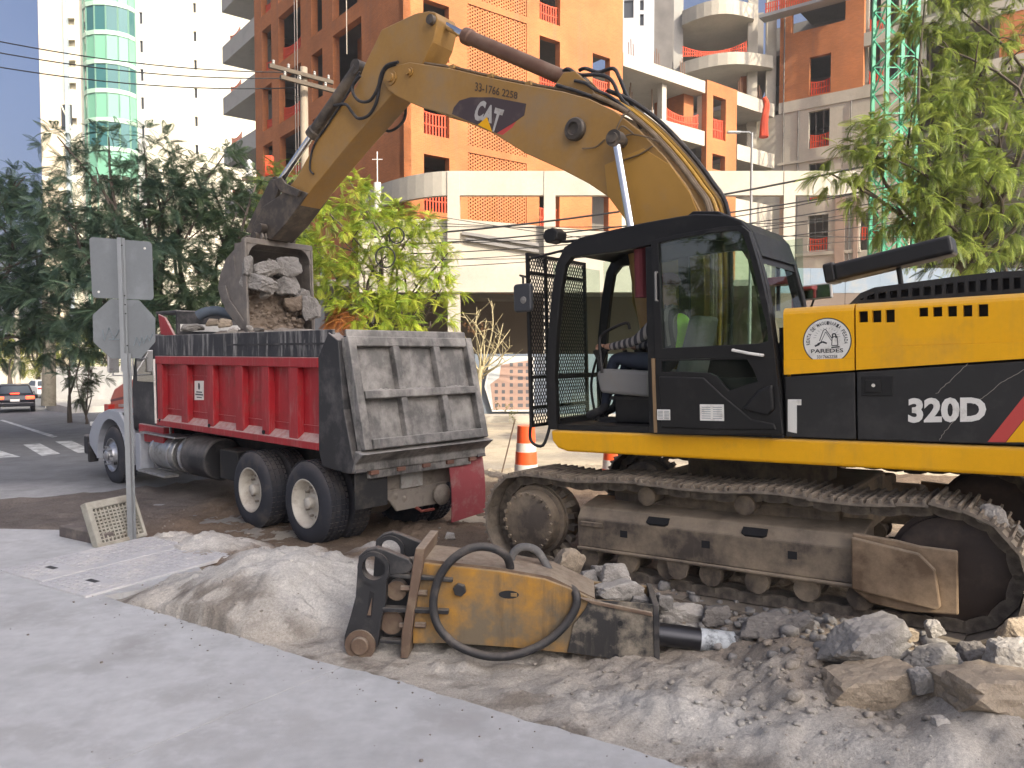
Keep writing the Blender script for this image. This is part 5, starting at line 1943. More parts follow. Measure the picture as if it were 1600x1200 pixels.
# heaps of dust on the ledges
for (x0, x1, z) in ((.2, GW * .33, GH * .475 + .055), (GW * .37, GW * .65, GH * .475 + .055), (GW * .7, GW - .15, GH * .475 + .055)):
    mb = MB()
    n_ = 14
    prof = [0.012 + .03 * abs(math.sin(i * 1.7 + x0 * 9)) * math.sin(math.pi * i / n_) for i in range(n_ + 1)]
    for i in range(n_):
        xa, xb = x0 + (x1 - x0) * i / n_, x0 + (x1 - x0) * (i + 1) / n_
        mb.add([(xa, 0, z - .01), (xa, .1, z - .01), (xa, .0, z + prof[i]), (xb, 0, z - .01), (xb, .1, z - .01), (xb, .0, z + prof[i + 1])], [(1, 4, 5, 2)])
    stuff(part('ledge_dust', mb.xf(gm), M('pale_dust', (.40, .37, .335), .95, var=.15, vscale=20, bump=.3), gate))
# apron below the gate, bent outwards
ap = MB()
pA, pB, pC = Vector((xg0, 0, zg0 + .0)), Vector((xg0 - .34, 0, zg0 - .16)), Vector((xg0 - .33, 0, zg0 - .40))
pA = Vector(TR.tr(547, 706, 0) and (xg0 - .0, 0, zg0))
b1 = TR.tr(553, 739, 0)
pts_ap = [(xg0 + .03, zg0 + .01), (xg0 - .14, zg0 - .02), (b1[0] - .02, b1[1] + .10), (b1[0] - .02, b1[1]), (b1[0] + .06, b1[1] - .02), (xg0 + .05, zg0 - .12)]
part('tail_apron', MB().prism(pts_ap, LW + .0, -.0), gate_m, bed, bevel=.015)
part('tail_beam', MB().box(b1[0] + .0, b1[0] + .16, LW + .25, -.22, b1[1] - .10, b1[1] + .02), gate_m, bed, bevel=.012)
for i in range(5):
    y_ = -.28 - i * .40
    part('beam_bracket', MB().box(b1[0] - .03, b1[0] + .06, y_ - .06, y_ + .06, b1[1] - .05, b1[1] - .0), M('rusty_bracket', (.2, .1, .07), .7, var=.2), bed, bevel=.006)

# ---------------------------------------------------------------- chassis and axles
for y_ in (-.80, -1.4):
    part('chassis_rail', MB().box(-.75, 7.5, y_ - .05, y_ + .05, .78, 1.06), chassis, tk, bevel=.01)
part('sub_frame', MB().box(-.7, 4.4, -1.5, -.66, 1.07, 1.22), chassis, tk)
tb = part('rear_cross_plate', MB().box(-.82, -.74, -1.75, -.42, .68, 1.0), axle_m, tk, bevel=.012)
part('cross_plate_flange', MB().prism([(-.5, .70), (-1.65, .70), (-1.5, .42), (-.8, .42), (-.7, .55)], -.84, -.80, 'X'), axle_m, tk, bevel=.012)
pl_ = part('number_plate_blank', MB().box(-.87, -.84, -1.2, -.85, .70, .92), M('dusty_plate', (.36, .35, .32), .7, dirt=(.26, .23, .2), dirt_amt=.5, dirt_scale=6), tk, bevel=.008)
part('tail_lamp', MB().lathe((-.86, -1.5, .55), (-1, 0, 0), [(0, .13), (.05, .14), (.09, .10), (.12, 0)], 20), axle_m, tk, smooth=True)


def wheel(cx, cy_, w, kind, name='wheel', flip=1):
    """tyre + rim; outer face at cy_, width w going inwards (-flip * Y)"""
    r = .525
    a = Vector((0, -flip, 0))
    c = Vector((cx, cy_, r - .005))
    ty = MB().lathe(c, a, [(.0, .29), (.0, .31), (-.012, .36), (-.008, .43), (.012, .49), (.03, .512), (.045, .524), (w / 2, .527), (w - .045, .524), (w - .03, .512), (w - .012, .49), (w + .005, .42), (w, .3)], 48, close=True)
    t = part(name, ty, tyre_m, tk, smooth=True)
    # tread grooves: raised shoulder blocks
    tr_ = MB()
    nb = 46
    for k in range(nb):
        an = 2 * math.pi * k / nb
        for (o_, ww) in ((.03, .05), (.10, .055), (.175, .055), (w - .055, .05)):
            m_ = basis(c + a * (o_ + ww / 2) + Vector((math.cos(an) * .53, 0, math.sin(an) * .53)), (math.cos(an), 0, math.sin(an)), (0, 1, 0), (-math.sin(an), 0, math.cos(an)))
            tr_.boxm(m_, .014, ww - .012, .058)
    stuff(part('tread_blocks', tr_, tyre_m, t))
    if kind == 'dual':
        prof = [(.0, .30), (-.012, .31), (-.012, .295), (.03, .275), (.12, .262), (.15, .25), (.155, .14), (.11, .11), (.10, .075), (.02, .07), (.01, .05), (.01, 0)]
    else:
        prof = [(.0, .30), (-.012, .31), (-.012, .295), (.02, .275), (.03, .25), (.0, .2), (-.05, .175), (-.07, .13), (-.075, .1), (-.11, .095), (-.125, .07), (-.125, 0)]
    rim = part('rim', MB().lathe(c, a, prof, 40, cap0=False), rim_m if kind == 'dual' else alu, t, smooth=True)
    nn = 10
    nuts = []
    hw = .15 if kind == 'dual' else -.06
    rr_ = .19 if kind == 'dual' else .165
    me_n = None
    for k in range(nn):
        an = 2 * math.pi * k / nn
        p = c + a * hw + Vector((math.cos(an) * rr_, 0, math.sin(an) * rr_))
        mb = MB().cyl((0, 0, 0), (0, .045 * flip, 0), .019, n=6)
        if me_n is None:
            o = part('wheel_nut', mb, axle_m if kind == 'dual' else alu, t)
            me_n = o
        else:
            o = me_n.copy()
            COL.objects.link(o)
        o.parent = t
        o.location = p
    if kind != 'dual':
        for k in range(2):
            an = .6 + math.pi * k
            p = c + Vector((math.cos(an) * .235, .0, math.sin(an) * .235))
            part('hand_hole', MB().cyl(p + a * .03, p + a * -.035, .032, n=14), inner_shade, rim)
    return t


for ax in (0.0, TR.tr(388, 771)[0] - .02):
    for (cy_, fl) in ((-.02, 1), (-.36, 1), (LW + .02, -1), (LW + .36, -1)):
        wheel(ax, cy_, .29, 'dual', flip=fl)
    part('axle', MB().cyl((ax, -.3, .52), (ax, LW + .3, .52), .10, n=16), axle_m, tk, smooth=True)
    part('differential', MB().lathe((ax - .34, -1.06, .52), (1, 0, 0), [(0, 0), (.0, .1), (.05, .17), (.15, .24), (.34, .28), (.5, .2), (.6, 0)], 20), axle_m, tk, smooth=True)
FX = TR.tr(170, 712)[0]
wheel(FX, -.06, .28, 'front')
wheel(FX, LW + .06, .28, 'front', flip=-1)
part('axle', MB().cyl((FX, -.3, .48), (FX, LW + .3, .48), .07, n=14), chassis, tk)
# brake chambers poking out behind
for (y_, z_) in ((-.78, .60), (-.92, .55)):
    part('brake_chamber', MB().lathe((-.62, y_, z_), (-1, 0, .1), [(0, 0), (.0, .08), (.08, .095), (.1, .11), (.12, .095), (.2, .085), (.24, 0)], 18), axle_m, tk, smooth=True)
part('hanging_rod', MB().tube([(-.7, -1.05, .5), (-.9, -1.15, .38), (-.85, -1.4, .36)], .02, 6), M('rust_red', (.2, .05, .035), .7), tk)
# mud flap on the far corner, rear
fl = MB()
y0_, y1_ = LW - .02, LW + .62
fx_ = b1[0] + .06
n_ = 8
fv, ff = [], []
for i in range(n_ + 1):
    t = i / n_
    z = b1[1] - .02 - t * .80
    bend = .05 * math.sin(t * 2.6) + .03 * t
    for (y_, e_) in ((y0_ + .02 * t, 0), (y1_, 1)):
        fv += [(fx_ - bend - .02 * e_, y_, z + (.04 * (1 - e_) if i == n_ else 0)), (fx_ - bend + .014 - .02 * e_, y_, z + (.04 * (1 - e_) if i == n_ else 0))]
for i in range(n_):
    a = i * 4
    ff += [(a, a + 4, a + 6, a + 2), (a + 1, a + 3, a + 7, a + 5), (a, a + 1, a + 5, a + 4), (a + 2, a + 6, a + 7, a + 3)]
part('mud_flap', MB().add(fv, ff), pinkflap, tk)
part('mud_flap', MB().box(fx_ - .01, fx_ + .01, -.52, -.05, b1[1] - .45, b1[1] - .02), chassis, tk)

# ---------------------------------------------------------------- cab, hood, fender, tanks
cabf = part('truck_cab', MB().prism([(4.72, 1.0), (6.0, 1.0), (6.05, 1.75), (5.85, 2.55), (5.6, 2.72), (4.75, 2.72)], LW + .22, -.22), blk_t, tk, bevel=.05, seg=3)
part('cab_side_skirt', MB().box(4.55, 5.6, -.34, -.16, .86, 1.16), red_t, tk, bevel=.015)
part('cab_window', MB().box(5.05, 5.75, -.225, -.212, 1.9, 2.45), glass_mat('dark_glass', (.15, .17, .18), .4), cabf)
part('rear_cab_window', MB().box(4.706, 4.722, LW + .6, -.6, 2.0, 2.45), glass_mat('dark_glass'), cabf)
hood = MB()
hs = TT([(205, 597), (190, 600), (176, 607), (167, 618), (166, 640)], -.5)
xh0 = 5.95
hood.prism([(xh0, 1.02), (xh0, 2.0), (6.7, 1.93), (7.3, 1.82), (7.75, 1.69), (7.98, 1.48), (8.02, 1.02)], LW + .52, -.52)
hd = part('hood', hood, hood_r, tk, bevel=.06, seg=3)
part('hood_stripe', MB().prism([(xh0 + .02, 1.66), (7.9, 1.42), (7.93, 1.46), (xh0 + .02, 1.73)], -.522, -.514), M('stripe_dark', (.16, .05, .05), .5), hd)
part('hood_emblem', MB().prism([(7.1, 1.36), (7.5, 1.33), (7.5, 1.39), (7.1, 1.42)], -.522, -.512), alu, hd)
part('grille', MB().box(8.0, 8.04, LW + .6, -.6, 1.0, 1.45), alu, hd, bevel=.01)
part('hood_side_light', MB().box(7.72, 7.95, -.56, -.40, 1.22, 1.38), M('lamp_red', (.4, .03, .02), .25), hd, bevel=.015)
# fender: arch over the wheel
fo, fi = [], []
for i in range(17):
    a = math.radians(-8 + 196 * i / 16)
    rr_ = .74
    fo.append((FX - .02 + rr_ * math.cos(a) * 1.02, .50 + rr_ * math.sin(a)))
    fi.append((FX - .02 + (rr_ - .05) * math.cos(a) * 1.02, .50 + (rr_ - .05) * math.sin(a)))
fm_ = MB()
for i in range(16):
    fm_.prism([fo[i], fo[i + 1], fi[i + 1], fi[i]], -.56, -.035)
fe = part('fender', fm_, primer, tk, smooth=True)
fs_out = [(FX + .76, .42), (FX + 1.12, .62), (FX + 1.14, .80), (FX + .95, 1.05), (FX + .6, 1.25), (FX + .1, 1.36), (FX - .4, 1.34), (FX - .75, 1.1), (FX - .85, .48), (FX - .76, .46)]
arch = [(FX - .02 + .7 * math.cos(a) * 1.02, .5 + .7 * math.sin(a)) for a in np.linspace(math.pi * 1.03, -.05, 14)]
part('fender_skin', MB().prism(fs_out[:1] + fs_out[1:] + arch, -.10, -.04), primer, fe, bevel=.02)
part('fender_top', MB().prism([(FX + 1.14, .80), (FX + .95, 1.05), (FX + .6, 1.25), (FX + .1, 1.36), (FX - .4, 1.34), (FX - .4, 1.30), (FX + .1, 1.32), (FX + .58, 1.2), (FX + .92, 1.0), (FX + 1.1, .78)], -.58, -.1), primer, fe, bevel=.01)
part('bumper', MB().box(FX + 1.18, FX + 1.42, LW + .05, -.03, .42, .80), blk_t, tk, bevel=.04, seg=3)
part('bumper_flap', MB().box(FX + 1.10, FX + 1.18, -.2, -.02, .28, .66), rubber, tk, bevel=.02)
part('fender_lamp', MB().box(FX + .98, FX + 1.2, -.4, -.08, .98, 1.06), white_d, fe, bevel=.015)
# exhaust stack and grab rails behind the cab
part('exhaust_stack', MB().cyl((4.62, -.28, 1.0), (4.62, -.28, 2.75), .075, n=18), alu, tk, smooth=True)
part('exhaust_shield', MB().box(4.52, 4.72, -.21, -.195, 1.25, 2.3), M('shield_dusty', (.33, .31, .29), .5, .5, var=.2, dirt=(.15, .13, .12), dirt_amt=.5, dirt_scale=6), tk, bevel=.01)
part('grab_rail', MB().tube([(4.40, .02, 1.25), (4.40, .03, 2.3)], .018, 8), white_d, tk)
part('mirror_frame', MB().tube([(5.9, -.2, 2.55), (5.95, .12, 2.55), (5.95, .12, 2.0), (5.9, -.2, 2.0), (5.9, -.2, 2.55)], .02, 6).tube([(5.9, -.2, 2.0), (5.95, .12, 2.5)], .013, 6).tube([(5.9, -.1, 2.3), (5.95, .12, 2.3)], .013, 6), alu, cabf)
part('truck_mirror', MB().box(5.93, 5.99, .02, .2, 2.05, 2.45), alu, cabf, bevel=.015)
# fuel tank with straps, air tanks
part('fuel_tank', MB().cyl((4.15, -.42, .72), (5.1, -.42, .72), .31, n=32), tank_m, tk, smooth=True, bevel=.02)
for x in (4.3, 4.95):
    part('tank_strap', MB().lathe((x, -.42, .72), (1, 0, 0), [(0, .312), (0, .322), (.05, .322), (.05, .312)], 32, close=True), alu, tk, smooth=True)
part('oil_tank', MB().cyl((3.0, -.44, .74), (4.0, -.44, .74), .33, n=32), blk_t, tk, smooth=True, bevel=.03)
part('tank_strap', MB().lathe((3.8, -.44, .74), (1, 0, 0), [(0, .332), (0, .345), (.1, .345), (.1, .332)], 32, close=True), alu, tk, smooth=True)
part('step_plate', MB().box(3.9, 5.3, -.36, -.06, 1.02, 1.05), tank_m, tk, bevel=.006)
part('step_plate', MB().box(4.2, 5.3, -.26, -.02, .36, .40), tank_m, tk, bevel=.006)
part('step_bracket', MB().box(5.35, 5.55, -.34, -.08, .34, 1.0), primer, tk, bevel=.02)
part('battery_box', MB().box(2.2, 2.75, -.6, -.25, .5, .95), chassis, tk, bevel=.02)
part('drive_shaft', MB().cyl((1.9, -1.06, .6), (4.8, -1.06, .72), .06, n=12), chassis, tk)
part('air_tank', MB().cyl((1.95, -.5, .62), (2.15, -.95, .62), .12, n=16), chassis, tk, smooth=True)

# ---------------------------------------------------------------- what the bed carries
load_m = attr_mat('load_soil', bump=.9, bscale=25, fine=.25)
lx = np.arange(-.55, xr1 - .1, .045)
ly = np.arange(LW + .1, -.09, .045)


def load_h(x, y):
    mid = (y - LW / 2) / 1.2
    h = zk1 - .10 + .20 * np.exp(-((x - 2.6) / 1.0) ** 2) * (1 - .4 * mid ** 2) + .1 * np.exp(-((x - 3.9) / .5) ** 2) - .12 * mid ** 2 - .25 * smooth01((.9 - x) / 1.4)
    return h + .10 * fbm(x, y, 1.6, 4, 131) + .05 * np.abs(fbm(x, y, 5, 3, 137)), 0 * x


ld = grid_mesh('soil_load', lx, ly, load_h, load_m, lambda X, Y, Z, p: np.array([.25, .215, .18]) + .25 * fbm(X, Y, 2.0, 4, 141)[..., None] * np.array([1, .95, .88]))
ld.parent = tk
stuff(ld)
# ================================================================== RUBBLE, BREAKER, SIGN AND SMALL THINGS
def rock_mat(name, col, dust=.6, spk=.25):
    return M(name, col, .92, var=.2, vscale=6, fine=spk, dirt=tuple(q * .62 for q in col), dirt_amt=.45, dirt_scale=5, bump=.75, bscale=32, dust=tuple(min(1, q * 1.15 + .02) for q in col), dust_amt=dust)


rk_grey = rock_mat('concrete_grey', (.25, .235, .215))
rk_dark = rock_mat('concrete_dark', (.17, .155, .14))
rk_tan = rock_mat('slab_tan', (.32, .26, .19))
rk_light = rock_mat('concrete_light', (.36, .335, .30))
rk_soil = rock_mat('clod_brown', (.20, .155, .115))
GR = 'broken concrete chunks under the excavator track'
_n = 0


def rock(cx, cy, wpx, hpx, depth, label, mat=None, dep=.75, rot=0.0, tilt=0.0, group=GR, seed=None, sub=4, cat='rock', rough=.05, planes=11):
    global _n
    _n += 1
    sx, sz = wpx * depth / FPX, hpx * depth / FPX
    me = rock_mesh(seed or (100 + _n * 7), sx, max(sx * dep, sz * .6), sz, sub, planes, rough)
    p = at(cx, cy, depth)
    o = link('concrete_chunk' if mat is not rk_soil else 'soil_clod', me, mat or rk_grey, None, fix=False)
    for q in me.polygons:
        q.use_smooth = False
    o.location = p
    o.rotation_euler = (tilt * .3, tilt, rot)
    return tag(o, label, cat, group)


rock(886, 884, 44, 62, 6.35, 'pale slab fragment standing on edge behind the breaker', rk_tan, .55, .3, .5)
rock(918, 908, 34, 36, 6.1, 'small grey chunk right of the upright pale slab fragment', rk_grey)
rock(961, 898, 46, 36, 6.05, 'pale chunk atop the pile behind the breaker, highest in the middle', rk_light)
rock(966, 926, 82, 46, 5.9, 'broad pale chunk with a flat face just behind the breaker end', rk_light, .6)
rock(934, 895, 22, 26, 6.25, 'thin dark chunk wedged between two pale chunks behind the breaker', rk_grey)
rock(1000, 938, 40, 36, 5.85, 'grey chunk half hidden behind the black end of the breaker', rk_grey)
rock(1038, 941, 28, 28, 5.9, 'small pointed grey chunk beside the breaker end, left of a long one', rk_grey)
rock(1064, 958, 76, 34, 6.05, 'long pale rough chunk lying above the breaker chisel', rk_light, .6)
rock(1117, 962, 50, 34, 5.95, 'rounded dark chunk in the shade below the track shoes', rk_dark)
rock(1066, 982, 80, 26, 6.0, 'flat pale stone directly behind the breaker chisel', rk_light)
rock(1134, 984, 40, 24, 5.95, 'small pale stone above the chisel tip', rk_light)
rock(1200, 979, 96, 44, 5.55, 'large dark clod lying under the middle of the track', rk_dark, .6)
rock(1258, 1016, 60, 34, 5.2, 'flat dusty stone left of the biggest grey block', rk_tan)
rock(1246, 985, 46, 52, 5.5, 'dark stone in the hollow left of the biggest grey block', rk_dark)
rock(1345, 999, 136, 84, 4.85, 'biggest grey concrete block, propped against the track', rk_grey, .7, .25, .08, seed=31)
rock(1352, 1072, 150, 84, 4.6, 'wide flat brown slab under the biggest grey block', rk_tan, .7, .1, seed=77)
rock(1458, 1035, 106, 62, 4.65, 'long grey concrete block right of the biggest one', rk_grey, .6, -.2, seed=55)
rock(1443, 1068, 44, 46, 4.4, 'small grey wedge standing on the ground below the long grey block', rk_grey)
rock(1525, 1032, 58, 52, 4.7, 'shaded dark boulder between the long grey block and the right edge one', rk_dark)
rock(1580, 1030, 76, 64, 4.45, 'sunlit pale boulder cut by the right picture edge', rk_light)
rock(1552, 1086, 156, 84, 4.25, 'flat tan slab lying low at the right picture edge', rk_tan, .8, .15)
rock(1588, 984, 56, 46, 4.75, 'pointed chunk under the rear end of the track at the right edge', rk_tan)
rock(1460, 982, 30, 30, 4.95, 'small pale chunk caught below the idler guard', rk_light)
rock(1419, 990, 36, 22, 5.0, 'flat pale chip on the lowest shoe beneath the idler guard', rk_tan)
rock(1474, 1134, 34, 26, 4.05, 'small pale stone alone on the bare soil at lower right', rk_light)
rock(1550, 806, 40, 36, 5.15, 'sunlit chunk resting on the top of the track at its rear curve', rk_light)
rock(1582, 832, 44, 30, 5.3, 'flat sunlit chunk behind the rear curve of the track', rk_light)
rock(703, 838, 17, 12, 8.6, 'small white stone alone on the brown soil between truck and excavator', rk_light, group=None)
rock(815, 893, 60, 22, 6.6, 'flat pale rubble between the two black hose loops', rk_light)
# small fill under the track, too jumbled to pick apart
mbv, mbf, off = [], [], 0
base = [rock_mesh(900 + i, 1, .8, .7, 2, 9, .05) for i in range(5)]
bvs = []
for me in base:
    c = np.empty(len(me.vertices) * 3, np.float32)
    me.vertices.foreach_get('co', c)
    bvs.append((c.reshape(-1, 3), np.array([q.vertices[:] for q in me.polygons])))
for i in range(520):
    a = rng.uniform(-2.3, 1.7)
    b_ = rng.normal(1.68, .22)
    p = EX.W(a, b_, 0)
    gz_ = ground_z(p.x, p.y)
    s_ = min(.15, rng.lognormal(-2.95, .5))
    v, f = bvs[i % 5]
    an = rng.uniform(0, 6.28)
    c, s2 = math.cos(an), math.sin(an)
    m_ = np.array([[c, -s2, 0], [s2, c, 0], [0, 0, 1]]) * s_
    mbv.append(v @ m_.T + [p.x, p.y, gz_ + s_ * .15])
    mbf.append(f + off)
    off += len(v)
fill = np_mesh('small_rubble', np.concatenate(mbv), np.concatenate(mbf), rk_grey)
stuff(fill)
tag(fill, 'jumble of small broken concrete along the foot of the track', 'rubble', None, 'stuff')

# ---- in the bucket and on the load
GB = 'concrete chunks held in the bucket'
dB = 12.0


def bucket_rock(cx, cy, w, h, label, mat=rk_grey, dd=0.0):
    k = EX.trX(cx, cy, BUCKET_X - .02 + dd)
    p = EX.W(BUCKET_X - .02 + dd, k[0], k[1])
    d = (np.array(p) - _C) @ _FW
    return rock(cx, cy, w * 1.12, h * 1.14, d, label, mat, .75, group=GB, sub=4, rot=rng.uniform(-.6, .6), tilt=rng.uniform(-.3, .3), rough=.07, planes=9)


bucket_rock(447, 420, 40, 34, 'large angular block at the upper right of the bucket mouth', rk_grey)
bucket_rock(413, 424, 42, 24, 'wide grey block at the upper left of the bucket mouth', rk_grey)
bucket_rock(404, 443, 46, 28, 'largest grey block on the left of the bucket mouth', rk_grey)
bucket_rock(446, 449, 34, 30, 'angular grey block at the centre right of the bucket mouth', rk_grey)
bucket_rock(386, 416, 16, 30, 'narrow grey block squeezed in the left corner of the bucket', rk_grey)
bucket_rock(428, 417, 20, 20, 'small dusty block behind the two upper blocks in the bucket', rk_grey, .12)
bucket_rock(415, 459, 20, 12, 'thin pale chip under the largest block in the bucket', rk_light)
bucket_rock(473, 462, 24, 20, 'round grey lump at the right lip of the bucket', rk_grey)
bucket_rock(486, 482, 24, 34, 'long grey lump slipping off the right side of the bucket', rk_grey, -.2)
bucket_rock(458, 476, 28, 22, 'brown lump below the right blocks in the bucket', rk_soil, -.05)
# soil spilling from the bucket mouth
so = MB()
sv_, sf_, off = [], [], 0
for i in range(260):
    t = rng.uniform(0, 1) ** .8
    y_ = rng.uniform(-.62, .50) * (1 - .1 * t)
    z_ = BUCKET_Z1 - .62 - t * (BUCKET_Z1 - BUCKET_Z0 - .25)
    x_ = BUCKET_X + .22 - t * .42 + rng.normal(scale=.05)
    p = EX.W(x_, y_, z_)
    s_ = min(.14, rng.lognormal(-3.2, .55))
    v, f = bvs[i % 5]
    an = rng.uniform(0, 6.28)
    c, s2 = math.cos(an), math.sin(an)
    m_ = np.array([[c, -s2, 0], [s2, c, 0], [0, 0, 1]]) * s_
    sv_.append(v @ m_.T + np.array(p))
    sf_.append(f + off)
    off += len(v)
spill = np_mesh('spilling_soil', np.concatenate(sv_), np.concatenate(sf_), rk_soil)
tag(spill, 'brown soil pouring out of the tilted bucket into the truck bed', 'soil', None, 'stuff')
_gy, _gt = np.linspace(-.55, .53, 56), np.linspace(0, 1, 70)
_GY, _GT = np.meshgrid(_gy, _gt)
_gz = BUCKET_Z1 - .5 - _GT * (BUCKET_Z1 - BUCKET_Z0 - .36)
_gx = BUCKET_X + .30 - _GT * .40 + .16 * fbm(_GY, _GT * 1.5, 2.4, 4, 201) + .09 * fbm(_GY, _GT * 1.5, 8, 3, 203) + .18 * (_GY / .55) ** 2
_P = np.stack([_gx, _GY, _gz], -1).reshape(-1, 3)
_i = np.arange(69 * 55)
_a = (_i // 55) * 56 + _i % 55
bs_ = np_mesh('bucket_soil', _P, np.stack([_a, _a + 1, _a + 57, _a + 56], -1), rk_soil, None, smooth=True)
bs_.matrix_world = EX.mat()
tag(bs_, 'brown soil heaped in the mouth of the tilted bucket', 'soil', None, 'stuff')
GL = 'rubble lying on the truck load'
for (cx, cy, w, h, d, lab, mt) in ((352, 505, 22, 16, 11.6, 'brown stone left of the bucket on the load', rk_tan), (364, 516, 16, 10, 11.2, 'small pale block by the bucket tip on the load', rk_light), (335, 504, 24, 12, 12.0, 'flat stone beside the blue tarp on the load', rk_tan),
                                   (390, 513, 12, 9, 11, 'small white chip below the bucket side on the load', rk_light), (405, 516, 16, 8, 10.9, 'flat dark chip below the bucket mouth on the load', rk_dark), (300, 512, 34, 12, 12.2, 'long dusty heap of grey rubble behind the drip stained board', rk_grey)):
    rock(cx, cy, w, h, d, lab, mt, group=GL, sub=3)
tp = [Vector(at(x, y, 12.6)) for x, y in ((310, 494), (322, 488), (340, 486), (358, 491), (366, 494))]
tarp = part('rolled_tarp', MB().tube(tp, [.09, .11, .12, .10, .07], 14, smooth=5), M('tarp_blue', (.085, .105, .13), .8, var=.15, vscale=6, bump=.3, bscale=14), None, smooth=True)
tag(tarp, 'rolled faded blue tarpaulin lying on the load behind the bucket', 'tarpaulin')

# ---------------------------------------------------------------- hydraulic breaker lying in front of the tracks
bA, bB = at(590, 1022, 5.72), at(1022, 1037, 5.55)
bd = Vector((bB.x - bA.x, bB.y - bA.y, 0)).normalized()
BK = Frame((bA.x, bA.y, -.05), (bd.x, bd.y, 0), (bd.y, -bd.x, 0), (0, 0, 1))
brk_black = M('breaker_black', (.028, .028, .03), .5, .2, var=.2, dirt=(.11, .10, .09), dirt_amt=.4, dirt_scale=4, dust=(.3, .27, .23), dust_amt=.5, bump=.06)
brk_yel = M('breaker_yellow', (.42, .20, .015), .6, var=.25, vscale=5, dirt=(.16, .125, .08), dirt_amt=.95, dirt_scale=2.3, dust=(.4, .33, .22), dust_amt=.5, bump=.12, streak=(.07, .05, .03), streak_amt=.75)
brk_brown = M('breaker_brown', (.15, .10, .07), .7, .2, var=.2, dirt=(.25, .19, .13), dirt_amt=.5, dirt_scale=6, dust=(.42, .36, .28), dust_amt=.7)
br = thing('hydraulic_breaker', 'detached yellow and black hydraulic hammer lying on the pale sand', 'breaker', mat=BK.mat())


def BT(pts, c=0.0):
    return [BK.tr(x, y, c) for x, y in pts]


BD = -.48
body = BT([(646, 878), (700, 884), (780, 893), (850, 905), (890, 920), (930, 938), (1024, 946), (1026, 1040), (900, 1022), (800, 1012), (700, 1005), (645, 1006)])
for (ya, yb) in ((-.035, 0.0), (BD, BD + .035)):
    part('side_plate', MB().prism(body, ya, yb), brk_yel, br, bevel=.006)
part('cradle_top', MB().prism(BT([(650, 874), (780, 889), (860, 903), (930, 936), (930, 942), (860, 912), (780, 898), (650, 884)]), BD + .03, -.03), brk_brown, br)
part('inner_cylinder', MB().prism(BT([(660, 890), (860, 915), (930, 945), (930, 1010), (660, 995)]), BD + .06, -.06), brk_black, br, bevel=.03)
# dark end section with flange
endp = BT([(921, 936), (1024, 944), (1026, 1039), (886, 1019), (896, 975), (915, 950)], .004)
part('end_plate', MB().prism(endp, .0005, .012), M('breaker_end_black', (.028, .027, .027), .6, .1, var=.2, dirt=(.33, .285, .22), dirt_amt=.5, dirt_scale=4.5, streak=(.2, .17, .13), streak_amt=.4, bump=.1), br, bevel=.004)
fl_ = BT([(1020, 944), (1030, 946), (1031, 1041), (1022, 1040)], .02)
part('end_flange', MB().prism(fl_, BD - .02, .02), brk_black, br, bevel=.006)
part('top_bar', MB().prism(BT([(905, 932), (1018, 955), (1020, 962), (925, 942)]), -.02, .03), brk_brown, br, bevel=.006)
for (px_, py_, r) in ((969, 974, .02), (962, 1026, .022)):
    x, z = BK.tr(px_, py_, .012)
    part('bolt_hole', MB().cyl((x, -.01, z), (x, .014, z), r, n=14), inner_shade, br)
x, z = BK.tr(795, 929, 0)
sl = MB().prism([(x + .075 * math.cos(a) * 1.0 + (.0 if True else 0), z + .03 * math.sin(a)) for a in np.linspace(0, 2 * math.pi, 17)[:-1]], -.02, .0025)
slt = part('slot', sl, inner_shade, br)
part('slot_pin', MB().box(x + .015, x + .06, -.02, .006, z - .012, z + .012), brk_yel, slt)
x, z = BK.tr(719, 920, 0)
part('hex_bolt', MB().cyl((x, 0, z), (x, .04, z), .05, n=6), brk_black, br, bevel=.006)
# dirty belly stripes are material; ledge across the bracket end
part('side_ledge', MB().prism(BT([(600, 946), (702, 950), (702, 957), (600, 953)]), -.02, .05), brk_black, br, bevel=.006)
part('side_ledge', MB().prism(BT([(612, 893), (708, 902), (708, 908), (612, 900)]), -.02, .04), brk_black, br, bevel=.006)
part('side_ledge', MB().prism(BT([(595, 996), (640, 999), (640, 1006), (595, 1002)]), -.02, .04), brk_black, br, bevel=.006)
# mounting bracket: two ear plates with pin holes
ear_px = [(561, 885), (563, 866), (574, 857), (590, 853), (604, 857), (641, 872), (648, 882), (640, 893), (612, 896), (606, 905), (605, 940), (598, 965), (592, 1008), (580, 1016), (560, 1018), (546, 1016), (540, 1005), (541, 990), (550, 960), (558, 930)]
ear = BT(ear_px)
ho = BK.tr(587, 884)
hl_ = BK.tr(566, 1004)


def plate_with_hole(outl, c, r, y0, y1):
    """plate with a round opening: outline bridged to the hole"""
    n = len(outl)
    k = 28
    circ = [(c[0] + r * math.cos(2 * math.pi * i / k), c[1] + r * math.sin(2 * math.pi * i / k)) for i in range(k)]
    bm = bmesh.new()
    ov = [bm.verts.new((x, y0, z)) for x, z in outl]
    cv = [bm.verts.new((x, y0, z)) for x, z in circ]
    ed = [bm.edges.new((ov[i], ov[(i + 1) % n])) for i in range(n)] + [bm.edges.new((cv[i], cv[(i + 1) % k])) for i in range(k)]
    bmesh.ops.triangle_fill(bm, use_beauty=True, use_dissolve=False, edges=ed)
    bad = [f for f in bm.faces if (f.calc_center_median() - Vector((c[0], y0, c[1]))).length < r * .98]
    bmesh.ops.delete(bm, geom=bad, context='FACES_ONLY')
    r_ = bmesh.ops.extrude_face_region(bm, geom=bm.faces[:])
    for v in [g for g in r_['geom'] if isinstance(g, bmesh.types.BMVert)]:
        v.co.y = y1
    bm.verts.index_update()
    mb = MB()
    mb.add([v.co[:] for v in bm.verts], [tuple(v.index for v in f.verts) for f in bm.faces])
    bm.free()
    return mb


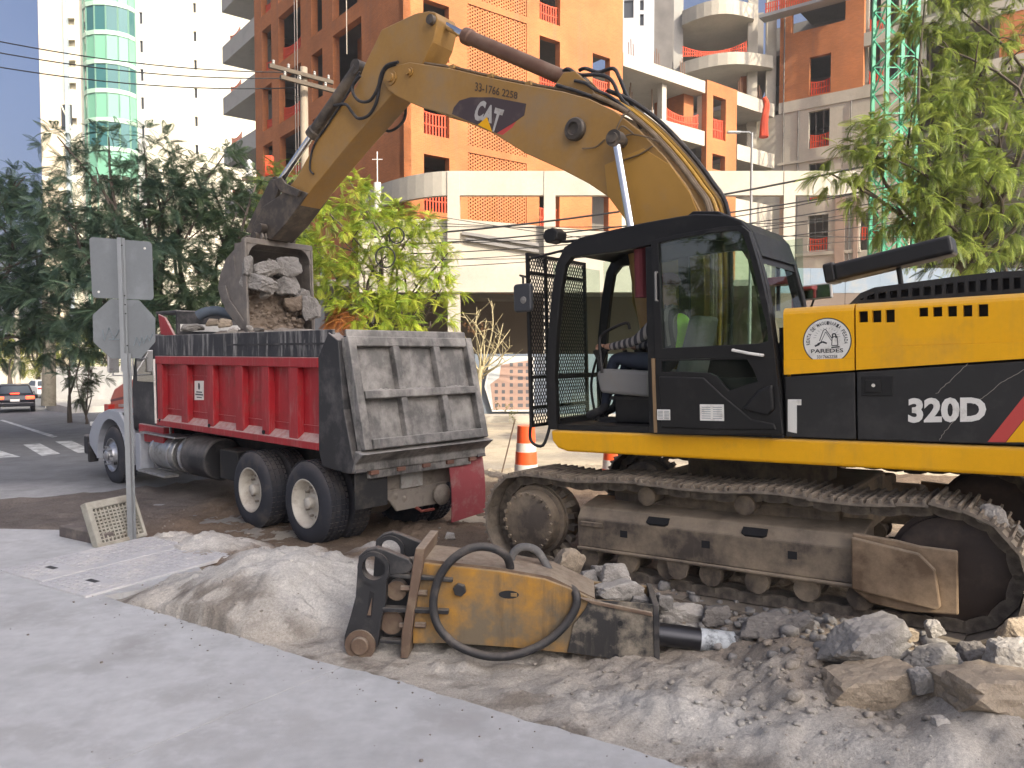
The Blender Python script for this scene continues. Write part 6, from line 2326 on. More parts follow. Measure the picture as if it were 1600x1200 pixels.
for y0_, y1_ in ((-.02, .045), (BD - .03, BD + .035)):
    e_ = part('bracket_ear', plate_with_hole(ear, ho, .085, y0_, y1_), brk_black, br, bevel=.008)
    for (c, r0, r1) in ((ho, .088, .12),):
        part('pin_ring', MB().lathe((c[0], y0_ - .01, c[1]), (0, 1, 0), [(0, r0), (0, r1), (y1_ - y0_ + .03, r1), (y1_ - y0_ + .03, r0)], 32, close=True), brk_black, e_, smooth=True)
    part('pin_ring', MB().lathe((hl_[0], y1_ - .01, hl_[1]), (0, 1, 0), [(0, .07), (0, .115), (.025, .115), (.025, .07)], 28, close=True), brk_brown, e_, smooth=True)
part('lower_pin', MB().cyl((hl_[0], BD - .05, hl_[1]), (hl_[0], .085, hl_[1]), .068, n=24), brk_brown, br, smooth=True, bevel=.01)
so_ = BK.tr(578, 944, .045)
part('ear_slot', MB().prism([(so_[0] - .025, so_[1] - .1), (so_[0] + .01, so_[1] - .1), (so_[0] + .035, so_[1] + .08), (so_[0] + .0, so_[1] + .1)], .03, .047), inner_shade, br)
part('ear_slot_key', MB().prism([(so_[0] - .018, so_[1] - .08), (so_[0] + .006, so_[1] - .08), (so_[0] + .018, so_[1] + .05)], .03, .056), brk_brown, br)
part('bracket_flange', MB().prism(BT([(652, 853), (666, 854), (662, 885), (652, 940), (640, 1024), (628, 1024), (630, 985), (640, 930), (647, 880)]), BD - .03, .06), brk_brown, br, bevel=.008)
part('bracket_web', MB().prism(BT([(600, 900), (645, 895), (630, 1000), (592, 1004)]), BD + .1, -.1), brk_black, br)
part('cross_tube', MB().cyl((BK.tr(618, 930)[0], BD, BK.tr(618, 925)[1]), (BK.tr(618, 930)[0], -.03, BK.tr(618, 925)[1]), .075, n=18), brk_brown, br, smooth=True)
part('cross_tube', MB().cyl((BK.tr(610, 975)[0], BD, BK.tr(610, 975)[1]), (BK.tr(610, 975)[0], -.03, BK.tr(610, 975)[1]), .09, n=18), brk_brown, br, smooth=True)
for px_, py_ in ((636, 918), (634, 976), (658, 975), (660, 925)):
    x, z = BK.tr(px_, py_, .0)
    part('bracket_bolt', MB().cyl((x - .04, .02, z), (x + .04, .02, z), .022, n=6), brk_brown, br)
# chisel
CY = -.10
c0, c1 = BK.tr(1024, 990, CY), BK.tr(1150, 1006, CY)
cd = Vector((c1[0] - c0[0], 0, c1[1] - c0[1]))
part('chisel', MB().lathe((c0[0], CY, c0[1]), cd, [(0, .085), (cd.length - .03, .08), (cd.length - .008, .06), (cd.length, .03), (cd.length, 0)], 24), M('chisel_steel', (.045, .045, .05), .3, .6, var=.2), br, smooth=True)
part('chisel_paste', MB().lathe((c0[0] + cd.x * .55, CY, c0[1] + cd.z * .55), cd, [(0, .082), (.02, .0835), (cd.length * .45 - .02, .0825), (cd.length * .45 + .004, .05), (cd.length * .45 + .006, 0)], 24), M('chisel_dusty', (.48, .51, .52), .6, .1, var=.15, vscale=14, dirt=(.04, .04, .045), dirt_amt=.5, dirt_scale=12, bump=.2), br, smooth=True)
# hoses
hose_px = [(793, 902, -.1), (797, 885, -.06), (788, 866, 0), (764, 855, .03), (735, 857, .05), (706, 875, .07), (686, 903, .08), (677, 940, .1), (683, 975, .12), (705, 1002, .14), (735, 1018, .15), (770, 1026, .15), (810, 1022, .14), (850, 1005, .1), (880, 980, .06), (899, 950, .03), (900, 928, .0), (890, 918, -.1)]
pp = []
for x_, y_, c in hose_px:
    a, b = BK.tr(x_, y_, c)
    pp.append((a, c, b))
part('hose', MB().tube(pp, .031, 12, smooth=8), rubber, br, smooth=True)
hose2 = [(798, 884, -.3), (801, 866, -.3), (815, 855, -.3), (838, 860, -.3), (855, 885, -.28), (864, 905, -.2)]
pp = []
for x_, y_, c in hose2:
    a, b = BK.tr(x_, y_, c)
    pp.append((a, c, b))
part('hose', MB().tube(pp, .031, 12, smooth=8), M('dusty_rubber', (.12, .115, .11), .75, var=.2, dirt=(.25, .235, .21), dirt_amt=.4, dirt_scale=9), br, smooth=True)
ch = MB()
pc = [BK.tr(x_, y_, -.1) for x_, y_ in ((700, 878), (712, 886), (722, 880), (738, 889))]
for i in range(9):
    t = i / 8 * 3
    k = min(int(t), 2)
    x_ = pc[k][0] + (pc[k + 1][0] - pc[k][0]) * (t - k)
    z_ = pc[k][1] + (pc[k + 1][1] - pc[k][1]) * (t - k)
    ch.lathe((x_, -.1, z_), (i % 2, .5, 1 - i % 2), [(-.008, .012), (-.008, .026), (.008, .026), (.008, .012)], 10, close=True)
part('chain', ch, brk_brown, br)

# ---------------------------------------------------------------- road sign seen from behind
galv = M('galvanised_steel', (.30, .315, .325), .5, .5, var=.08, vscale=4, dirt=(.3, .31, .31), dirt_amt=.3, dirt_scale=5)
signback = M('sign_back', (.20, .215, .225), .5, .45, var=.05, vscale=2, dirt=(.28, .30, .315), dirt_amt=.3, dirt_scale=3, fine=.03)
sb = on_z(207, 842, 0)
SD = at(195, 470, sb.y).y
sg_ = thing('road_sign', 'back of a square plate over an octagonal plate on one galvanised post', 'road sign')
sg_.location = sb
SF = Frame((sb.x, sb.y, 0), (1, 0, 0), (0, -1, 0), (0, 0, 1))


def ST(pts, c=0.0):
    return [SF.tr(x, y, c) for x, y in pts]


p_top, p_mid, p_bot = SF.tr(189, 372, 0), SF.tr(198, 560, 0), SF.tr(207, 842, 0)
pr = MB()


def channel(p0, p1, w, d):
    """U-shaped post leaning slightly; open side to the plates"""
    mb = MB()
    for (a0, a1, c0_, c1_) in ((-w, w, d, d + .006), (-w, -w + .006, 0, d), (w - .006, w, 0, d), (-w - .02, -w, 0, .006), (w, w + .02, 0, .006)):
        vs_ = []
        for (p) in (p0, p1):
            vs_ += [(p[0] + a0, -c0_, p[1]), (p[0] + a1, -c0_, p[1]), (p[0] + a1, -c1_, p[1]), (p[0] + a0, -c1_, p[1])]
        mb.add(vs_, [(0, 1, 2, 3), (7, 6, 5, 4), (0, 4, 5, 1), (1, 5, 6, 2), (2, 6, 7, 3), (3, 7, 4, 0)])
    return mb


part('post', channel((p_bot[0], -.1), (p_mid[0] + .005, p_mid[1] + .06), .028, .05), galv, sg_)
part('post_extension', channel((p_mid[0] - .02, p_mid[1] - .15), p_top, .024, .045), galv, sg_)
for py_ in (383, 462, 476, 490, 540):
    x, z = SF.tr(189 + (py_ - 372) * .055, py_, .06)
    part('post_hole', MB().cyl((x, -.046, z), (x, -.0535, z), .008, n=10), inner_shade, sg_)


def rounded(poly, r, k=4):
    out = []
    n = len(poly)
    for i in range(n):
        p, q, s_ = Vector(poly[i - 1]), Vector(poly[i]), Vector(poly[(i + 1) % n])
        a, b = q + (p - q).normalized() * r, q + (s_ - q).normalized() * r
        for j in range(k + 1):
            t = j / k
            out.append(tuple((1 - t) ** 2 * a + 2 * t * (1 - t) * q + t * t * b))
    return out


sqp = rounded(ST([(139, 370), (237, 378), (240, 469), (144, 465)]), .05)
part('square_plate', MB().prism(sqp, .004, .008).xf(Matrix.Identity(4)), signback, sg_)
oc = rounded(ST([(172, 467), (217, 469), (242, 497), (242, 534), (219, 560), (172, 560), (145, 534), (144, 492)]), .012, 2)
part('octagon_plate', MB().prism(oc, .010, .014), signback, sg_)
gf = MB()
for s_ in ([(160, 515), (163, 532), (170, 512), (178, 530), (186, 515)], [(170, 530), (186, 530)], [(209, 540), (213, 527), (218, 540), (222, 526), (224, 537), (230, 524), (233, 533), (239, 520)]):
    q = [(a, -.0 + .002, b) for a, b in ST(s_, .0)]
    gf.tube(q, .006, 5)
part('paint_scribble', gf, M('faded_blue_paint', (.20, .245, .27), .6), sg_)
for px_, py_ in ((226, 388), (154, 456)):
    a, b = SF.tr(px_, py_, 0)
    part('plate_hole', MB().cyl((a, .0005, b), (a, .004, b), .014, n=8), white_d, sg_)

# ---- grate slab and kerb piece leaning by the post
gr0 = [on_z(150, 856, 0), on_z(227, 836, 0)]
gx = (gr0[1] - gr0[0]).normalized()
gw = (gr0[1] - gr0[0]).length
gnrm = Vector((gx.y, -gx.x, 0))
if gnrm.y > 0:
    gnrm = -gnrm
up_ = (Vector((0, 0, 1)) * .92 - gnrm * .38).normalized()
gm2 = basis(gr0[0] + Vector((0, 0, -.02)), gx, up_.cross(gx).normalized(), up_)
gt = thing('grating_slab', 'muddy square grating slab leaning behind the sign post', 'grating', mat=gm2)
hgt = .54
mud_m = M('muddy_concrete', (.31, .30, .255), .9, var=.2, vscale=5, dirt=(.18, .155, .12), dirt_amt=.5, dirt_scale=4, dust=(.42, .39, .33), dust_amt=.5, bump=.4, bscale=30)
part('slab_rim', MB().frame2d([(0, 0), (gw, 0), (gw, hgt), (0, hgt)], [(.07, .05), (gw - .04, .05), (gw - .04, hgt - .09), (.07, hgt - .09)], -.05, .05), mud_m, gt, bevel=.012)
nb = 11
for i in range(1, nb):
    x = .07 + (gw - .11) * i / nb
    part('grating_bar', MB().box(x - .009, x + .009, -.025, .03, .05, hgt - .09), mud_m, gt)
for j in range(1, 10):
    z = .05 + (hgt - .14) * j / 10
    part('grating_bar', MB().box(.07, gw - .04, -.02, .034, z - .009, z + .009), mud_m, gt)
part('slab_back', MB().box(.07, gw - .04, .036, .048, .05, hgt - .09), M('grating_shadow_soil', (.09, .08, .065), .95, var=.2, bump=.3), gt)  # soil behind the bars, coloured dark as the grating's shade
kb0, kb1 = on_z(92, 838, 0), on_z(146, 850, 0)
kd = (kb1 - kb0)
kl = kd.length
kd.normalize()
kb = part('kerb_piece', MB().box(0, kl + .15, 0, .16, -.02, .13), M('kerb_dark', (.10, .085, .08), .9, var=.2, vscale=5, dirt=(.2, .17, .14), dirt_amt=.4, dirt_scale=5, dust=(.3, .26, .22), dust_amt=.5, bump=.3), None, bevel=.015)
kb.matrix_world = basis(kb0, kd, (-kd.y, kd.x, 0), (0, 0, 1))
tag(kb, 'dark kerb block lying left of the leaning grating slab', 'kerb block')

# ---------------------------------------------------------------- traffic drums, broom
orange = M('drum_orange', (.75, .10, .025), .45, var=.08, vscale=3, dirt=(.45, .16, .08), dirt_amt=.25, dirt_scale=5, dust=(.6, .45, .36), dust_amt=.4)
refl = M('drum_reflective', (.62, .60, .56), .4, var=.06, dirt=(.45, .38, .33), dirt_amt=.35, dirt_scale=8)


def drum(cx, y_top, y_bot, depth, label):
    p = at(cx, y_bot, depth)
    h = (y_bot - y_top) * depth / FPX
    d = thing('traffic_drum', label, 'traffic drum', loc=p, group='orange traffic drums')
    r0, r1 = h * .205, h * .165
    prof, segs = [], [(0, .2), (.2, .34), (.34, .54), (.54, .68), (.68, .95)]
    part('drum_base', MB().cyl((0, 0, 0), (0, 0, .05), r0 * 1.25, n=32), rubber, d, bevel=.01)
    for i, (a, b) in enumerate(segs):
        ra, rb = r0 + (r1 - r0) * a, r0 + (r1 - r0) * b
        st_ = .008 * i
        part('reflective_band' if i % 2 else 'drum_ring', MB().lathe((0, 0, .05), (0, 0, 1), [(h * a, ra - .01 - st_), (h * a, ra - st_), (h * b, rb - st_), (h * b, rb - .012 - st_)], 36, close=(i % 2 == 1)), refl if i % 2 else orange, d, smooth=True)
    part('drum_handle', MB().prism([(-r1 * .7, h * .95), (r1 * .7, h * .95), (r1 * .62, h * 1.0), (-r1 * .62, h * 1.0)], -.03, .03), orange, d, bevel=.01)
    return d


drum(822, 664, 762, 14.2, 'orange and white banded traffic drum standing left of the excavator cab')
drum(957, 690, 790, 13.4, 'orange traffic drum mostly hidden behind the excavator track')
b0, b1_ = at(783, 748, 15.2), at(805, 655, 15.0)
bro = thing('broom', 'long handled broom propped against the traffic drum', 'broom', loc=b0)
q1 = b1_ - b0
part('broom_handle', MB().tube([(0, 0, .06), tuple(q1)], .014, 8), M('broom_wood', (.14, .10, .07), .7), bro)
part('broom_head', MB().prism([(-.15, -.05), (.17, -.02), (.10, .10), (-.02, .10)], -.05, .05), M('broom_bristle', (.03, .028, .03), .9, bump=.5, bscale=90), bro, bevel=.01)
# ================================================================== BUILDINGS AND STREET BEHIND
def brick_mat(name, col, mortar, scale=1.0):
    m = bpy.data.materials.new(name)
    m.use_nodes = True
    nt = m.node_tree
    L = nt.links.new
    b = nt.nodes['Principled BSDF']
    b.inputs['Roughness'].default_value = .9
    tc = nt.nodes.new('ShaderNodeTexCoord')
    sp = nt.nodes.new('ShaderNodeSeparateXYZ')
    L(tc.outputs['Object'], sp.inputs[0])
    ad = nt.nodes.new('ShaderNodeMath')
    ad.operation = 'ADD'
    L(sp.outputs[0], ad.inputs[0])
    L(sp.outputs[1], ad.inputs[1])
    cb = nt.nodes.new('ShaderNodeCombineXYZ')
    L(ad.outputs[0], cb.inputs[0])
    L(sp.outputs[2], cb.inputs[1])
    br_ = nt.nodes.new('ShaderNodeTexBrick')
    br_.inputs['Scale'].default_value = 3.6 * scale
    br_.inputs['Color1'].default_value = lin(col)
    br_.inputs['Color2'].default_value = lin(tuple(c * .86 for c in col))
    br_.inputs['Mortar'].default_value = lin(mortar)
    br_.inputs['Mortar Size'].default_value = .022
    br_.inputs['Brick Width'].default_value = .8
    br_.inputs['Row Height'].default_value = .26
    L(cb.outputs[0], br_.inputs['Vector'])
    n = nt.nodes.new('ShaderNodeTexNoise')
    n.inputs['Scale'].default_value = .5
    n.inputs['Detail'].default_value = 6
    L(tc.outputs['Object'], n.inputs['Vector'])
    mr = nt.nodes.new('ShaderNodeMapRange')
    mr.inputs[1].default_value, mr.inputs[2].default_value = .3, .7
    mr.inputs[3].default_value, mr.inputs[4].default_value = .78, 1.16
    L(n.outputs['Fac'], mr.inputs[0])
    vm = nt.nodes.new('ShaderNodeVectorMath')
    vm.operation = 'SCALE'
    L(br_.outputs[0], vm.inputs[0])
    L(mr.outputs[0], vm.inputs['Scale'])
    mp = nt.nodes.new('ShaderNodeMapping')
    mp.inputs['Scale'].default_value = (1.6, 1.6, .16)
    L(tc.outputs['Object'], mp.inputs[0])
    n2 = nt.nodes.new('ShaderNodeTexNoise')
    n2.inputs['Scale'].default_value = 1.3
    n2.inputs['Detail'].default_value = 7
    L(mp.outputs[0], n2.inputs['Vector'])
    m2 = nt.nodes.new('ShaderNodeMapRange')
    m2.inputs[1].default_value, m2.inputs[2].default_value, m2.inputs[4].default_value = .54, .74, .5
    L(n2.outputs['Fac'], m2.inputs[0])
    mx = nt.nodes.new('ShaderNodeMix')
    mx.data_type = 'RGBA'
    mx.inputs[7].default_value = lin(tuple(c * .55 + .05 for c in col))
    L(m2.outputs[0], mx.inputs[0])
    L(vm.outputs[0], mx.inputs[6])
    L(mx.outputs[2], b.inputs['Base Color'])
    bp = nt.nodes.new('ShaderNodeBump')
    bp.inputs['Strength'].default_value = .4
    bp.inputs['Distance'].default_value = .02
    L(br_.outputs['Fac'], bp.inputs['Height'])
    bp.invert = True
    L(bp.outputs[0], b.inputs['Normal'])
    MATS[name] = m
    return m


brick_o = brick_mat('orange_brick', (.46, .158, .05), (.36, .165, .08))
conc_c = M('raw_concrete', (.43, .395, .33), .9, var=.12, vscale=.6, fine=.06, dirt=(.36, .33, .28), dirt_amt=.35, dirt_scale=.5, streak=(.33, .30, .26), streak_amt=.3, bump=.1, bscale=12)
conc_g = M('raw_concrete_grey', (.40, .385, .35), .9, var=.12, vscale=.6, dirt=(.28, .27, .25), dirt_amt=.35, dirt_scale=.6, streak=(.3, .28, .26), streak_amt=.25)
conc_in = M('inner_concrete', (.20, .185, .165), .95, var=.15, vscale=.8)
white_w = M('white_render', (.74, .69, .54), .85, var=.04, vscale=.2, dirt=(.7, .67, .6), dirt_amt=.2, dirt_scale=.2)
net_m = M('safety_net', (.62, .075, .03), .8, var=.1)
dark_win = M('dark_window', (.035, .04, .045), .15)
frame_w = M('window_frame_dark', (.1, .09, .08), .6)
green_m = M('mast_green', (.03, .30, .16), .5, var=.1)


def fframe(ox, oy, dx, dy):
    """facade frame: dx, dy runs towards picture left; outward normal faces the camera side"""
    l_ = math.hypot(dx, dy)
    X = np.array([dx / l_, dy / l_, 0])
    Y = np.array([-X[1], X[0], 0]) * 1.0
    if Y[1] > 0:
        Y = -Y
    Z = np.array([0, 0, 1.0])
    return Frame((ox, oy, 0), X, Y, Z)


FF = fframe(-4.45, 32, -.78, -.62)
FL = fframe(-4.45, 32, -.62, .78)
FR = fframe(16.7, 48.7, -.78, .62)


def rect(fr, x0, x1, y0, y1, c=0.0):
    xm_, ym_ = (x0 + x1) / 2, (y0 + y1) / 2
    a, b = fr.tr(x0, ym_, c)[0], fr.tr(x1, ym_, c)[0]
    z0, z1 = fr.tr(xm_, y1, c)[1], fr.tr(xm_, y0, c)[1]
    return (min(a, b), max(a, b), z0, z1)


def net(parent, x0, x1, z0, z1, y, sag=.1, nm='safety_net'):
    mb = MB()
    n = max(6, int((x1 - x0) / .14))
    for i in range(n):
        t = (i + .5) / n
        x = x0 + (x1 - x0) * t
        s_ = sag * 4 * t * (1 - t)
        mb.box(x - .035, x + .035, y - .01, y + .01, z0 - s_ * .3, z1 - s_)
    for i in range(n):
        t0, t1 = i / n, (i + 1) / n
        for f in (0, .5, 1):
            za, zb = z0 + (z1 - z0) * f - sag * 4 * t0 * (1 - t0) * f, z0 + (z1 - z0) * f - sag * 4 * t1 * (1 - t1) * f
            xa, xb = x0 + (x1 - x0) * t0, x0 + (x1 - x0) * t1
            mb.add([(xa, y + .012, za - .025), (xb, y + .012, zb - .025), (xb, y + .012, zb + .025), (xa, y + .012, za + .025)], [(0, 1, 2, 3)])
    return part(nm, mb, net_m, parent, fix=False)


def facade(parent, fr, x0, x1, z0, z1, ops, mat, th=.35, inner=True, nm='wall'):
    mb = holes(MB(), x0, x1, z0, z1, ops, -th, 0)
    return part(nm, mb, mat, parent, fix=False)


ob = thing('brick_building', 'unfinished orange brick apartment block with perforated brick panels behind the boom', 'building', mat=FF.mat())
FW_ = FF.tr(973, 100)[0]                       # right end (negative)
ZB = [FF.tr(683, y)[1] for y in (331, 212, 93)]
fl_h = (ZB[2] - ZB[0]) / 2
levels = [ZB[0] + fl_h * k for k in range(-2, 8)]
opsF = []
wA = rect(FF, 662, 702, 125, 212)
wB = rect(FF, 843, 875, 59, 150)
wC = rect(FF, 926, 953, 87, 148)
hA = 2.35
for k, z in enumerate(levels[1:8]):
    if z > 1:
        opsF.append((wA[0], wA[1], z, z + hA))
    if z > 5:
        opsF.append((wB[0], wB[1], z + .0, z + 2.45))
zc = [z for z in levels if abs(z - wC[2]) < 1.6]
opsF.append((wC[0], wC[1], wC[2], wC[3]))
opsF.append(rect(FF, 925, 951, 305, 360))
pX = rect(FF, 731, 823, 100, 200)
for z in levels[1:8]:
    if z > 4:
        opsF.append((pX[0], pX[1], z - .12, z + fl_h - .42))
facade(ob, FF, FW_, -.0, 5.6, 24, opsF, brick_o)
for z in levels[1:8]:
    if z > 4:
        # perforated brick panel: staggered openings
        x0, x1, z0, z1 = pX[0], pX[1], z - .12, z + fl_h - .42
        nc, nr = 50, 38
        dx, dz = (x1 - x0) / nc, (z1 - z0) / nr
        mb = MB()
        for i in range(nc):
            for j in range(nr):
                col_ = i % 4
                hole = (col_ == 1 and j % 2 == 0) or (col_ == 3 and j % 2 == 1)
                a, b, c, d = x0 + i * dx, x0 + (i + 1) * dx, z0 + j * dz, z0 + (j + 1) * dz
                if not hole:
                    mb.add([(a, -.05, c), (b, -.05, c), (b, -.05, d), (a, -.05, d)], [(0, 1, 2, 3)])
                else:
                    e = .18
                    mb.add([(a, -.05, c), (b, -.05, c), (b, -.05, d), (a, -.05, d), (a, -e, c), (b, -e, c), (b, -e, d), (a, -e, d)], [(0, 1, 5, 4), (1, 2, 6, 5), (2, 3, 7, 6), (3, 0, 4, 7)])
        stuff(part('perforated_panel', mb, brick_o, ob, fix=False))
for z in levels[1:8]:
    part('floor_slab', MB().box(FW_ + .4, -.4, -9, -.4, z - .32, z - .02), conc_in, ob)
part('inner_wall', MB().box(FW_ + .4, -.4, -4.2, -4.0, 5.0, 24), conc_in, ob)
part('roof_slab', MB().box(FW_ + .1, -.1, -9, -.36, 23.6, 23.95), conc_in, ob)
for z in levels[2:8]:
    net(ob, wA[0] + .02, wA[1] - .02, z, z + 1.0, -.2, .06)
    if z > 5:
        net(ob, wB[0] + .02, wB[1] - .02, z, z + .9, -.2, .05)
net(ob, wC[0] + .02, wC[1] - .02, wC[2] + .05, wC[2] + .75, -.15, .03)
for z in levels[1:4]:
    zf = MB()
    x0, x1 = wA[0] + .05, wA[1] - .05
    if z + hA < 10 and z > 3:
        zf.box(x0, x0 + .08, -.25, -.18, z + .02, z + hA - .02).box(x1 - .08, x1, -.25, -.18, z + .02, z + hA - .02).box(x0 + (x1 - x0) * .62, x0 + (x1 - x0) * .66, -.25, -.18, z + .02, z + hA - .02)
        part('window_frame', zf, conc_g, ob)
        part('window_pane', MB().box(x0 + .08, x1 - .08, -.225, -.215, z + .02, z + hA - .02), glass_mat('dusty_glass', (.55, .57, .55), .2), ob)
# left face of the same block
lw = thing('brick_building', 'shaded brown brick flank of the unfinished block with rows of openings and hanging ropes', 'building', mat=FL.mat())
LX1 = FL.tr(398, 100)[0]
opsL = []
c1_ = rect(FL, 487, 504, 82, 145)
c2_ = rect(FL, 436, 471, 111, 190)
c3_ = rect(FL, 410, 425, 138, 195)
n1_ = rect(FL, 520, 565, 50, 130)
zb2 = FL.tr(452, 184)[1]
for k in range(-2, 6):
    z = zb2 + (k - 1) * fl_h
    if z < .5:
        continue
    opsL.append((c1_[0], c1_[1], z + .1, z + 2.4))
    opsL.append((c2_[0], c2_[1], z, z + 2.45))
    opsL.append((c3_[0], c3_[1], z + .1, z + 2.5))
zn = FL.tr(543, 130)[1]
opsL.append((n1_[0], n1_[1], zn, zn + 2.6))
opsL.append((n1_[0], n1_[1], zn + fl_h + .1, zn + fl_h + 2.6))
facade(lw, FL, .0, LX1, 4.9, 24, opsL, brick_o)
part('roof_slab', MB().box(.2, LX1, -9, -.36, 23.6, 23.95), conc_in, lw)
part('base_wall', MB().box(3.0, LX1, -.5, -.1, -.6, 4.89), conc_g, lw)
for k in range(-2, 7):
    z = zb2 + (k - 1) * fl_h
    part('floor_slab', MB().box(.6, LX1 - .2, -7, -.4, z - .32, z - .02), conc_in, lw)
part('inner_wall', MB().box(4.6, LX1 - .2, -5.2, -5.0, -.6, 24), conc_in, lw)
part('niche_back', MB().box(n1_[0] - .2, n1_[1] + .2, -1.6, -1.4, zn - .3, zn + 6.6), brick_o, lw)
for k in range(0, 4):
    z = zb2 + (k - 1) * fl_h
    net(lw, c2_[0] + .05, c2_[1] - .05, z, z + .9, -.25, .25)
    net(lw, c3_[0] + .05, c3_[1] - .05, z + .1, z + .8, -.25, .1)
# balconies past the far end
for k in range(-1, 6):
    z = zb2 + (k - 1) * fl_h
    part('balcony_slab', MB().box(LX1 + .01, LX1 + 5.6, -6, .0, z - .55, z + .5), conc_g, lw)
    part('balcony_column', MB().box(LX1 + 2.0, LX1 + 2.6, -1.6, -1.0, z + .505, z + fl_h - .555), conc_c, lw)
    net(lw, LX1 + 3.4, LX1 + 5.3, z + .52, z + 1.2, -.4, .2)
    part('balcony_back', MB().box(LX1 + .02, LX1 + 1.2, -5.9, -1.2, z + .505, z + fl_h - .555), conc_in, lw)
for (xx, ztop) in ((462, 24), (466, 24), (543, 9)):
    a = FL.tr(xx, 200, .25)
    zz = FL.tr(543, 84, .25)[1] if xx == 543 else .5
    part('hanging_rope', MB().cyl((a[0], .25, zz), (a[0], .25, 24), .022, n=5), M('rope_pale', (.5, .45, .38), .9), lw)

# ---------------------------------------------------------------- podium in front
PY = 30.5
PF = fframe(0, PY, -1, 0)
pd = thing('concrete_podium', 'curved raw concrete podium with columns and a deep dark opening below the brick block', 'podium', mat=PF.mat())
zt_p, zb_p = PF.tr(780, 267)[1], PF.tr(780, 305)[1]
x_l, x_r = PF.tr(704, 280)[0], PF.tr(1345, 280)[0]
curve = [(x_l, 0)]
for t in np.linspace(0.08, 1, 12):
    curve.append((x_l + 4.4 * t ** 1.0, -4.2 * t ** 1.7))
cb_ = MB()
outl = [(x_r, 0)] + curve
inn = [(x_r, -.3)] + [(x, y - .3) for x, y in curve]
cb_.prism(outl + inn[::-1], zb_p, zt_p, 'Z')
part('parapet_band', cb_, conc_c, pd)
for px0, px1 in ((699, 718), (850, 868), (1090, 1108), (1225, 1243)):
    a, b = PF.tr(px0, 300, .02)[0], PF.tr(px1, 300, .02)[0]
    part('column', MB().box(b, a, -.45, .03, -.6, zt_p - .01), conc_c, pd)
part('deck_edge', MB().box(x_r, x_l + .5, -.7, -.31, zb_p + .1, zb_p + .4), conc_in, pd)
zw1, zw0 = PF.tr(780, 352, -.3)[1], PF.tr(780, 457, -.3)[1]
lo_l = PF.tr(560, 420, -.3)[0]
x_f = PF.tr(1112, 420, -.3)[0]
part('fascia_wall', MB().prism([(lo_l, zw0), (x_f, zw0), (x_f, zw1 - .3), (PF.tr(1000, 350, -.3)[0], zw1 - .35), (PF.tr(718, 341, -.3)[0], zw1 + .25), (lo_l, zw1 + .25)], -.7, -.32), conc_c, pd)
for (a, b, c, d) in ((722, 362, 842, 381), (728, 372, 842, 391)):
    p, q = PF.tr(a, b, -.3), PF.tr(c, d, -.3)
    part('fascia_rail', MB().prism([p, q, (q[0], q[1] - .12), (p[0], p[1] - .12)], -.315, -.15), M('rail_grey', (.22, .21, .2), .6), pd)
part('fascia_beam', MB().box(PF.tr(560, 440, .3)[0], x_f, -.315, .15, zw0 - .02, zw0 + .95), conc_c, pd)
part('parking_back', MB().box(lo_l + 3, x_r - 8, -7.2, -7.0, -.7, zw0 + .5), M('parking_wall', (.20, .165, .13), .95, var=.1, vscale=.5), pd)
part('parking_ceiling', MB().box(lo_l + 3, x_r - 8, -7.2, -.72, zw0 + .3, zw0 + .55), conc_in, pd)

# ---------------------------------------------------------------- hoarding with the picture board
HFm = fframe(0, 28.6, -1, 0)
hg = thing('site_hoarding', 'low blue grey site hoarding along the kerb under the podium', 'hoarding', mat=HFm.mat())
hoard_b = M('hoarding_blue', (.16, .19, .23), .6, var=.07, vscale=.5, dirt=(.25, .24, .22), dirt_amt=.3, dirt_scale=.8)
zh1, zh0 = HFm.tr(800, 553)[1], HFm.tr(800, 645)[1]
xx = HFm.tr(640, 600)[0]
xe = HFm.tr(1230, 600)[0]
i = 0
while xx > xe:
    part('hoarding_panel', MB().box(xx - 1.21, xx, -.04, .0 if i % 2 else .015, -.5, zh1), hoard_b, hg)
    xx -= 1.22
    i += 1
HR = fframe(0, 27.0, -1, 0)
tall = thing('site_hoarding', 'tall hoarding right of the cab, pale blue over a brown base', 'hoarding', mat=HR.mat())
z3, z2 = HR.tr(1280, 419)[1], HR.tr(1280, 458)[1]
xx = HR.tr(1212, 440)[0]
i = 0
while xx > HR.tr(1700, 440)[0]:
    part('hoarding_panel', MB().box(xx - 1.21, xx, -.05, .0 if i % 2 else .012, z2 + .005, z3), M('hoarding_pale', (.15, .20, .26), .55, var=.1, vscale=.8, dirt=(.27, .26, .23), dirt_amt=.4, dirt_scale=1.2), tall)
    part('base_panel', MB().box(xx - 1.21, xx, -.05, .0 if i % 2 else .012, -.6, z2 - .005), M('hoarding_brown', (.12, .09, .07), .7, var=.1, vscale=.8), tall)
    xx -= 1.22
    i += 1
HB = fframe(0, 28.4, -1, 0)
brd = thing('picture_board', 'pointed picture board printed with a brick apartment facade on the hoarding', 'sign board', mat=HB.mat())
ol = [HB.tr(x, y, .02) for x, y in ((767, 557), (835, 557), (835, 643), (769, 643), (757, 604))]
part('board_rim', MB().prism(ol, -.04, .02), M('board_white', (.62, .62, .6), .6), brd)
part('board_sheet', MB().prism(ring_poly(ol, .07), .0, .028), M('board_sky', (.45, .48, .48), .5), brd)
pr_ = MB()
bd_poly = [HB.tr(x, y, .03) for x, y in ((766, 600), (780, 590), (783, 570), (832, 562), (832, 640), (771, 640))]
part('printed_facade', MB().prism(bd_poly, .02, .031), M('print_brick', (.36, .24, .19), .6, var=.08), brd)
wp_ = MB()
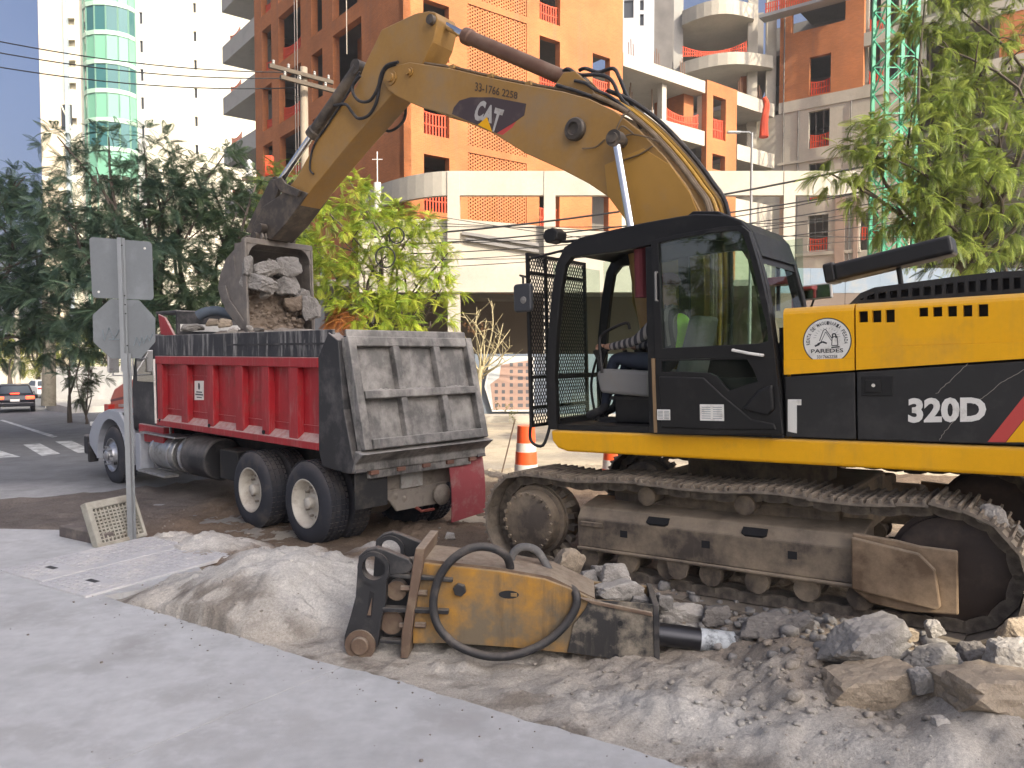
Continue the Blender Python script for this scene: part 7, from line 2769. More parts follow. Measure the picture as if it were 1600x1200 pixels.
for i in range(4):
    for j in range(7):
        x_, y_ = 784 + i * 12.5, 567 + j * 10.6
        if j > 2 or i > 0:
            a, b = HB.tr(x_, y_ + 5.5, .03), HB.tr(x_ + (8 if i > 1 else 5), y_, .03)
            wp_.box(a[0], b[0], .03, .0335, a[1], b[1])
for j in range(3, 7):
    a, b = HB.tr(773, 567 + j * 10.6 + 5.5, .03), HB.tr(778, 567 + j * 10.6, .03)
    wp_.box(a[0], b[0], .03, .0335, a[1], b[1])
stuff(part('printed_windows', wp_, M('print_window', (.1, .1, .11), .5), brd))
kb_ = part('kerb', MB().box(-14, 40, 27.2, 27.5, -.6, -.08).box(-14, 40, 27.52, 30.2, -.6, -.1), conc_c, None)
struct(kb_)

# ---------------------------------------------------------------- stepped terraces between the two blocks
tr = thing('terraced_building', 'unfinished stepped concrete terraces with orange nets between the two brick blocks', 'building', mat=FF.mat())


def band(px0, px1, y0a, y1a, y0b, y1b, nm='parapet_band', mat=conc_c, c=0.0, th=.3):
    a0, a1 = FF.tr(px0, y0a, c), FF.tr(px0, y1a, c)
    b0, b1 = FF.tr(px1, y0b, c), FF.tr(px1, y1b, c)
    z1, z0 = (a0[1] + b0[1]) / 2, (a1[1] + b1[1]) / 2
    return part(nm, MB().box(b0[0], a0[0], c - th, c, z0, z1), mat, tr), (b0[0], a0[0], z0, z1)


_, B1 = band(974, 1102, 82, 101, 127, 147)
_, B2 = band(974, 1101, 166, 190, 208, 232)
_, B3 = band(1152, 1210, 143, 163, 162, 184)
_, B4 = band(1152, 1210, 228, 251, 238, 262)
for (b_, dz) in ((B1, 0), (B2, 0), (B3, 0), (B4, 0)):
    part('floor_slab', MB().box(b_[0], b_[1], -6, -.305, b_[2], b_[2] + .25), conc_g, tr)
ow = rect(FF, 1104, 1151, 130, 268)
opsT = [rect(FF, 1114, 1134, 152, 218), rect(FF, 1113, 1133, 242, 266)]
zt_o = FF.tr(1104, 124)[1]
facade(tr, FF, ow[0], ow[1], 0, zt_o, opsT, brick_o)
net(tr, opsT[0][0], opsT[0][1], opsT[0][2], opsT[0][2] + 1.2, -.2, .05)
part('inner_wall', MB().box(FF.tr(1208, 200)[0], FF.tr(974, 200)[0], -6.2, -6.0, 0, B1[3] - .3), conc_in, tr)
part('lower_wall', MB().box(FF.tr(1208, 262)[0], FW_, -.35, -.02, -.6, min(B2[2], B4[2]) - 2.3), conc_c, tr)
for px_ in (1038, 1100):
    a = FF.tr(px_, 150, -.35)[0]
    part('column', MB().box(a - .18, a + .18, -.7, -.35, B2[3], B1[2]), conc_c, tr)
b_ = B2
net(tr, FF.tr(1100, 180)[0], FF.tr(1042, 180)[0], b_[3] + .02, b_[3] + 1.0, -.4, .35)
part('brick_pier', MB().box(FF.tr(1101, 180)[0], FF.tr(1086, 180)[0], -3, -.8, b_[3], B1[2]), brick_o, tr)
# red cloth hanging at the right end
cl = [FF.tr(x, y, .1) for x, y in ((1194, 152), (1197, 165), (1192, 190), (1190, 215))]
part('hanging_cloth', MB().tube([(x, .1 + .05 * i, z) for i, (x, z) in enumerate(cl)], [.12, .22, .2, .28], 10, smooth=5), net_m, tr)
for i, px_ in enumerate((985, 996, 1008, 1020, 1052, 1064, 1076, 1162, 1172, 1184, 1196)):
    b_ = B3 if px_ > 1150 else B2
    z_hi = (B1[2] if px_ < 1103 else B3[2]) if px_ < 1150 else B3[2]
    z_lo = B2[3] if px_ < 1150 else B4[3]
    a = FF.tr(px_, 180, -1.5)[0]
    part('shoring_prop', MB().cyl((a, -1.5 - .5 * (i % 3), z_lo - .8), (a + .1 * (i % 2), -1.5 - .5 * (i % 3), z_hi + .3), .045, n=6), M('prop_steel', (.30, .22, .16), .7, .3), tr)
for px_ in (990, 1030, 1070, 1160, 1190):
    b_ = B1 if px_ < 1103 else B3
    a = FF.tr(px_, 90, -.15)[0]
    for k in range(3):
        part('rebar', MB().cyl((a + k * .18, -.15, b_[3]), (a + k * .18 + .04, -.15, b_[3] + .7 + .2 * (k % 2)), .02, n=5), M('rebar_rust', (.2, .1, .06), .8), tr)
# upper floors set back
UF = fframe(8.0, 50, -.95, .2)
up = thing('upper_terrace_block', 'set back concrete floors with curved slab edges and an orange net above the terraces', 'building', mat=UF.mat())
for (x0, x1, y0a, y1a, y0b, y1b) in ((1066, 1180, 9, 32, 2, 24), (1063, 1210, 95, 112, 79, 100), (1080, 1150, 185, 198, 180, 194)):
    a, b = UF.tr(x0, y0a), UF.tr(x1, y0b)
    z1 = (a[1] + b[1]) / 2
    z0 = (UF.tr(x0, y1a)[1] + UF.tr(x1, y1b)[1]) / 2
    n_ = 10
    ol_ = []
    for i in range(n_ + 1):
        t = i / n_
        ol_.append((a[0] + (b[0] - a[0]) * t, 1.2 * math.sin(math.pi * t) - .6))
    part('slab_edge', MB().prism(ol_ + [(b[0], -8), (a[0], -8)], z0, z1, 'Z'), conc_c, up)
UB = UF.tr(1130, 60)
for px_ in (1060, 1176, 1205):
    a = UF.tr(px_, 60, -1.2)[0]
    part('column', MB().box(a - .3, a + .3, -1.6, -1.0, UF.tr(1130, 230)[1], UF.tr(1130, -40)[1]), conc_c if px_ > 1100 else conc_g, up)
part('inner_wall', MB().box(UF.tr(1215, 60)[0], UF.tr(1050, 60)[0], -8.2, -8, 0, UF.tr(1130, -60)[1]), conc_in, up)
a, b = UF.tr(1168, 75)[0], UF.tr(1066, 75)[0]
net(up, a, b, UF.tr(1120, 82)[1], UF.tr(1120, 66)[1], -.2, .5)
part('brick_pier', MB().box(UF.tr(1176, 110)[0], UF.tr(1161, 110)[0], -3, -1.7, UF.tr(1170, 142)[1], UF.tr(1170, 104)[1]), brick_o, up)
# grey tower behind
GFm = fframe(14, 85, -.97, .1)
gt_ = thing('grey_tower', 'plain grey tower with a dark scaffold net showing above the terraces', 'building', mat=GFm.mat())
g0 = GFm.tr(962, 60)[0], GFm.tr(1022, 60)[0]
holes_g = [rect(GFm, 975, 990, 0, 28), rect(GFm, 1000, 1006, 0, 16), rect(GFm, 1000, 1006, 22, 40)]
facade(gt_, GFm, g0[1], g0[0], 0, 60, holes_g, M('tower_grey', (.42, .42, .43), .8, var=.06, vscale=.2))
for h_ in holes_g:
    part('window_pane', MB().box(h_[0], h_[1], -.3, -.28, h_[2], h_[3]), dark_win, gt_)
n0 = GFm.tr(1022, 60)[0], GFm.tr(1066, 60)[0]
part('scaffold_net', MB().box(n0[1], n0[0], -.6, -.2, 0, 60), M('net_dark', (.13, .12, .11), .9, var=.3, vscale=.6, bump=.6, bscale=2), gt_)

# ---------------------------------------------------------------- right block
rb = thing('brick_building', 'far right block, orange brick above raw concrete, with lattice shadows across it', 'building', mat=FR.mat())
x1348 = FR.tr(1348, 150)[0]
zbr = FR.tr(1280, 160)[1]
zb_hi, zb_lo = FR.tr(1280, 149)[1], FR.tr(1280, 167)[1]
opsR1 = [rect(FR, 1264, 1298, 86, 147), rect(FR, 1237, 1321, 8, 42)]
opsR0 = [rect(FR, 1263, 1296, 172, 230), rect(FR, 1262, 1294, 335, 393), rect(FR, 1263, 1296, 254, 312), rect(FR, 1343, 1372, 331, 390), rect(FR, 1183, 1206, 342, 372)]
zt_r = FR.tr(1280, -40)[1]
facade(rb, FR, x1348, 0, zb_hi, zt_r, opsR1, brick_o)
x_rl = FR.tr(1150, 350)[0]
facade(rb, FR, FR.tr(1420, 350)[0], x_rl, -1, zb_lo, opsR0, conc_c)
part('string_course', MB().box(x1348 - 3.2, .0, -.4, .06, zb_lo + .01, zb_hi - .01), conc_c, rb)
for k, z in enumerate([FR.tr(1280, y)[1] for y in (315, 232, 150, 60)]):
    part('floor_slab', MB().box(FR.tr(1700, 300)[0], x_rl, -6, -.4, z - .3, z), conc_in, rb)
part('inner_wall', MB().box(FR.tr(1700, 300)[0], x_rl, -6.3, -6.1, -1, zt_r), conc_in, rb)
part('roof_slab', MB().box(FR.tr(1700, 300)[0], 0, -6.5, -.4, zt_r - .4, zt_r - .05), conc_in, rb)
for h_ in opsR1[:1] + opsR0[:3]:
    net(rb, h_[0] + .05, h_[1] - .05, h_[2] + .05, h_[2] + (h_[3] - h_[2]) * .38, -.15, .1)
net(rb, opsR0[3][0] + .05, opsR0[3][1] - .05, opsR0[3][2] + .6, opsR0[3][2] + 1.4, -.15, .1)
for h_ in opsR0:
    for t in (.33, .7):
        x = h_[0] + (h_[1] - h_[0]) * t
        part('window_bar', MB().box(x - .03, x + .03, -.3, -.24, h_[2], h_[3]), frame_w, rb)
for (xa, xb) in ((1305, 1320), (1334, 1341)):
    a, b = FR.tr(xa, 380, .0)[0], FR.tr(xb, 380)[0]
    part('wall_pilaster', MB().box(b, a, .002, .12, -1, FR.tr(1320, 306)[1]), M('pilaster_brown', (.33, .24, .19), .85, var=.1), rb)
for (y0, y1) in ((48, 69), (130, 152)):
    z1, z0 = FR.tr(1365, y0)[1], FR.tr(1365, y1)[1]
    part('bay_band', MB().box(x1348 - 18, x1348 - .01, -.3, -.0, z0, z1), conc_c, rb)
    net(rb, FR.tr(1378, y0)[0], x1348 - .2, z1 + 2.0 if False else z1 + .02, z1 + .9, -.4, .3)
for px_ in (1352, 1382, 1410, 1440, 1560):
    a = FR.tr(px_, 60, -.6)[0]
    part('column', MB().box(a - .2, a + .2, -1.0, -.5, zb_hi, zt_r), conc_c, rb)
part('brick_pier', MB().box(FR.tr(1640, 60)[0], FR.tr(1562, 60)[0], -.35, -.02, FR.tr(1590, 100)[1], zt_r), brick_o, rb)
gl_ = rect(FR, 1186, 1340, -10, 16, 1.0)
part('hanging_scaffold', MB().box(FR.tr(1325, 5, 1.2)[0], FR.tr(1186, 15, 1.2)[0], .3, 1.2, FR.tr(1250, 13, 1.0)[1], FR.tr(1250, 8, 1.0)[1]), M('scaffold_grey', (.35, .35, .34), .5, .4), rb)
net(rb, FR.tr(1300, 0, 1.2)[0], FR.tr(1195, 8, 1.2)[0], FR.tr(1250, 8, 1.2)[1], FR.tr(1250, -10, 1.2)[1], 1.18, .05)
for i, px_ in enumerate((1356, 1366, 1374, 1392, 1402, 1418, 1428, 1450, 1466, 1545, 1556)):
    a = FR.tr(px_, 60, -1.2)[0]
    part('shoring_prop', MB().cyl((a, -1.3 - .6 * (i % 3), zb_hi), (a + .1 * (i % 2), -1.3 - .6 * (i % 3), zt_r), .05, n=6), M('prop_steel', (.30, .22, .16), .7, .3), rb)
for i in range(9):
    z = FR.tr(1280, 250)[1] - 1.1 * i
    if z > 0:
        part('formwork_joint', MB().box(FR.tr(1345, 300)[0], x_rl, .001, .012, z, z + .05), conc_g, rb)
for px_ in (1222, 1245, 1327):
    a = FR.tr(px_, 300, .1)[0]
    part('wall_conduit', MB().cyl((a, .06, -1), (a, .06, zt_r if px_ < 1240 else zb_lo), .04, n=6), M('conduit_dark', (.12, .11, .1), .6), rb)
# low frame and cornice marks on the concrete wall
for (y0, y1, x0, x1) in ((246, 250, 1215, 1345), (394, 399, 1215, 1345)):
    z1, z0 = FR.tr(1280, y0)[1], FR.tr(1280, y1)[1]
    part('wall_ledge', MB().box(FR.tr(x1, y0)[0], FR.tr(x0, y0)[0], .002, .10, z0, z1), conc_c, rb)

# green hoist mast standing in front of the right block
mp = FR.W(FR.tr(1398, 100, 2.2)[0], 2.2, 0)
hm_ = thing('hoist_mast', 'green lattice hoist mast standing against the right block behind the tree', 'mast', loc=mp)
w_ = .8
mbm = MB()
for (a, b) in ((-w_, -w_), (w_, -w_), (w_, w_), (-w_, w_)):
    part('mast_leg', MB().box(a - .09, a + .09, b - .09, b + .09, -1, 30), green_m, hm_)
k = 0
for z in np.arange(0, 29, 1.5):
    for (a, b) in (((-w_, -w_), (w_, -w_)), ((w_, -w_), (w_, w_)), ((w_, w_), (-w_, w_)), ((-w_, w_), (-w_, -w_))):
        mbm.cyl((a[0], a[1], z), (b[0], b[1], z + 1.5) if k % 2 else (b[0], b[1], z), .045, n=4)
        mbm.cyl((b[0], b[1], z), (a[0], a[1], z + 1.5), .045, n=4)
    k += 1
stuff(part('mast_lacing', mbm, green_m, hm_))
# ---------------------------------------------------------------- white tower far left
WT = fframe(0, 88, -1, 0)
wt = thing('white_tower', 'tall white apartment tower with a curved green glass bay, far left', 'building', mat=WT.mat())
fh = 43 * 88 / 1200
xw = {k: WT.tr(k, 200)[0] for k in (64, 100, 112, 137, 214, 229, 342)}
mainops, stripops = [], []
z0_ = WT.tr(300, 160)[1]
for k in range(-6, 8):
    z = WT.tr(220, 28)[1] - k * fh - 0
    stripops.append((xw[229] + .25, xw[214] - .5, z - .65, z + .65))
    zz = WT.tr(304, 12)[1] - k * fh
    if zz > 4:
        mainops.append((WT.tr(306, 10)[0], WT.tr(301, 10)[0], zz - .55, zz + .55))
facade(wt, WT, xw[342], xw[229], -6, 62, mainops, white_w, .3)
facade(wt, WT, xw[229] + .01, xw[214], -6, 62, stripops, M('tower_strip_shaded', (.50, .49, .46), .8), .5)  # strip of the white wall greyed to paint in its shadow
wtp = None
for h_ in mainops + stripops:
    mbp = MB().box(h_[0], h_[1], -.25, -.2, h_[2], h_[3])
    part('window_pane', mbp, dark_win, wt)
part('tower_body', MB().box(xw[342] + .3, xw[64] - .3, -14, -.6, -6, 62), white_w, wt)
facade(wt, WT, xw[137] - .2, xw[100], -6, 62, [(xw[112] - .6, xw[112] + .5, WT.tr(110, y + 6)[1], WT.tr(110, y - 6)[1]) for y in (-20, 34, 68, 100, 135, 190)], white_w, .4)
facade(wt, WT, xw[100] + .01, xw[64], -6, 62, [], M('tower_cream', (.66, .57, .42), .85, var=.05, vscale=.2), .4)
part('tower_shaft', MB().box(xw[112] + .1, xw[112] + .5, .002, .35, -6, 62), M('shaft_blue_grey', (.33, .39, .42), .5), wt)
bx = rect(WT, 96, 113, 163, 203)
part('balcony_shade', MB().box(bx[0], bx[1], .002, .03, bx[2], bx[3]), dark_win, wt)  # flat dark panel in place of the balcony's shaded recess
part('balcony_brace', MB().cyl((bx[0], .06, bx[2]), (bx[1], .06, bx[3]), .08, n=5).cyl((bx[0], .06, bx[3]), (bx[1], .06, bx[3]), .08, n=5), white_w, wt)
# glass bay: part of a drum, panes between mullions and floor bands
gA = M('pane_dark_green', (.03, .12, .12), .06, 0, spec=.8)
gB = M('pane_light_green', (.16, .38, .25), .12, 0, spec=.7)
bandm = M('band_green', (.38, .55, .42), .4)
xa, xb = xw[214], xw[137]
cxm, hwid = (xa + xb) / 2, (xb - xa) / 2
NP = 7
arc = [(cxm + hwid * math.cos(a), 2.2 * math.sin(a)) for a in np.linspace(0, math.pi, NP + 1)]
z_ref = WT.tr(175, 59)[1]
pk = 0
for k in range(-4, 9):
    zb3 = z_ref + k * fh * 1.0 - fh * 1.0
    light = (k % 2 == 0)
    for i in range(NP):
        (ax, ay), (bx3, by) = arc[i], arc[i + 1]
        part('glass_pane', MB().add([(ax, ay, zb3), (bx3, by, zb3), (bx3, by, zb3 + fh * .84), (ax, ay, zb3 + fh * .84)], [(0, 1, 2, 3)]), gB if light else gA, wt)
    ol_ = [(x + (x - cxm) * .012, y + .12) for x, y in arc]
    part('floor_band', MB().prism(ol_ + [(arc[-1][0], -.3), (arc[0][0], -.3)], zb3 + fh * .845, zb3 + fh * .995, 'Z'), bandm, wt)
for (x, y) in arc:
    part('mullion', MB().box(x - .07, x + .07, y - .05, y + .06, -6, 62), M('mullion_green', (.14, .27, .2), .4), wt)

# ---------------------------------------------------------------- unseen block behind the viewer, shaped to shade the site
SNV = Vector((-SUN_D.y, SUN_D.x, 0))          # across the sun
if SNV.y < 0:
    SNV = -SNV


def behind(name, label, n0, n1, z0, z1, t0=24, dp=10):
    m = basis(SUN_D * t0, SNV, -SUN_D, (0, 0, 1))
    m = basis(SUN_D * t0, -SUN_D, Vector((0, 0, 1)).cross(-SUN_D), (0, 0, 1))
    sgn = 1 if (Vector((0, 0, 1)).cross(-SUN_D)).dot(SNV) > 0 else -1
    y0, y1 = sorted((n0 * sgn, n1 * sgn))
    return m, y0, y1


m, y0, y1 = behind('', '', -28, 4.6, 0, 60)
sh = thing('shade_block', 'unseen plain block behind the viewer, shaped to shade the site', 'building', mat=m)
shade_m = M('shade_block_wall', (.55, .50, .43), .85, var=.08, vscale=.2)


def blockpart(n0, n1, z0, z1, nm='block_wing', deep=-10):
    _, a, b = behind('', '', n0, n1, 0, 0)
    p = part(nm, MB().box(deep, 0, a, b, z0, z1), shade_m, sh)
    nz = int((z1 - z0) / 3.2)
    ny = int((b - a) / 3.0)
    wv = MB()
    for i in range(nz):
        for j in range(ny):
            wv.box(.0, .06, a + .8 + j * 3.0, a + 2.2 + j * 3.0, z0 + 1 + i * 3.2, z0 + 2.5 + i * 3.2)
    if ny and nz:
        stuff(part('block_windows', wv, dark_win, p))


GZ = 25.3 * math.tan(SUN_EL)
blockpart(-.3, 4.9, -1, 46)
blockpart(6.0, 8.9, -1, 46)
blockpart(4.91, 5.99, -1, GZ - .1, 'sun_slot_sill', -.35)  # added sill of a slot that lets a low sun shaft through
blockpart(4.91, 5.99, GZ + 1.3, 48, 'sun_slot_head', -.35)  # added head closing the sun slot from above
# ================================================================== TREES, WIRES, STREET THINGS, PEOPLE
def leaf_mat(name, trans=.45, rough=.55):
    m = bpy.data.materials.new(name)
    m.use_nodes = True
    nt = m.node_tree
    nt.nodes.clear()
    L = nt.links.new
    out = nt.nodes.new('ShaderNodeOutputMaterial')
    at_ = nt.nodes.new('ShaderNodeAttribute')
    at_.attribute_name = 'soil'
    d = nt.nodes.new('ShaderNodeBsdfDiffuse')
    t = nt.nodes.new('ShaderNodeBsdfTranslucent')
    g = nt.nodes.new('ShaderNodeBsdfGlossy')
    g.inputs['Roughness'].default_value = .45
    g.inputs['Color'].default_value = (.8, .85, .8, 1)
    m1 = nt.nodes.new('ShaderNodeMixShader')
    m1.inputs[0].default_value = trans
    m2 = nt.nodes.new('ShaderNodeMixShader')
    m2.inputs[0].default_value = .035
    L(at_.outputs['Color'], d.inputs[0])
    L(at_.outputs['Color'], t.inputs[0])
    L(d.outputs[0], m1.inputs[1])
    L(t.outputs[0], m1.inputs[2])
    L(m1.outputs[0], m2.inputs[1])
    L(g.outputs[0], m2.inputs[2])
    L(m2.outputs[0], out.inputs[0])
    return m


leafm = leaf_mat('leaf')
bark = M('bark', (.085, .068, .052), .95, var=.25, vscale=4, dirt=(.09, .07, .055), dirt_amt=.45, dirt_scale=6, bump=.5, bscale=18)
bark_p = M('bark_pale', (.34, .30, .22), .95, var=.2, vscale=4, dirt=(.2, .17, .12), dirt_amt=.4, dirt_scale=6, bump=.4, bscale=18)


def frond(length, pairs, droop, width, r):
    """one feathery compound leaf: stalk along +X, side leaflets as narrow kites; returns verts, quads"""
    v, f = [], []
    def P(t):
        return np.array([length * t * (1 - .15 * droop * t), 0, -droop * length * .5 * t * t])
    for i in range(pairs):
        t = .12 + .88 * i / (pairs - 1)
        p = P(t)
        l_ = width * math.sin(math.pi * (.18 + .80 * t)) ** .7 * r.uniform(.85, 1.1)
        for sg in (1, -1):
            a = np.array([.45, sg * .9, -.12 - .25 * droop * t])
            a /= np.linalg.norm(a)
            b = np.array([.9, -sg * .4, 0])
            wv = length / pairs * .30
            n = len(v)
            v += [p, p + a * l_ * .5 + b * wv, p + a * l_ + np.array([0, 0, -.12 * l_]), p + a * l_ * .5 - b * wv]
            f.append((n, n + 1, n + 2, n + 3))
    n = len(v)
    e = length * .008
    for i in range(4):
        p, q = P(i / 4), P((i + 1) / 4)
        v += [p + [0, e, 0], p - [0, e, 0], q - [0, e, 0], q + [0, e, 0]]
        f.append((n + 4 * i, n + 4 * i + 1, n + 4 * i + 2, n + 4 * i + 3))
    return np.array(v, float), np.array(f)


def crown(name, lumps, per, fl, cols, parent, seed, droop=(.3, 1.0), pairs=11, wfac=.30, sub=(10, .55), inner=.35, flat=.75, hang=-.1):
    """foliage: lumps = (x, y, z, radius); every lump is filled with twig ends, each carrying a spray of fronds"""
    r = np.random.default_rng(seed)
    proto = [frond(1.0, pairs, d, wfac, r) for d in np.linspace(droop[0], droop[1], 5)]
    VV, FF_, CC, off = [], [], [], 0
    for (lx_, ly_, lz_, lr) in lumps:
        n_tw = max(3, int(per * lr * lr))
        lump_t = r.uniform(.85, 1.15)
        for _ in range(n_tw):
            d = r.normal(size=3)
            d /= np.linalg.norm(d)
            rad = lr * (r.uniform(inner, 1) ** .6)
            c = np.array([lx_, ly_, lz_]) + d * rad * np.array([1, 1, flat]) + r.normal(scale=.10 * lr, size=3)
            out = d * np.array([1, 1, .6])
            tw_t = r.uniform(.75, 1.25) * lump_t
            for _k in range(sub[0]):
                e = out * .9 + r.normal(scale=.62, size=3) + np.array([0, 0, hang])
                e /= np.linalg.norm(e)
                yaw = math.atan2(e[1], e[0])
                pit = math.asin(np.clip(e[2], -.75, .75))
                roll = r.normal(scale=.35)
                cy_, sy = math.cos(yaw), math.sin(yaw)
                cp_, sp = math.cos(pit), math.sin(pit)
                cr_, sr = math.cos(roll), math.sin(roll)
                Rm = np.array([[cy_ * cp_, -sy * cr_ - cy_ * sp * sr, sy * sr - cy_ * sp * cr_], [sy * cp_, cy_ * cr_ - sy * sp * sr, -cy_ * sr - sy * sp * cr_], [sp, cp_ * sr, cp_ * cr_]])
                v, f = proto[r.integers(5)]
                s_ = fl * r.uniform(.65, 1.2)
                VV.append((v * s_) @ Rm.T + c)
                FF_.append(f + off)
                off += len(v)
                ci = cols[r.integers(len(cols))]
                tt = tw_t * r.uniform(.85, 1.18)
                CC.append(np.tile(np.append(np.array(ci) * tt, 1.0), (len(v), 1)))
    return np_mesh(name, np.concatenate(VV), np.concatenate(FF_), leafm, parent, attr={'soil': np.clip(np.concatenate(CC), 0, 1)})


def limbs(base, lumps, r0, seed, mat, parent, sway=.5, fork=.45):
    r = random.Random(seed)
    mb = MB()
    base = Vector(base)
    cen = sum((Vector(l[:3]) for l in lumps), Vector()) / len(lumps)
    fk = base.lerp(Vector((base.x * .5 + cen.x * .5, base.y * .5 + cen.y * .5, cen.z)), fork)
    mid = base.lerp(fk, .5) + Vector((r.uniform(-.15, .15), r.uniform(-.15, .15), 0)) * sway
    mb.tube([base, mid, fk], [r0 * 1.25, r0 * .62], 10, smooth=5)
    for l in lumps:
        tip = Vector(l[:3]) + Vector((0, 0, l[3] * .25))
        m_ = fk.lerp(tip, .5) + Vector((r.uniform(-1, 1), r.uniform(-1, 1), r.uniform(.0, .8))) * .22 * (tip - fk).length
        mb.tube([fk - (m_ - fk).normalized() * .1, m_, tip], [r0 * .5, r0 * .12], 7, smooth=5)
        for _ in range(3):
            q = m_.lerp(tip, r.uniform(.1, .8))
            e = q + Vector((r.uniform(-1, 1), r.uniform(-1, 1), r.uniform(-.2, .8))) * l[3] * .8
            mb.tube([q, q.lerp(e, .5) + Vector((0, 0, .1)), e], [r0 * .17, r0 * .05], 5, smooth=3)
    return part('trunk', mb, mat, parent, smooth=True, fix=False)


def tree(name, label, base, lumps_px, r0, per, fl, cols, seed, group=None, mat=bark, **k):
    """lumps_px: (px, py, depth, radius in pixels)"""
    b = Vector(base)
    t = thing(name, label, 'tree', loc=b, group=group)
    lumps = []
    for (x, y, d, rp) in lumps_px:
        p = at(x, y, d) - b
        lumps.append((p.x, p.y, p.z, rp * d / FPX))
    fork = k.pop('fork', .45)
    limbs((0, 0, -.2), lumps, r0, seed, mat, t, fork=fork)
    crown('crown', lumps, per, fl, cols, t, seed, **k)
    return t


shade_leaf = [(.095, .15, .095), (.115, .175, .10), (.075, .125, .09), (.13, .185, .11)]  # leaf palette darkened for the trees standing in shade
sunlit_leaf = [(.34, .45, .05), (.42, .49, .06), (.26, .38, .05), (.47, .50, .07)]  # leaf palette brightened so the tree looks sunlit
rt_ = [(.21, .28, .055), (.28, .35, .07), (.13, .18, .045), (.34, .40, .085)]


def base_at(px, d, dz=0):
    p = at(px, 600, d)
    return (p.x, p.y, float(z_road(p.x, p.y)) + dz)


GT = 'feathery trees along the far side of the street'
K1 = dict(pairs=15, sub=(10, .5), wfac=.22)
tree('feathery_tree', 'dark feathery tree at the far left edge in front of the sky', base_at(-110, 24), [(10, 330, 23, 70), (55, 400, 24, 80), (-40, 420, 24, 90), (20, 480, 23, 80), (90, 470, 22, 75), (40, 285, 23, 38), (-30, 300, 24, 60), (40, 540, 22, 40), (-20, 520, 22, 50), (100, 400, 23, 60), (85, 525, 22, 36)], .15, 27, .52, shade_leaf, 11, GT, **K1)
tree('feathery_tree', 'dark feathery tree rising in front of the white tower', base_at(262, 21), [(150, 275, 21, 55), (210, 330, 21, 75), (120, 350, 21, 70), (180, 420, 20, 85), (255, 420, 20, 75), (120, 460, 20, 70), (90, 222, 21, 34), (225, 235, 21, 45), (200, 500, 20, 65), (265, 310, 21, 60), (240, 285, 21, 50), (150, 520, 20, 55), (120, 520, 20, 45), (75, 330, 22, 40), (180, 375, 22, 70), (250, 490, 20, 55), (170, 220, 21, 22)], .14, 28, .48, shade_leaf, 12, GT, fork=.55, **K1)
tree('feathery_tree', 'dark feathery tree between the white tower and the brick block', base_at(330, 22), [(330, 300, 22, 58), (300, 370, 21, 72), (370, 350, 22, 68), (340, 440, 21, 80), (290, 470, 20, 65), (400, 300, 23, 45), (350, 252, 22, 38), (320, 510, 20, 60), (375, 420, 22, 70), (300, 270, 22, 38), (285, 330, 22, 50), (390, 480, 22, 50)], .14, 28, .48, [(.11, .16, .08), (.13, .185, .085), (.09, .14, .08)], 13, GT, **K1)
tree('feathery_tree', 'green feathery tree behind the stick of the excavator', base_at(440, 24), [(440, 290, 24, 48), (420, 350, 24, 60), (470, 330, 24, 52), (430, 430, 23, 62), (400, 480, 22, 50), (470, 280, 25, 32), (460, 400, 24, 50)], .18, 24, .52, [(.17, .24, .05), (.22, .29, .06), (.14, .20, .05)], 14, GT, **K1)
mt = tree('feathery_tree', 'sunlit yellow green feathery tree behind the dump truck bed', base_at(585, 20.5), [(560, 325, 21, 52), (600, 370, 20, 68), (530, 385, 20, 62), (645, 380, 20, 45), (570, 440, 19.5, 66), (635, 445, 19.5, 55), (600, 495, 19, 48), (672, 425, 20, 26), (545, 290, 21, 36), (520, 450, 19.5, 50), (655, 490, 19, 40), (690, 385, 20, 14), (620, 340, 20.5, 30), (500, 330, 20.5, 40), (495, 400, 20.5, 40), (560, 490, 19, 40), (690, 500, 19, 20), (690, 425, 19.5, 30), (690, 460, 19.5, 34), (700, 400, 20, 18), (665, 345, 20, 24)], .10, 36, .38, sunlit_leaf, 15, GT, mat=bark, **K1)
lo_b = mt.location
dl = [(538, 492, 19.2, 20), (556, 478, 19.2, 14), (525, 498, 19.2, 11)]
crown('dry_leaves', [((at(x, y, d) - lo_b).x, (at(x, y, d) - lo_b).y, (at(x, y, d) - lo_b).z, rp * d / FPX) for x, y, d, rp in dl], 60, .42, [(.52, .21, .05), (.60, .27, .08), (.42, .16, .05)], mt, 16)
# big tree at the right
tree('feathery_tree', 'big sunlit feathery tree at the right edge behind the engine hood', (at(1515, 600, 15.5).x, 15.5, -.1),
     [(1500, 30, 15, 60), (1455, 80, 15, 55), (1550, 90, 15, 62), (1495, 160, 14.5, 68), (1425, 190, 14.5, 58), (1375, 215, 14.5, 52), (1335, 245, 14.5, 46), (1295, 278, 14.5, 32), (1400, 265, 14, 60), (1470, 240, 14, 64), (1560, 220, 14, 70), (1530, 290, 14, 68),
      (1440, 320, 14, 54), (1400, 335, 14, 46), (1480, 360, 14, 55), (1570, 350, 14.5, 62), (1620, 280, 14.5, 70), (1620, 160, 15, 60), (1445, 10, 15, 42), (1540, -30, 15, 60), (1600, 410, 14.5, 45), (1520, 400, 14.5, 44), (1640, 30, 15, 50), (1350, 300, 14.5, 30), (1460, 130, 15.5, 50), (1540, 160, 16, 60), (1430, 380, 14.5, 30)], .11, 46, .38, rt_, 17, fork=.62, droop=(.5, 1.5), hang=-.4, pairs=16, sub=(9, .5), wfac=.21)
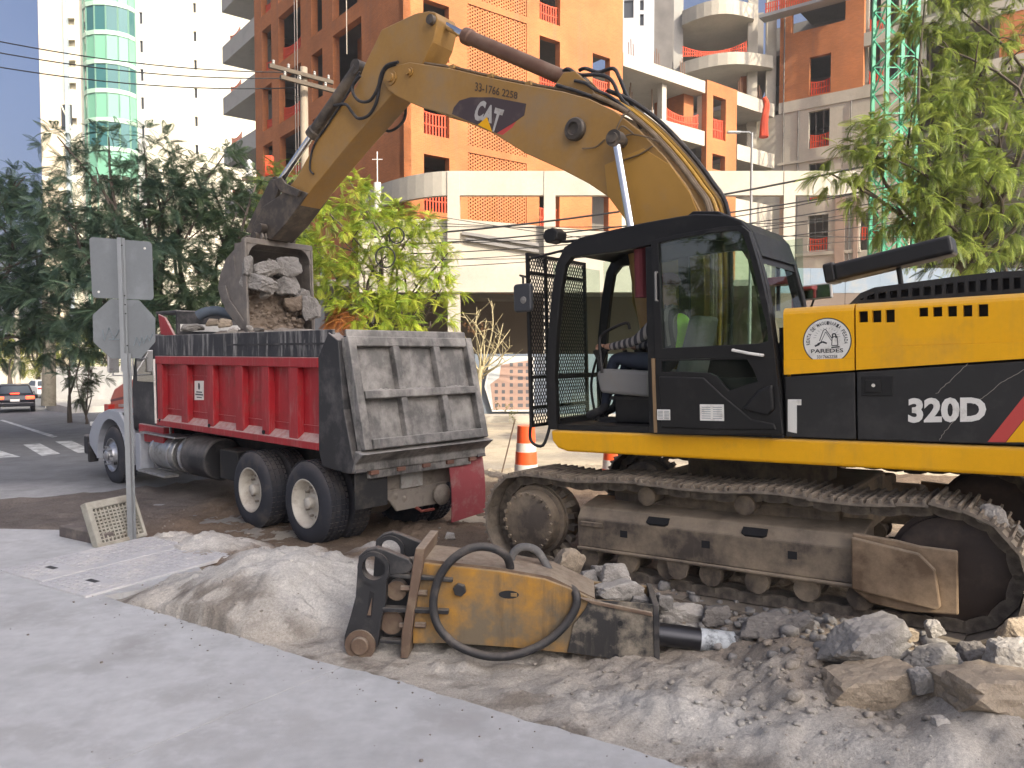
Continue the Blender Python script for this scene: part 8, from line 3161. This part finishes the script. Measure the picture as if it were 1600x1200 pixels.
tree('feathery_tree', 'dark leafy tree low behind the engine cover at the right edge', (at(1600, 600, 19).x, 19, -.1), [(1560, 400, 18.5, 60), (1600, 360, 18.5, 60), (1500, 420, 18, 45), (1640, 420, 18, 60)], .2, 22, .45, [(.05, .085, .03), (.07, .10, .035)], 18, pairs=12)

# bare shrub by the hoarding
bt_ = thing('bare_tree', 'small leafless tree with pale branches in front of the hoarding', 'tree', loc=at(750, 655, 26.5))
bb = MB()
B0 = Vector(at(750, 655, 26.5))


def bpx(x, y, d=26.5):
    return at(x, y, d) - B0


bb.tube([bpx(750, 658), bpx(748, 610), bpx(752, 572)], [.11, .075], 8, smooth=4)
rr2 = random.Random(3)
for (tx, ty) in ((708, 505), (722, 488), (745, 480), (768, 470), (786, 505), (797, 515), (775, 520), (738, 500), (790, 548), (804, 556), (760, 500), (730, 530), (714, 525), (800, 540)):
    s_ = bpx(752 + rr2.uniform(-4, 4), 572 + rr2.uniform(-4, 20))
    e_ = bpx(tx, ty, 26.5 + rr2.uniform(-.8, .8))
    m_ = s_.lerp(e_, .5) + Vector((rr2.uniform(-.2, .2), rr2.uniform(-.3, .3), rr2.uniform(-.25, .15)))
    bb.tube([s_, m_, e_], [.035, .012], 5, smooth=4)
    for _ in range(5):
        q = m_.lerp(e_, rr2.uniform(0, .9))
        bb.tube([q, q + Vector((rr2.uniform(-.5, .5), rr2.uniform(-.4, .4), rr2.uniform(.0, .55)))], [.013, .006], 4)
part('trunk', bb, M('bark_yellowish', (.42, .36, .21), .9, var=.2, vscale=5), bt_, smooth=True, fix=False)
cl_ = crown('crown', [(*(bpx(738, 500)), .45), (*(bpx(728, 520)), .35), (*(bpx(752, 520)), .3)], 26, .16, [(.32, .17, .08), (.26, .15, .08)], bt_, 21, pairs=5, sub=(5, .3))

# ---------------------------------------------------------------- far left street
GP = 'sunlit trees far down the street'
for i, (x, y, d, r_, lab) in enumerate(((15, 545, 70, 42, 'bright sunlit tree at the far left end of the street'), (60, 540, 75, 38, 'bright sunlit tree behind the pale tree trunk far down the street'), (100, 535, 66, 30, 'sunlit tree right of the pale trunk far down the street'), (150, 545, 70, 34, 'sunlit tree far behind the truck hood'))):
    tree('street_tree', lab, base_at(x, d), [(x, y, d, r_), (x - 18, y + 18, d, r_ * .7), (x + 18, y + 15, d, r_ * .75), (x + 5, y - 25, d, r_ * .7)], .25, 2.6, 1.2, [(.34, .36, .05), (.42, .42, .08), (.24, .28, .05)], 40 + i, GP, pairs=6, sub=(7, .5))
tree('street_tree', 'slim dark young tree on the far kerb left of the truck hood', base_at(108, 31), [(110, 545, 31, 30), (95, 560, 31, 22), (120, 530, 31, 26), (104, 585, 31, 16)], .09, 12, .5, shade_leaf, 50)
bushb = base_at(133, 30)
bs = thing('bush', 'tangled dark bush on the far kerb beside the truck hood', 'bush', loc=bushb)
bl = []
for (x, y, r_) in ((125, 600, 20), (142, 592, 20), (133, 615, 20), (120, 580, 16), (148, 575, 14), (138, 560, 18)):
    p = at(x, y, 30) - Vector(bushb)
    bl.append((p.x, p.y, p.z, r_ * 30 / FPX))
limbs((0, 0, -.1), bl, .06, 5, bark, bs, fork=.2)
crown('foliage', bl, 16, .45, [(.06, .085, .04), (.09, .11, .05), (.045, .065, .035)], bs, 51)
for (x, y0, y1, d, r_, lab, mt_) in ((76, 505, 634, 33, .26, 'thick pale tree trunk on the far kerb at the left', bark_p), (27, 505, 612, 50, .16, 'thin pale lamp post far down the street at the left edge', conc_c)):
    p0, p1 = at(x, y1, d), at(x - 2, y0 - 60, d)
    o = part('street_post' if d == 50 else 'tree_trunk', MB().tube([p0 - p0, (p1 - p0) * .5 + Vector((.05, 0, 0)), p1 - p0], [r_ * 1.15, r_ * .8], 12, smooth=4), mt_, None, smooth=True)
    o.location = p0
    tag(o, lab, 'post' if d == 50 else 'tree')
isl = [on_z(x, y, -.7) for x, y in ((72, 634), (108, 642), (165, 640), (240, 630), (240, 622), (90, 624))]
ik = part('kerb_island', MB().prism([(p.x, p.y) for p in isl], -1.2, -.52, 'Z'), conc_g, None)
struct(ik)
wl = at(165, 600, 44)
gw_ = part('garden_wall', MB().box(-3.5, 6, 0, .3, -2.2, 1.0), M('wall_whitish', (.34, .34, .33), .85, var=.08, vscale=.6, dirt=(.45, .44, .42), dirt_amt=.4), None)
gw_.location = wl
tag(gw_, 'pale garden wall behind the bush left of the truck hood', 'wall')
gh = part('house_front', MB().box(-6, 6, 0, 4, -3, 3.2), M('house_cream', (.6, .54, .42), .85, var=.06), None)
gh.location = at(60, 575, 92)
tag(gh, 'sunlit cream house front glimpsed at the end of the street', 'building')
hill_t = []


# ---------------------------------------------------------------- cars
def car(label, loc, rz, body_c, group=None, lights=False, detail=True):
    t = thing('parked_car' if not lights else 'dark_sedan', label, 'car', loc=loc, rz=rz, group=group)
    pm = M('car_paint_%d' % int(body_c[0] * 1000), body_c, .25, .2, var=.03)
    L_, W_ = 4.5, 1.76
    prof = [(-2.2, .35), (2.2, .35), (2.22, .62), (2.1, .78), (1.2, .90), (-1.35, .98), (-2.12, .96), (-2.25, .7)]
    part('body', MB().prism(prof, -W_ / 2, W_ / 2), pm, t, bevel=.06, seg=3)
    cab_ = [(-1.75, .95), (-1.15, 1.42), (.1, 1.45), (.95, .92)]
    mbc = MB()
    lo, hi = W_ / 2 - .04, W_ / 2 - .24
    vv = []
    for (x, z) in cab_:
        k = (z - .92) / .53
        w = lo + (hi - lo) * k
        vv += [(x, -w, z), (x, w, z)]
    mbc.add(vv, [(0, 2, 4, 6), (1, 7, 5, 3), (0, 1, 3, 2), (2, 3, 5, 4), (4, 5, 7, 6), (0, 6, 7, 1)])
    cb2 = part('cabin', mbc, pm, t, bevel=.05, seg=3)
    g_ = MB()
    rw = lambda x, z, s_: (x, s_ * ((lo + (hi - lo) * ((z - .92) / .53)) - .08), z)
    g_.add([rw(-1.72 - .01, 1.0, -1), rw(-1.72 - .01, 1.0, 1), rw(-1.24 - .01, 1.37, 1), rw(-1.24 - .01, 1.37, -1)], [(0, 1, 2, 3)])
    part('rear_window', g_, M('car_glass_sky', (.05, .06, .07), .05, 0, spec=.9), cb2)
    sg2 = MB()
    for s_ in (-1, 1):
        f_ = lambda x, z: (x, s_ * ((lo + (hi - lo) * ((z - .92) / .53)) + .012), z)
        part('side_window', MB().add([f_(-1.4, 1.0), f_(.6, 1.0), f_(.05, 1.38), f_(-1.1, 1.36)], [(0, 1, 2, 3)]), MATS['car_glass_sky'], cb2)
    
    for y_ in (-.66, .66):
        lm__ = M('tail_lamp_lit', (.5, .02, .01), .3, emit=((1, .06, .02), 4.0)) if lights else M('tail_lamp', (.35, .02, .015), .25)
        part('tail_lamp', MB().box(-2.27, -2.12, y_ - .19, y_ + .19, .74, .88), lm__, t, bevel=.02)
    if lights:
        part('brake_light', MB().box(-1.80, -1.76, -.2, .2, .99, 1.03), MATS['tail_lamp_lit'], t)
    part('number_plate', MB().box(-2.27, -2.24, -.2, .2, .62, .74), white_d, t)
    part('rear_bumper', MB().box(-2.3, -2.1, -.84, .84, .36, .58), pm, t, bevel=.05, seg=3)
    for x in (-1.35, 1.35):
        for s_ in (-1, 1):
            w_ = part('wheel', MB().lathe((x, s_ * (W_ / 2 + .005), .32), (0, -s_, 0), [(0, .0), (.0, .18), (.0, .29), (.03, .32), (.18, .32), (.2, .28), (.2, 0)], 24), rubber, t, smooth=True)
            part('hubcap', MB().lathe((x, s_ * (W_ / 2 + .01), .32), (0, -s_, 0), [(0, 0), (.0, .16), (.02, .19)], 16), alu, w_, smooth=True)
    return t


cpos = at(24, 641, 41)
car('dark sedan with lit brake lights driving away at the left edge', (cpos.x, cpos.y, float(z_road(cpos.x, cpos.y)) + .01), math.atan2(.84, -.54), (.02, .02, .024), lights=True)
GC = 'parked white cars'
for (x, y, d, rz, lab) in ((64, 608, 62, 2.4, 'white car parked far off right of the dark sedan'), (140, 598, 62, 3.0, 'white car parked behind the bush left of the truck')):
    p = at(x, y, d)
    car(lab, (p.x, p.y, float(z_road(p.x, p.y)) + .01), rz, (.75, .75, .74), GC)

# ---------------------------------------------------------------- utility pole, wires, street lamp
up0 = base_at(480, 25)
UPz = at(478, 113, 25).z - up0[2]
upl = thing('utility_pole', 'concrete utility pole with crossed timber arms beside the excavator stick', 'utility pole', loc=up0)
part('pole', MB().cyl((0, 0, -.3), (0, 0, UPz), .17, .12, n=16), M('pole_concrete', (.30, .25, .19), .9, var=.15, vscale=2), upl, smooth=True)
z1 = UPz - .3
wood = M('arm_timber', (.10, .08, .06), .9, var=.2, vscale=6)
for (dz, dx) in ((0, 0), (-.35, .35)):
    a = part('cross_arm', MB().box(-1.1, 1.1, -.06, .06, z1 - .06, z1 + .06).xf(Matrix.Translation((dx, -.24, dz)) @ Matrix.Rotation(.75, 4, 'Z') @ Matrix.Translation((0, 0, 0))), wood, upl)
    for t in (-.95, -.45, .45, .95):
        c = Vector((dx + t * math.cos(.75), -.24 + t * math.sin(.75), z1 + dz + .06))
        part('insulator', MB().lathe(c, (0, 0, 1), [(0, .02), (.05, .05), (.08, .03), (.12, .05), (.15, .02)], 10), M('insulator_grey', (.4, .4, .38), .3), a, smooth=True)
z2 = UPz - 3.6
part('lower_arm', MB().box(-1.9, .1, -.07, .07, z2 - .06, z2 + .06), wood, upl)
part('lower_arm', MB().box(-1.9, .1, -.37, -.25, z2 - .06, z2 + .06), wood, upl)
part('arm_brace', MB().cyl((-1.2, 0, z2), (-.1, 0, z2 - 1.0), .03, n=6), galv, upl)
part('cutout_fuse', MB().lathe((-1.75, -.1, z2 + .06), (0, 0, 1), [(0, .05), (.1, .13), (.2, .07), (.3, .13), (.42, .07), (.5, .11), (.6, .04)], 12), M('insulator_pale', (.62, .63, .63), .35), upl, smooth=True)
part('red_box', MB().box(-1.2, -.95, -.3, -.1, z2 + .1, z2 + .75), net_m, upl, bevel=.03)
cable_m = M('cable_black', (.02, .02, .02), .6)


def wire(p, q, sag, label, r=.014, group=None):
    p, q = Vector(p), Vector(q)
    pts = []
    for i in range(15):
        t = i / 14
        pts.append(p.lerp(q, t) - p + Vector((0, 0, -sag * 4 * t * (1 - t))))
    o = part('overhead_wire', MB().tube(pts, r, 5), cable_m, None, fix=False)
    o.location = p
    return tag(o, label, 'wire', group)


GW_ = 'overhead wires'
for (y0, y1, dx, lab) in ((62, 113, 470, 'highest of the three power lines at upper left'), (80, 122, 458, 'middle one of the three power lines at upper left'), (103, 137, 462, 'lowest of the three power lines at upper left')):
    wire(at(-30, y0 - 3, 21), at(dx, y1, 24.7), .25, lab, .018, GW_)
RW = [(560, 372, 1600, 200, .5, .03), (600, 384, 1640, 243, .4, .022), (590, 398, 1640, 262, .5, .016), (600, 410, 1640, 285, .4, .012), (610, 421, 1640, 310, .3, .012), (600, 352, 1600, 330, .2, .012), (620, 345, 1640, 372, .15, .012), (640, 330, 1100, 392, .1, .010), (640, 380, 1640, 225, .7, .014), (560, 362, 1640, 270, .9, .011), (640, 405, 1640, 345, .3, .01)]
LW_ = ['thickest cable sagging across the podium behind the boom, rising highest to the right', 'second thickest cable across the podium, just below the thickest one', 'medium cable across the podium, third down of the rising bundle', 'thin cable across the podium, fourth down of the rising bundle', 'thin cable across the podium, lowest of the rising bundle',
       'thin cable running almost level above the cab roof', 'thin cable falling slightly to the right behind the cab roof', 'short thin cable dropping steeply towards the cab lamp', 'thin cable with a deep sag across the podium, ending high at the right', 'thin cable with the deepest sag of all across the podium', 'thinnest low cable just above the cab lamp, nearly level']
for i, (x0, y0, x1, y1, sg, r_) in enumerate(RW):
    wire(at(x0, y0, 24.5), at(x1, y1, 20.5), sg, LW_[i], r_, 'cable bundle across the podium')
for (x, y, r_, lab) in ((620, 368, 12, 'coil of spare cable hanging in the sunlit tree, upper one'), (602, 402, 16, 'coil of spare cable hanging in the sunlit tree, lower one')):
    p = at(x, y, 19)
    o = part('cable_coil', MB().lathe((0, 0, 0), (.2, 1, .1), [(-.02, r_ * .0158 - .015), (-.02, r_ * .0158 + .015), (.02, r_ * .0158 + .015), (.02, r_ * .0158 - .015)], 24, close=True), cable_m, None)
    o.location = p
    tag(o, lab, 'cable', 'cable coils')
lp0 = base_at(1170, 26.5)
lpz = at(1170, 212, 26.5).z - lp0[2]
lpo = thing('street_lamp', 'slim grey street lamp with a short arm behind the cab', 'street lamp', loc=lp0)
part('pole', MB().cyl((0, 0, -.2), (0, 0, lpz), .07, .04, n=12), M('lamp_grey', (.25, .25, .25), .5, .4), lpo, smooth=True)
part('lamp_arm', MB().tube([(0, 0, lpz - .05), (-.1, 0, lpz + .02), (-.75, 0, lpz + .03)], .03, 6), galv, lpo)
part('lamp_head', MB().box(-.85, -.4, -.08, .08, lpz - .02, lpz + .05), galv, lpo, bevel=.02)
pg = thing('drain_pipe', 'short white capped pipe standing at the podium corner', 'pipe', loc=at(590, 330, 30))
part('pipe', MB().cyl((0, 0, 0), (0, 0, 1.1), .14, n=12).cyl((0, 0, 1.1), (0, 0, 2.3), .02, n=6).cyl((-.2, 0, 2.0), (.2, 0, 2.0), .015, n=5), M('pipe_white', (.7, .68, .62), .6), pg)
# grass tuft at the hoarding foot
tf = thing('weed_tuft', 'dry weed tuft at the foot of the hoarding', 'plant', loc=at(786, 655, 26.8))
crown('foliage', [(0, 0, .25, .35)], 70, .35, [(.25, .24, .08), (.18, .19, .07)], tf, 71, pairs=4, sub=(6, .3), hang=.7, wfac=.12)

# trees on the viewer's side of the street (out of frame, mirrored in the cab glass)
for i, (x, y, lab) in enumerate(((-8.5, -.8, 'dense street tree standing left of the viewer, outside the frame'), (-12.5, -4.5, 'dense street tree farther left behind the viewer'), (-6.5, -6.0, 'dense street tree behind the viewer'))):
    t = thing('street_tree', lab, 'tree', loc=(x, y, 0), group='street trees behind the viewer')
    lm = [(0, 0, 4.2, 1.7), (1.2, .6, 3.6, 1.4), (-1.2, -.4, 3.8, 1.4), (.3, -1.2, 3.2, 1.3), (.2, .9, 5.4, 1.3), (-.6, .9, 2.9, 1.1)]
    limbs((0, 0, 0), lm, .17, 80 + i, bark, t)
    crown('crown', lm, 9, .6, [(.07, .11, .03), (.10, .14, .04), (.05, .08, .03)], t, 90 + i, pairs=7)

# ---------------------------------------------------------------- the operator
def skin_body(name, joints, edges, root, mat, parent, levels=2):
    me = bpy.data.meshes.new(name)
    names = list(joints)
    me.from_pydata([joints[k][0] for k in names], [(names.index(a), names.index(b)) for a, b in edges], [])
    o = bpy.data.objects.new(name, me)
    COL.objects.link(o)
    if parent is not None:
        o.parent = parent
    sk = o.modifiers.new('skin', 'SKIN')
    sk.use_smooth_shade = True
    for i, k in enumerate(names):
        rr_ = joints[k][1]
        me.skin_vertices[0].data[i].radius = rr_ if isinstance(rr_, tuple) else (rr_, rr_)
        me.skin_vertices[0].data[i].use_root = (k == root)
    sb_ = o.modifiers.new('sub', 'SUBSURF')
    sb_.levels = sb_.render_levels = levels
    me.materials.append(mat)
    dg = bpy.context.evaluated_depsgraph_get()
    dg.update()
    m2_ = bpy.data.meshes.new_from_object(o.evaluated_get(dg))
    o.modifiers.clear()
    o.data = m2_
    return o


skin_c = M('skin_tone', (.30, .16, .10), .55)
hv = M('hi_vis_green', (.45, .88, .03), .7, var=.06)
jeans = M('jeans_blue', (.022, .028, .045), .85, var=.15, vscale=12)
stripe = bpy.data.materials.new('striped_sleeve')
stripe.use_nodes = True
_nt = stripe.node_tree
_w = _nt.nodes.new('ShaderNodeTexWave')
_w.inputs['Scale'].default_value = 5.5
_w.bands_direction = 'X'
_tc = _nt.nodes.new('ShaderNodeTexCoord')
_cr = _nt.nodes.new('ShaderNodeValToRGB')
_cr.color_ramp.interpolation = 'CONSTANT'
_cr.color_ramp.elements[0].color = (.03, .03, .035, 1)
_cr.color_ramp.elements[1].color = (.22, .20, .19, 1)
_cr.color_ramp.elements[1].position = .55
_nt.links.new(_tc.outputs['Object'], _w.inputs[0])
_nt.links.new(_w.outputs['Fac'], _cr.inputs[0])
_nt.links.new(_cr.outputs[0], _nt.nodes['Principled BSDF'].inputs['Base Color'])
_nt.nodes['Principled BSDF'].inputs['Roughness'].default_value = .9
SEAT = cz0 + .50
op = thing('person', 'seated operator in a lime safety vest, striped sleeves and jeans inside the cab', 'person', mat=EX.mat() @ Matrix.Translation((.46, .89, SEAT)))
J = {'pelvis': ((0, 0, .10), (.15, .12)), 'waist': ((-.01, 0, .26), (.145, .11)), 'chest': ((.0, 0, .44), (.165, .125)), 'neckb': ((.01, 0, .58), (.08, .08)), 'neck': ((.03, 0, .65), (.055, .055)), 'head': ((.05, 0, .74), (.085, .075)), 'crown': ((.045, 0, .84), (.075, .07)),
     'hipL': ((.10, .10, .09), (.10, .10)), 'kneeL': ((.54, .14, .16), (.068, .068)), 'ankL': ((.66, .13, -.32), (.045, .045)), 'toeL': ((.86, .14, -.40), (.04, .045)),
     'hipR': ((.10, -.10, .09), (.10, .10)), 'kneeR': ((.54, -.14, .16), (.068, .068)), 'ankR': ((.68, -.12, -.32), (.045, .045)), 'toeR': ((.88, -.13, -.40), (.04, .045)),
     'shL': ((.0, .19, .52), (.075, .075)), 'elL': ((.24, .27, .30), (.05, .05)), 'wrL': ((.50, .25, .26), (.034, .036)), 'paL': ((.58, .245, .265), (.036, .022)),
     'shR': ((.0, -.19, .52), (.075, .075)), 'elR': ((.24, -.27, .30), (.05, .05)), 'wrR': ((.50, -.25, .26), (.034, .036)), 'paR': ((.58, -.245, .265), (.036, .022))}
E_ = [('pelvis', 'waist'), ('waist', 'chest'), ('chest', 'neckb'), ('neckb', 'neck'), ('neck', 'head'), ('head', 'crown')]
for s_ in 'LR':
    E_ += [('pelvis', 'hip' + s_), ('hip' + s_, 'knee' + s_), ('knee' + s_, 'ank' + s_), ('ank' + s_, 'toe' + s_), ('chest', 'sh' + s_), ('sh' + s_, 'el' + s_), ('el' + s_, 'wr' + s_), ('wr' + s_, 'pa' + s_)]
body_o = skin_body('body', J, E_, 'pelvis', skin_c, op)
for m_ in (jeans, stripe, rubber):
    body_o.data.materials.append(m_)
for p in body_o.data.polygons:
    c = p.center
    arm = abs(c.y) > .20 and c.z > .15 and c.x < .51
    if c.x > .60 and c.z < -.27:
        p.material_index = 3
    elif c.z < .23 and not (abs(c.y) > .2 and c.z > .17) and not (c.x > .44 and c.z > .225):
        p.material_index = 1
    elif c.z < .62 and (arm or abs(c.y) < .26) and not (c.x >= .51):
        p.material_index = 2
    p.use_smooth = True
# vest over the trunk
VJ = {'a': ((-.01, 0, .17), (.168, .135)), 'b': ((-.01, 0, .30), (.165, .13)), 'c': ((0, 0, .44), (.188, .142)), 'd': ((.005, 0, .56), (.12, .11))}
skin_body('safety_vest', VJ, [('a', 'b'), ('b', 'c'), ('c', 'd')], 'a', hv, op)
hc = MB().lathe((.045, 0, .80), (0, 0, 1), [(0, .112), (.01, .118), (.05, .112), (.09, .085), (.115, .04), (.12, 0)], 24)
part('cap', hc.prism([(.10, .80), (.22, .785), (.22, .80), (.10, .82)], -.07, .07), M('cap_maroon', (.12, .02, .025), .8), op, smooth=True)
fc = MB()
fc.lathe((.12, 0, .735), (1, 0, -.2), [(0, .02), (.03, .016), (.045, .008), (.05, 0)], 8)
part('nose', fc, skin_c, op, smooth=True)
for s_ in (-1, 1):
    part('ear', MB().lathe((.04, s_ * .082, .745), (0, s_, 0), [(0, .03), (.012, .028), (.018, .015), (.018, 0)], 10), skin_c, op, smooth=True)
    part('eye', MB().lathe((.118, s_ * .032, .762), (1, 0, 0), [(0, .012), (.008, .009), (.01, 0)], 8), M('eye_dark', (.05, .04, .035), .2), op, smooth=True)
    # fingers closed over the lever knob
    for k in range(4):
        y_ = s_ * (.245 + .022 - k * .017)
        part('finger', MB().tube([(.58, y_, .27), (.625, y_, .285 - k * .002), (.655, y_, .265), (.65, y_, .235)], [.0105, .008], 7, smooth=3), skin_c, op, smooth=True)
    part('thumb', MB().tube([(.55, s_ * .21, .265), (.59, s_ * .205, .27), (.625, s_ * .215, .262)], [.012, .009], 7, smooth=3), skin_c, op, smooth=True)
part('mouth', MB().box(.128, .134, -.022, .022, .70, .706), M('lip_dark', (.2, .09, .07), .6), op)

# ---------------------------------------------------------------- air
hz = part('haze', MB().box(-420, 420, -220, 620, -3.7, 64), None, None)
hm3 = bpy.data.materials.new('haze_air')
hm3.use_nodes = True
hn = hm3.node_tree
hn.nodes.clear()
ho_ = hn.nodes.new('ShaderNodeOutputMaterial')
pv = hn.nodes.new('ShaderNodeVolumePrincipled')
pv.inputs['Color'].default_value = (.95, .96, 1, 1)
pv.inputs['Density'].default_value = .0009
pv.inputs['Anisotropy'].default_value = .3
hn.links.new(pv.outputs[0], ho_.inputs['Volume'])
hz.data.materials.append(hm3)
hz['kind'] = 'stuff'
